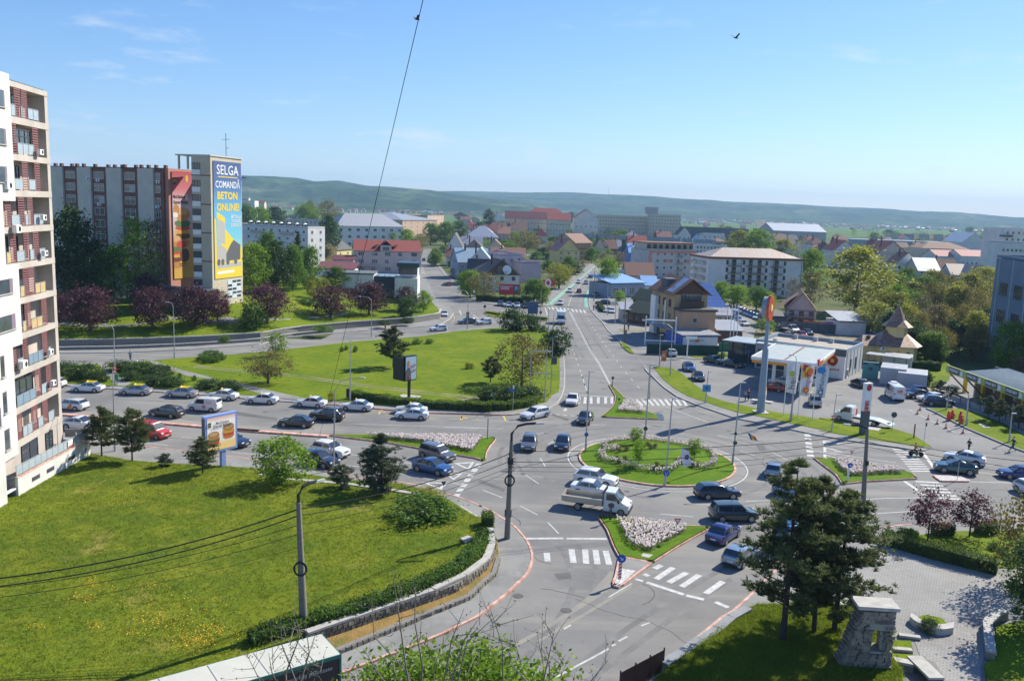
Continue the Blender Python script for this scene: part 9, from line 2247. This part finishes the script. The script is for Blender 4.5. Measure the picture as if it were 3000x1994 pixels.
BINM=plain('bin_green',(.03,.16,.07));p=g('B1',768,735,.15);m=MB();m.tube([(0,0,.9),(0,0,1.7)],[.26,.32],10);m.tube([(0,0,0),(0,0,1.0)],.05,6);m.build('litter_bin',BINM,loc=p,label='green litter bin on a post by the trodden path',cat='litter bin')
p=g('B2',968,480,.15);m=MB();m.box(0,0,.9,.45,.4,1.3);m.build('cabinet',DARKMETAL,loc=p,label='dark street cabinet beside the thin lamp at the hedge',cat='cabinet')
for k,(x,y)in enumerate(((1028,703),(1001,742),(1111,797),(1203,843),(1292,887),(1467,937))):
 p=g('B5',x,y,.02);t=thing('traffic_cone','orange and white traffic cone, %s along the painted bay line'%['farthest','second farthest','third','fourth','fifth','nearest'][k],'traffic cone',p,0,'traffic cones');m=MB();m.box(0,0,.03,.42,.42,.06);m.build('foot',BLACK,t)
 m=MB();m.tube([(0,0,.06),(0,0,.78)],[.17,.04],10);m.build('cone',plain('cone_orange',(.70,.12,.03)),t)
 for z,r in((.28,.135),(.5,.098)):m=MB();m.tube([(0,0,z),(0,0,z+.11)],[r,r-.02],10);m.build('white_band',WHITE,t)
for k,(x,y,lb)in enumerate(((1318,800,'first'),(1355,785,'second'),(1440,800,'third'),(1445,840,'fourth'))):
 p=g('B5',x,y,.15);t=thing('vacuum_machine','red rounded vacuum cleaner machine, %s from the left on the verge edge'%lb,'vacuum machine',p,0,'red vacuum machines',.85);m=MB();m.tube([(0,0,0),(0,0,1.0),(0,0,1.15)],[.32,.32,.2],12);m.build('drum',SRED,t);m=MB();m.ball((0,0,1.35),.24,.24,.22);m.build('head',SRED,t);m=MB();m.tube([(.25,0,.9),(.5,-.1,.5),(.35,-.2,.15),(.0,-.35,.1)],.05,6);m.build('hose',BLACK,t)
fence('rail_fence','low grey mesh fence between the car wash lane and the verge','fence',[g('B5',1340,610).xy,g('B5',1640,715).xy,g('B5',1900,810).xy,g('B5',2200,960).xy],1.0,2.2,mat('mesh_grey',(.28,.29,.30),.6,.05),th=.03)
SKIN=plain('skin',(.42,.26,.19),.6)
def person(label,p,rz,top,legs,h=1.74,stride=.3,ride=False,hair=(.03,.02,.015)):
 t=thing('person',label,'person',p,rz);s=h/1.74
 def skin(V,E,Rr,name,m,sub=2):
  me=bpy.data.meshes.new(name);me.from_pydata([tuple(Vector(v)*s)for v in V],E,[]);me.materials.append(m);o=obj(name,me,t);md=o.modifiers.new('skin','SKIN');md.use_smooth_shade=True
  for i,r in enumerate(Rr):me.skin_vertices[0].data[i].radius=(r*s,r*s)
  me.skin_vertices[0].data[0].use_root=True;o.modifiers.new('sub','SUBSURF').levels=1;o.modifiers['sub'].render_levels=1;return o
 st=stride
 if ride:F=[(.32,.13,.5),(.22,.13,.1),(.34,.13,.06),(.32,-.13,.5),(.22,-.13,.1),(.34,-.13,.06)];hz=.78
 else:F=[(st*.45,.09,.5),(st*.9,.09,.08),(st*.9+.16,.09,.04),(-st*.1,-.09,.5),(-st*.9,-.09,.10),(-st*.9+.14,-.09,.04)];hz=.93
 skin([(0,0,hz),(0,0,hz+.25),(.02,0,hz+.5),(.02,0,hz+.6),(.04,0,hz+.72),(.02,.19,hz+.48),(-st*.5 if not ride else.3,.23,hz+.2),(-st*.3 if not ride else.5,.22,hz+.02),(.02,-.19,hz+.48),(st*.5 if not ride else.3,-.23,hz+.2),(st*.8 if not ride else.5,-.22,hz+.03),(0,.09,hz-.05),*F[:3],(0,-.09,hz-.05),*F[3:]],[(0,1),(1,2),(2,3),(3,4),(2,5),(5,6),(6,7),(2,8),(8,9),(9,10),(0,11),(11,12),(12,13),(13,14),(0,15),(15,16),(16,17),(17,18)],[.12,.125,.13,.055,.09,.06,.045,.035,.06,.045,.035,.085,.065,.05,.045,.085,.065,.05,.045],'body',SKIN)
 skin([(0,0,hz+.02),(0,0,hz+.25),(.02,0,hz+.5),(.02,.19,hz+.48),(-st*.5 if not ride else.3,.23,hz+.2),(.02,-.19,hz+.48),(st*.5 if not ride else.3,-.23,hz+.2)],[(0,1),(1,2),(2,3),(3,4),(2,5),(5,6)],[.145,.15,.15,.085,.062,.085,.062],'jacket',top)
 skin([(0,0,hz),(0,.09,hz-.06),*F[:2],(0,-.09,hz-.06),*F[3:5]],[(0,1),(1,2),(2,3),(0,4),(4,5),(5,6)],[.135,.10,.078,.06,.10,.078,.06],'trousers',legs)
 m=MB();m.ball((.035*s,0,(hz+.77)*s),.098*s,.085*s,.12*s,10,7);m.box(.13*s,0,(hz+.75)*s,.03,.025,.035);m.build('head',SKIN,t,sm=60);m=MB();m.ball((.015*s,0,(hz+.80)*s),.105*s,.095*s,.11*s,10,6);m.build('hair',plain('hair_%d'%(hair[0]*1000),hair),t,sm=60)
 return t
DK=plain('dark_cloth',(.018,.02,.028),.9);JEAN=plain('denim',(.03,.05,.10),.9)
person('walker in a light blue jacket and dark trousers on the path by the upper road',g('B1',856,572,.12),R(110),plain('blue_jacket',(.10,.24,.42),.9),DK)
person('walker in a red top on the upper pavement',g('A2',1337,1566,.12),R(200),plain('red_top',(.45,.03,.04),.9),DK)
person('walker with pale hood and dark coat crossing to the left',g('B5',1525,1124,.02),R(195),DK,DK,1.7,hair=(.4,.38,.35));person('tall walker in dark clothes at the right kerb',g('B5',1975,1118,.02),R(170),DK,JEAN,1.85,.45)
person('customer in a white shirt standing at the pumps',g('B4',985,782,.02),R(10),plain('pale_shirt',(.35,.36,.40),.9),JEAN,1.7,.1);person('customer in black clothes standing at the pumps',g('B4',1018,780,.02),R(200),DK,DK,1.85,.1,hair=(.35,.22,.15))
for k,(x,y,lb)in enumerate(((1480,1168,'left of two dark figures at the right pavement corner'),(1501,1162,'right of two dark figures at the right pavement corner'),(1770,1335,'dark figure walking past the restaurant'),(1748,1388,'dark figure at the foot of the concrete pole'))):person(lb,g('A3',x,y,.12),R(60+70*k),DK,JEAN if k%2 else DK)
p=g('B5',985,1168);mt=thing('motor_scooter','delivery scooter with green front at the right zebra crossing','scooter',p,R(-12))
for x in(.62,-.58):m=MB();m.tube([(x,-.06,.28),(x,.06,.28)],.28,14);m.build('wheel',RUBBER,mt)
m=MB();m.tube([(-.6,0,.5),(-.1,0,.35),(.35,0,.35),(.5,0,.9),(.45,0,1.05)],[.2,.16,.1,.12,.06],8);m.build('body',plain('scooter_green',(.05,.14,.05),.4),mt);m=MB();m.box(-.3,0,.76,.7,.28,.12);m.build('saddle',BLACK,mt);m=MB();m.tube([(.45,-.32,1.02),(.45,.32,1.02)],.025,6);m.build('handlebar',BLACK,mt)
rd=person('rider in black with orange back on the delivery scooter',(p.x-.15,p.y,.02),R(-12),plain('rider_orange',(.65,.13,.03),.8),DK,1.75,0,True,(.02,.02,.02))
for f,x,y,lb in(('S',1222,58,'small dark bird high up beside the long cable'),('S',2156,112,'small dark bird gliding at upper right')):
 p=at(f,x,y,60);m=MB();m.tube([(-.2,0,0),(0,0,.02),(.2,0,0)],[.02,.06,.02],6);o=m.build('bird',DK,loc=p,rz=R(30),label=lb,cat='bird')
 for sg in(1,-1):w=MB();w.add([(.1,0,.02),(-.1,0,.02),(-.16,sg*.4,.22),(-.02,sg*.42,.24)],[(0,1,2,3)]);w.build('wing',DK,o)
p=at('S',1783,570,6900);m=MB();m.tube([(0,0,-20),(0,0,62)],[2.2,.8],6);m.build('radio_mast',GALV,loc=p,label='thin radio mast on the far hill ridge',cat='mast')
# haze: the air of the valley
hz_=MB();hz_.box(0,3900,150,19000,11600,304);hm=bpy.data.materials.new('valley_haze');hm.use_nodes=True;nt=hm.node_tree;nt.nodes.clear();oo=nt.nodes.new('ShaderNodeOutputMaterial');pv=nt.nodes.new('ShaderNodeVolumePrincipled')
pv.inputs['Color'].default_value=(.44,.71,1.0,1);pv.inputs['Density'].default_value=HAZE;pv.inputs['Anisotropy'].default_value=.0;nt.links.new(pv.outputs[0],oo.inputs['Volume'])
hz_.build('haze',hm,kind='stuff')
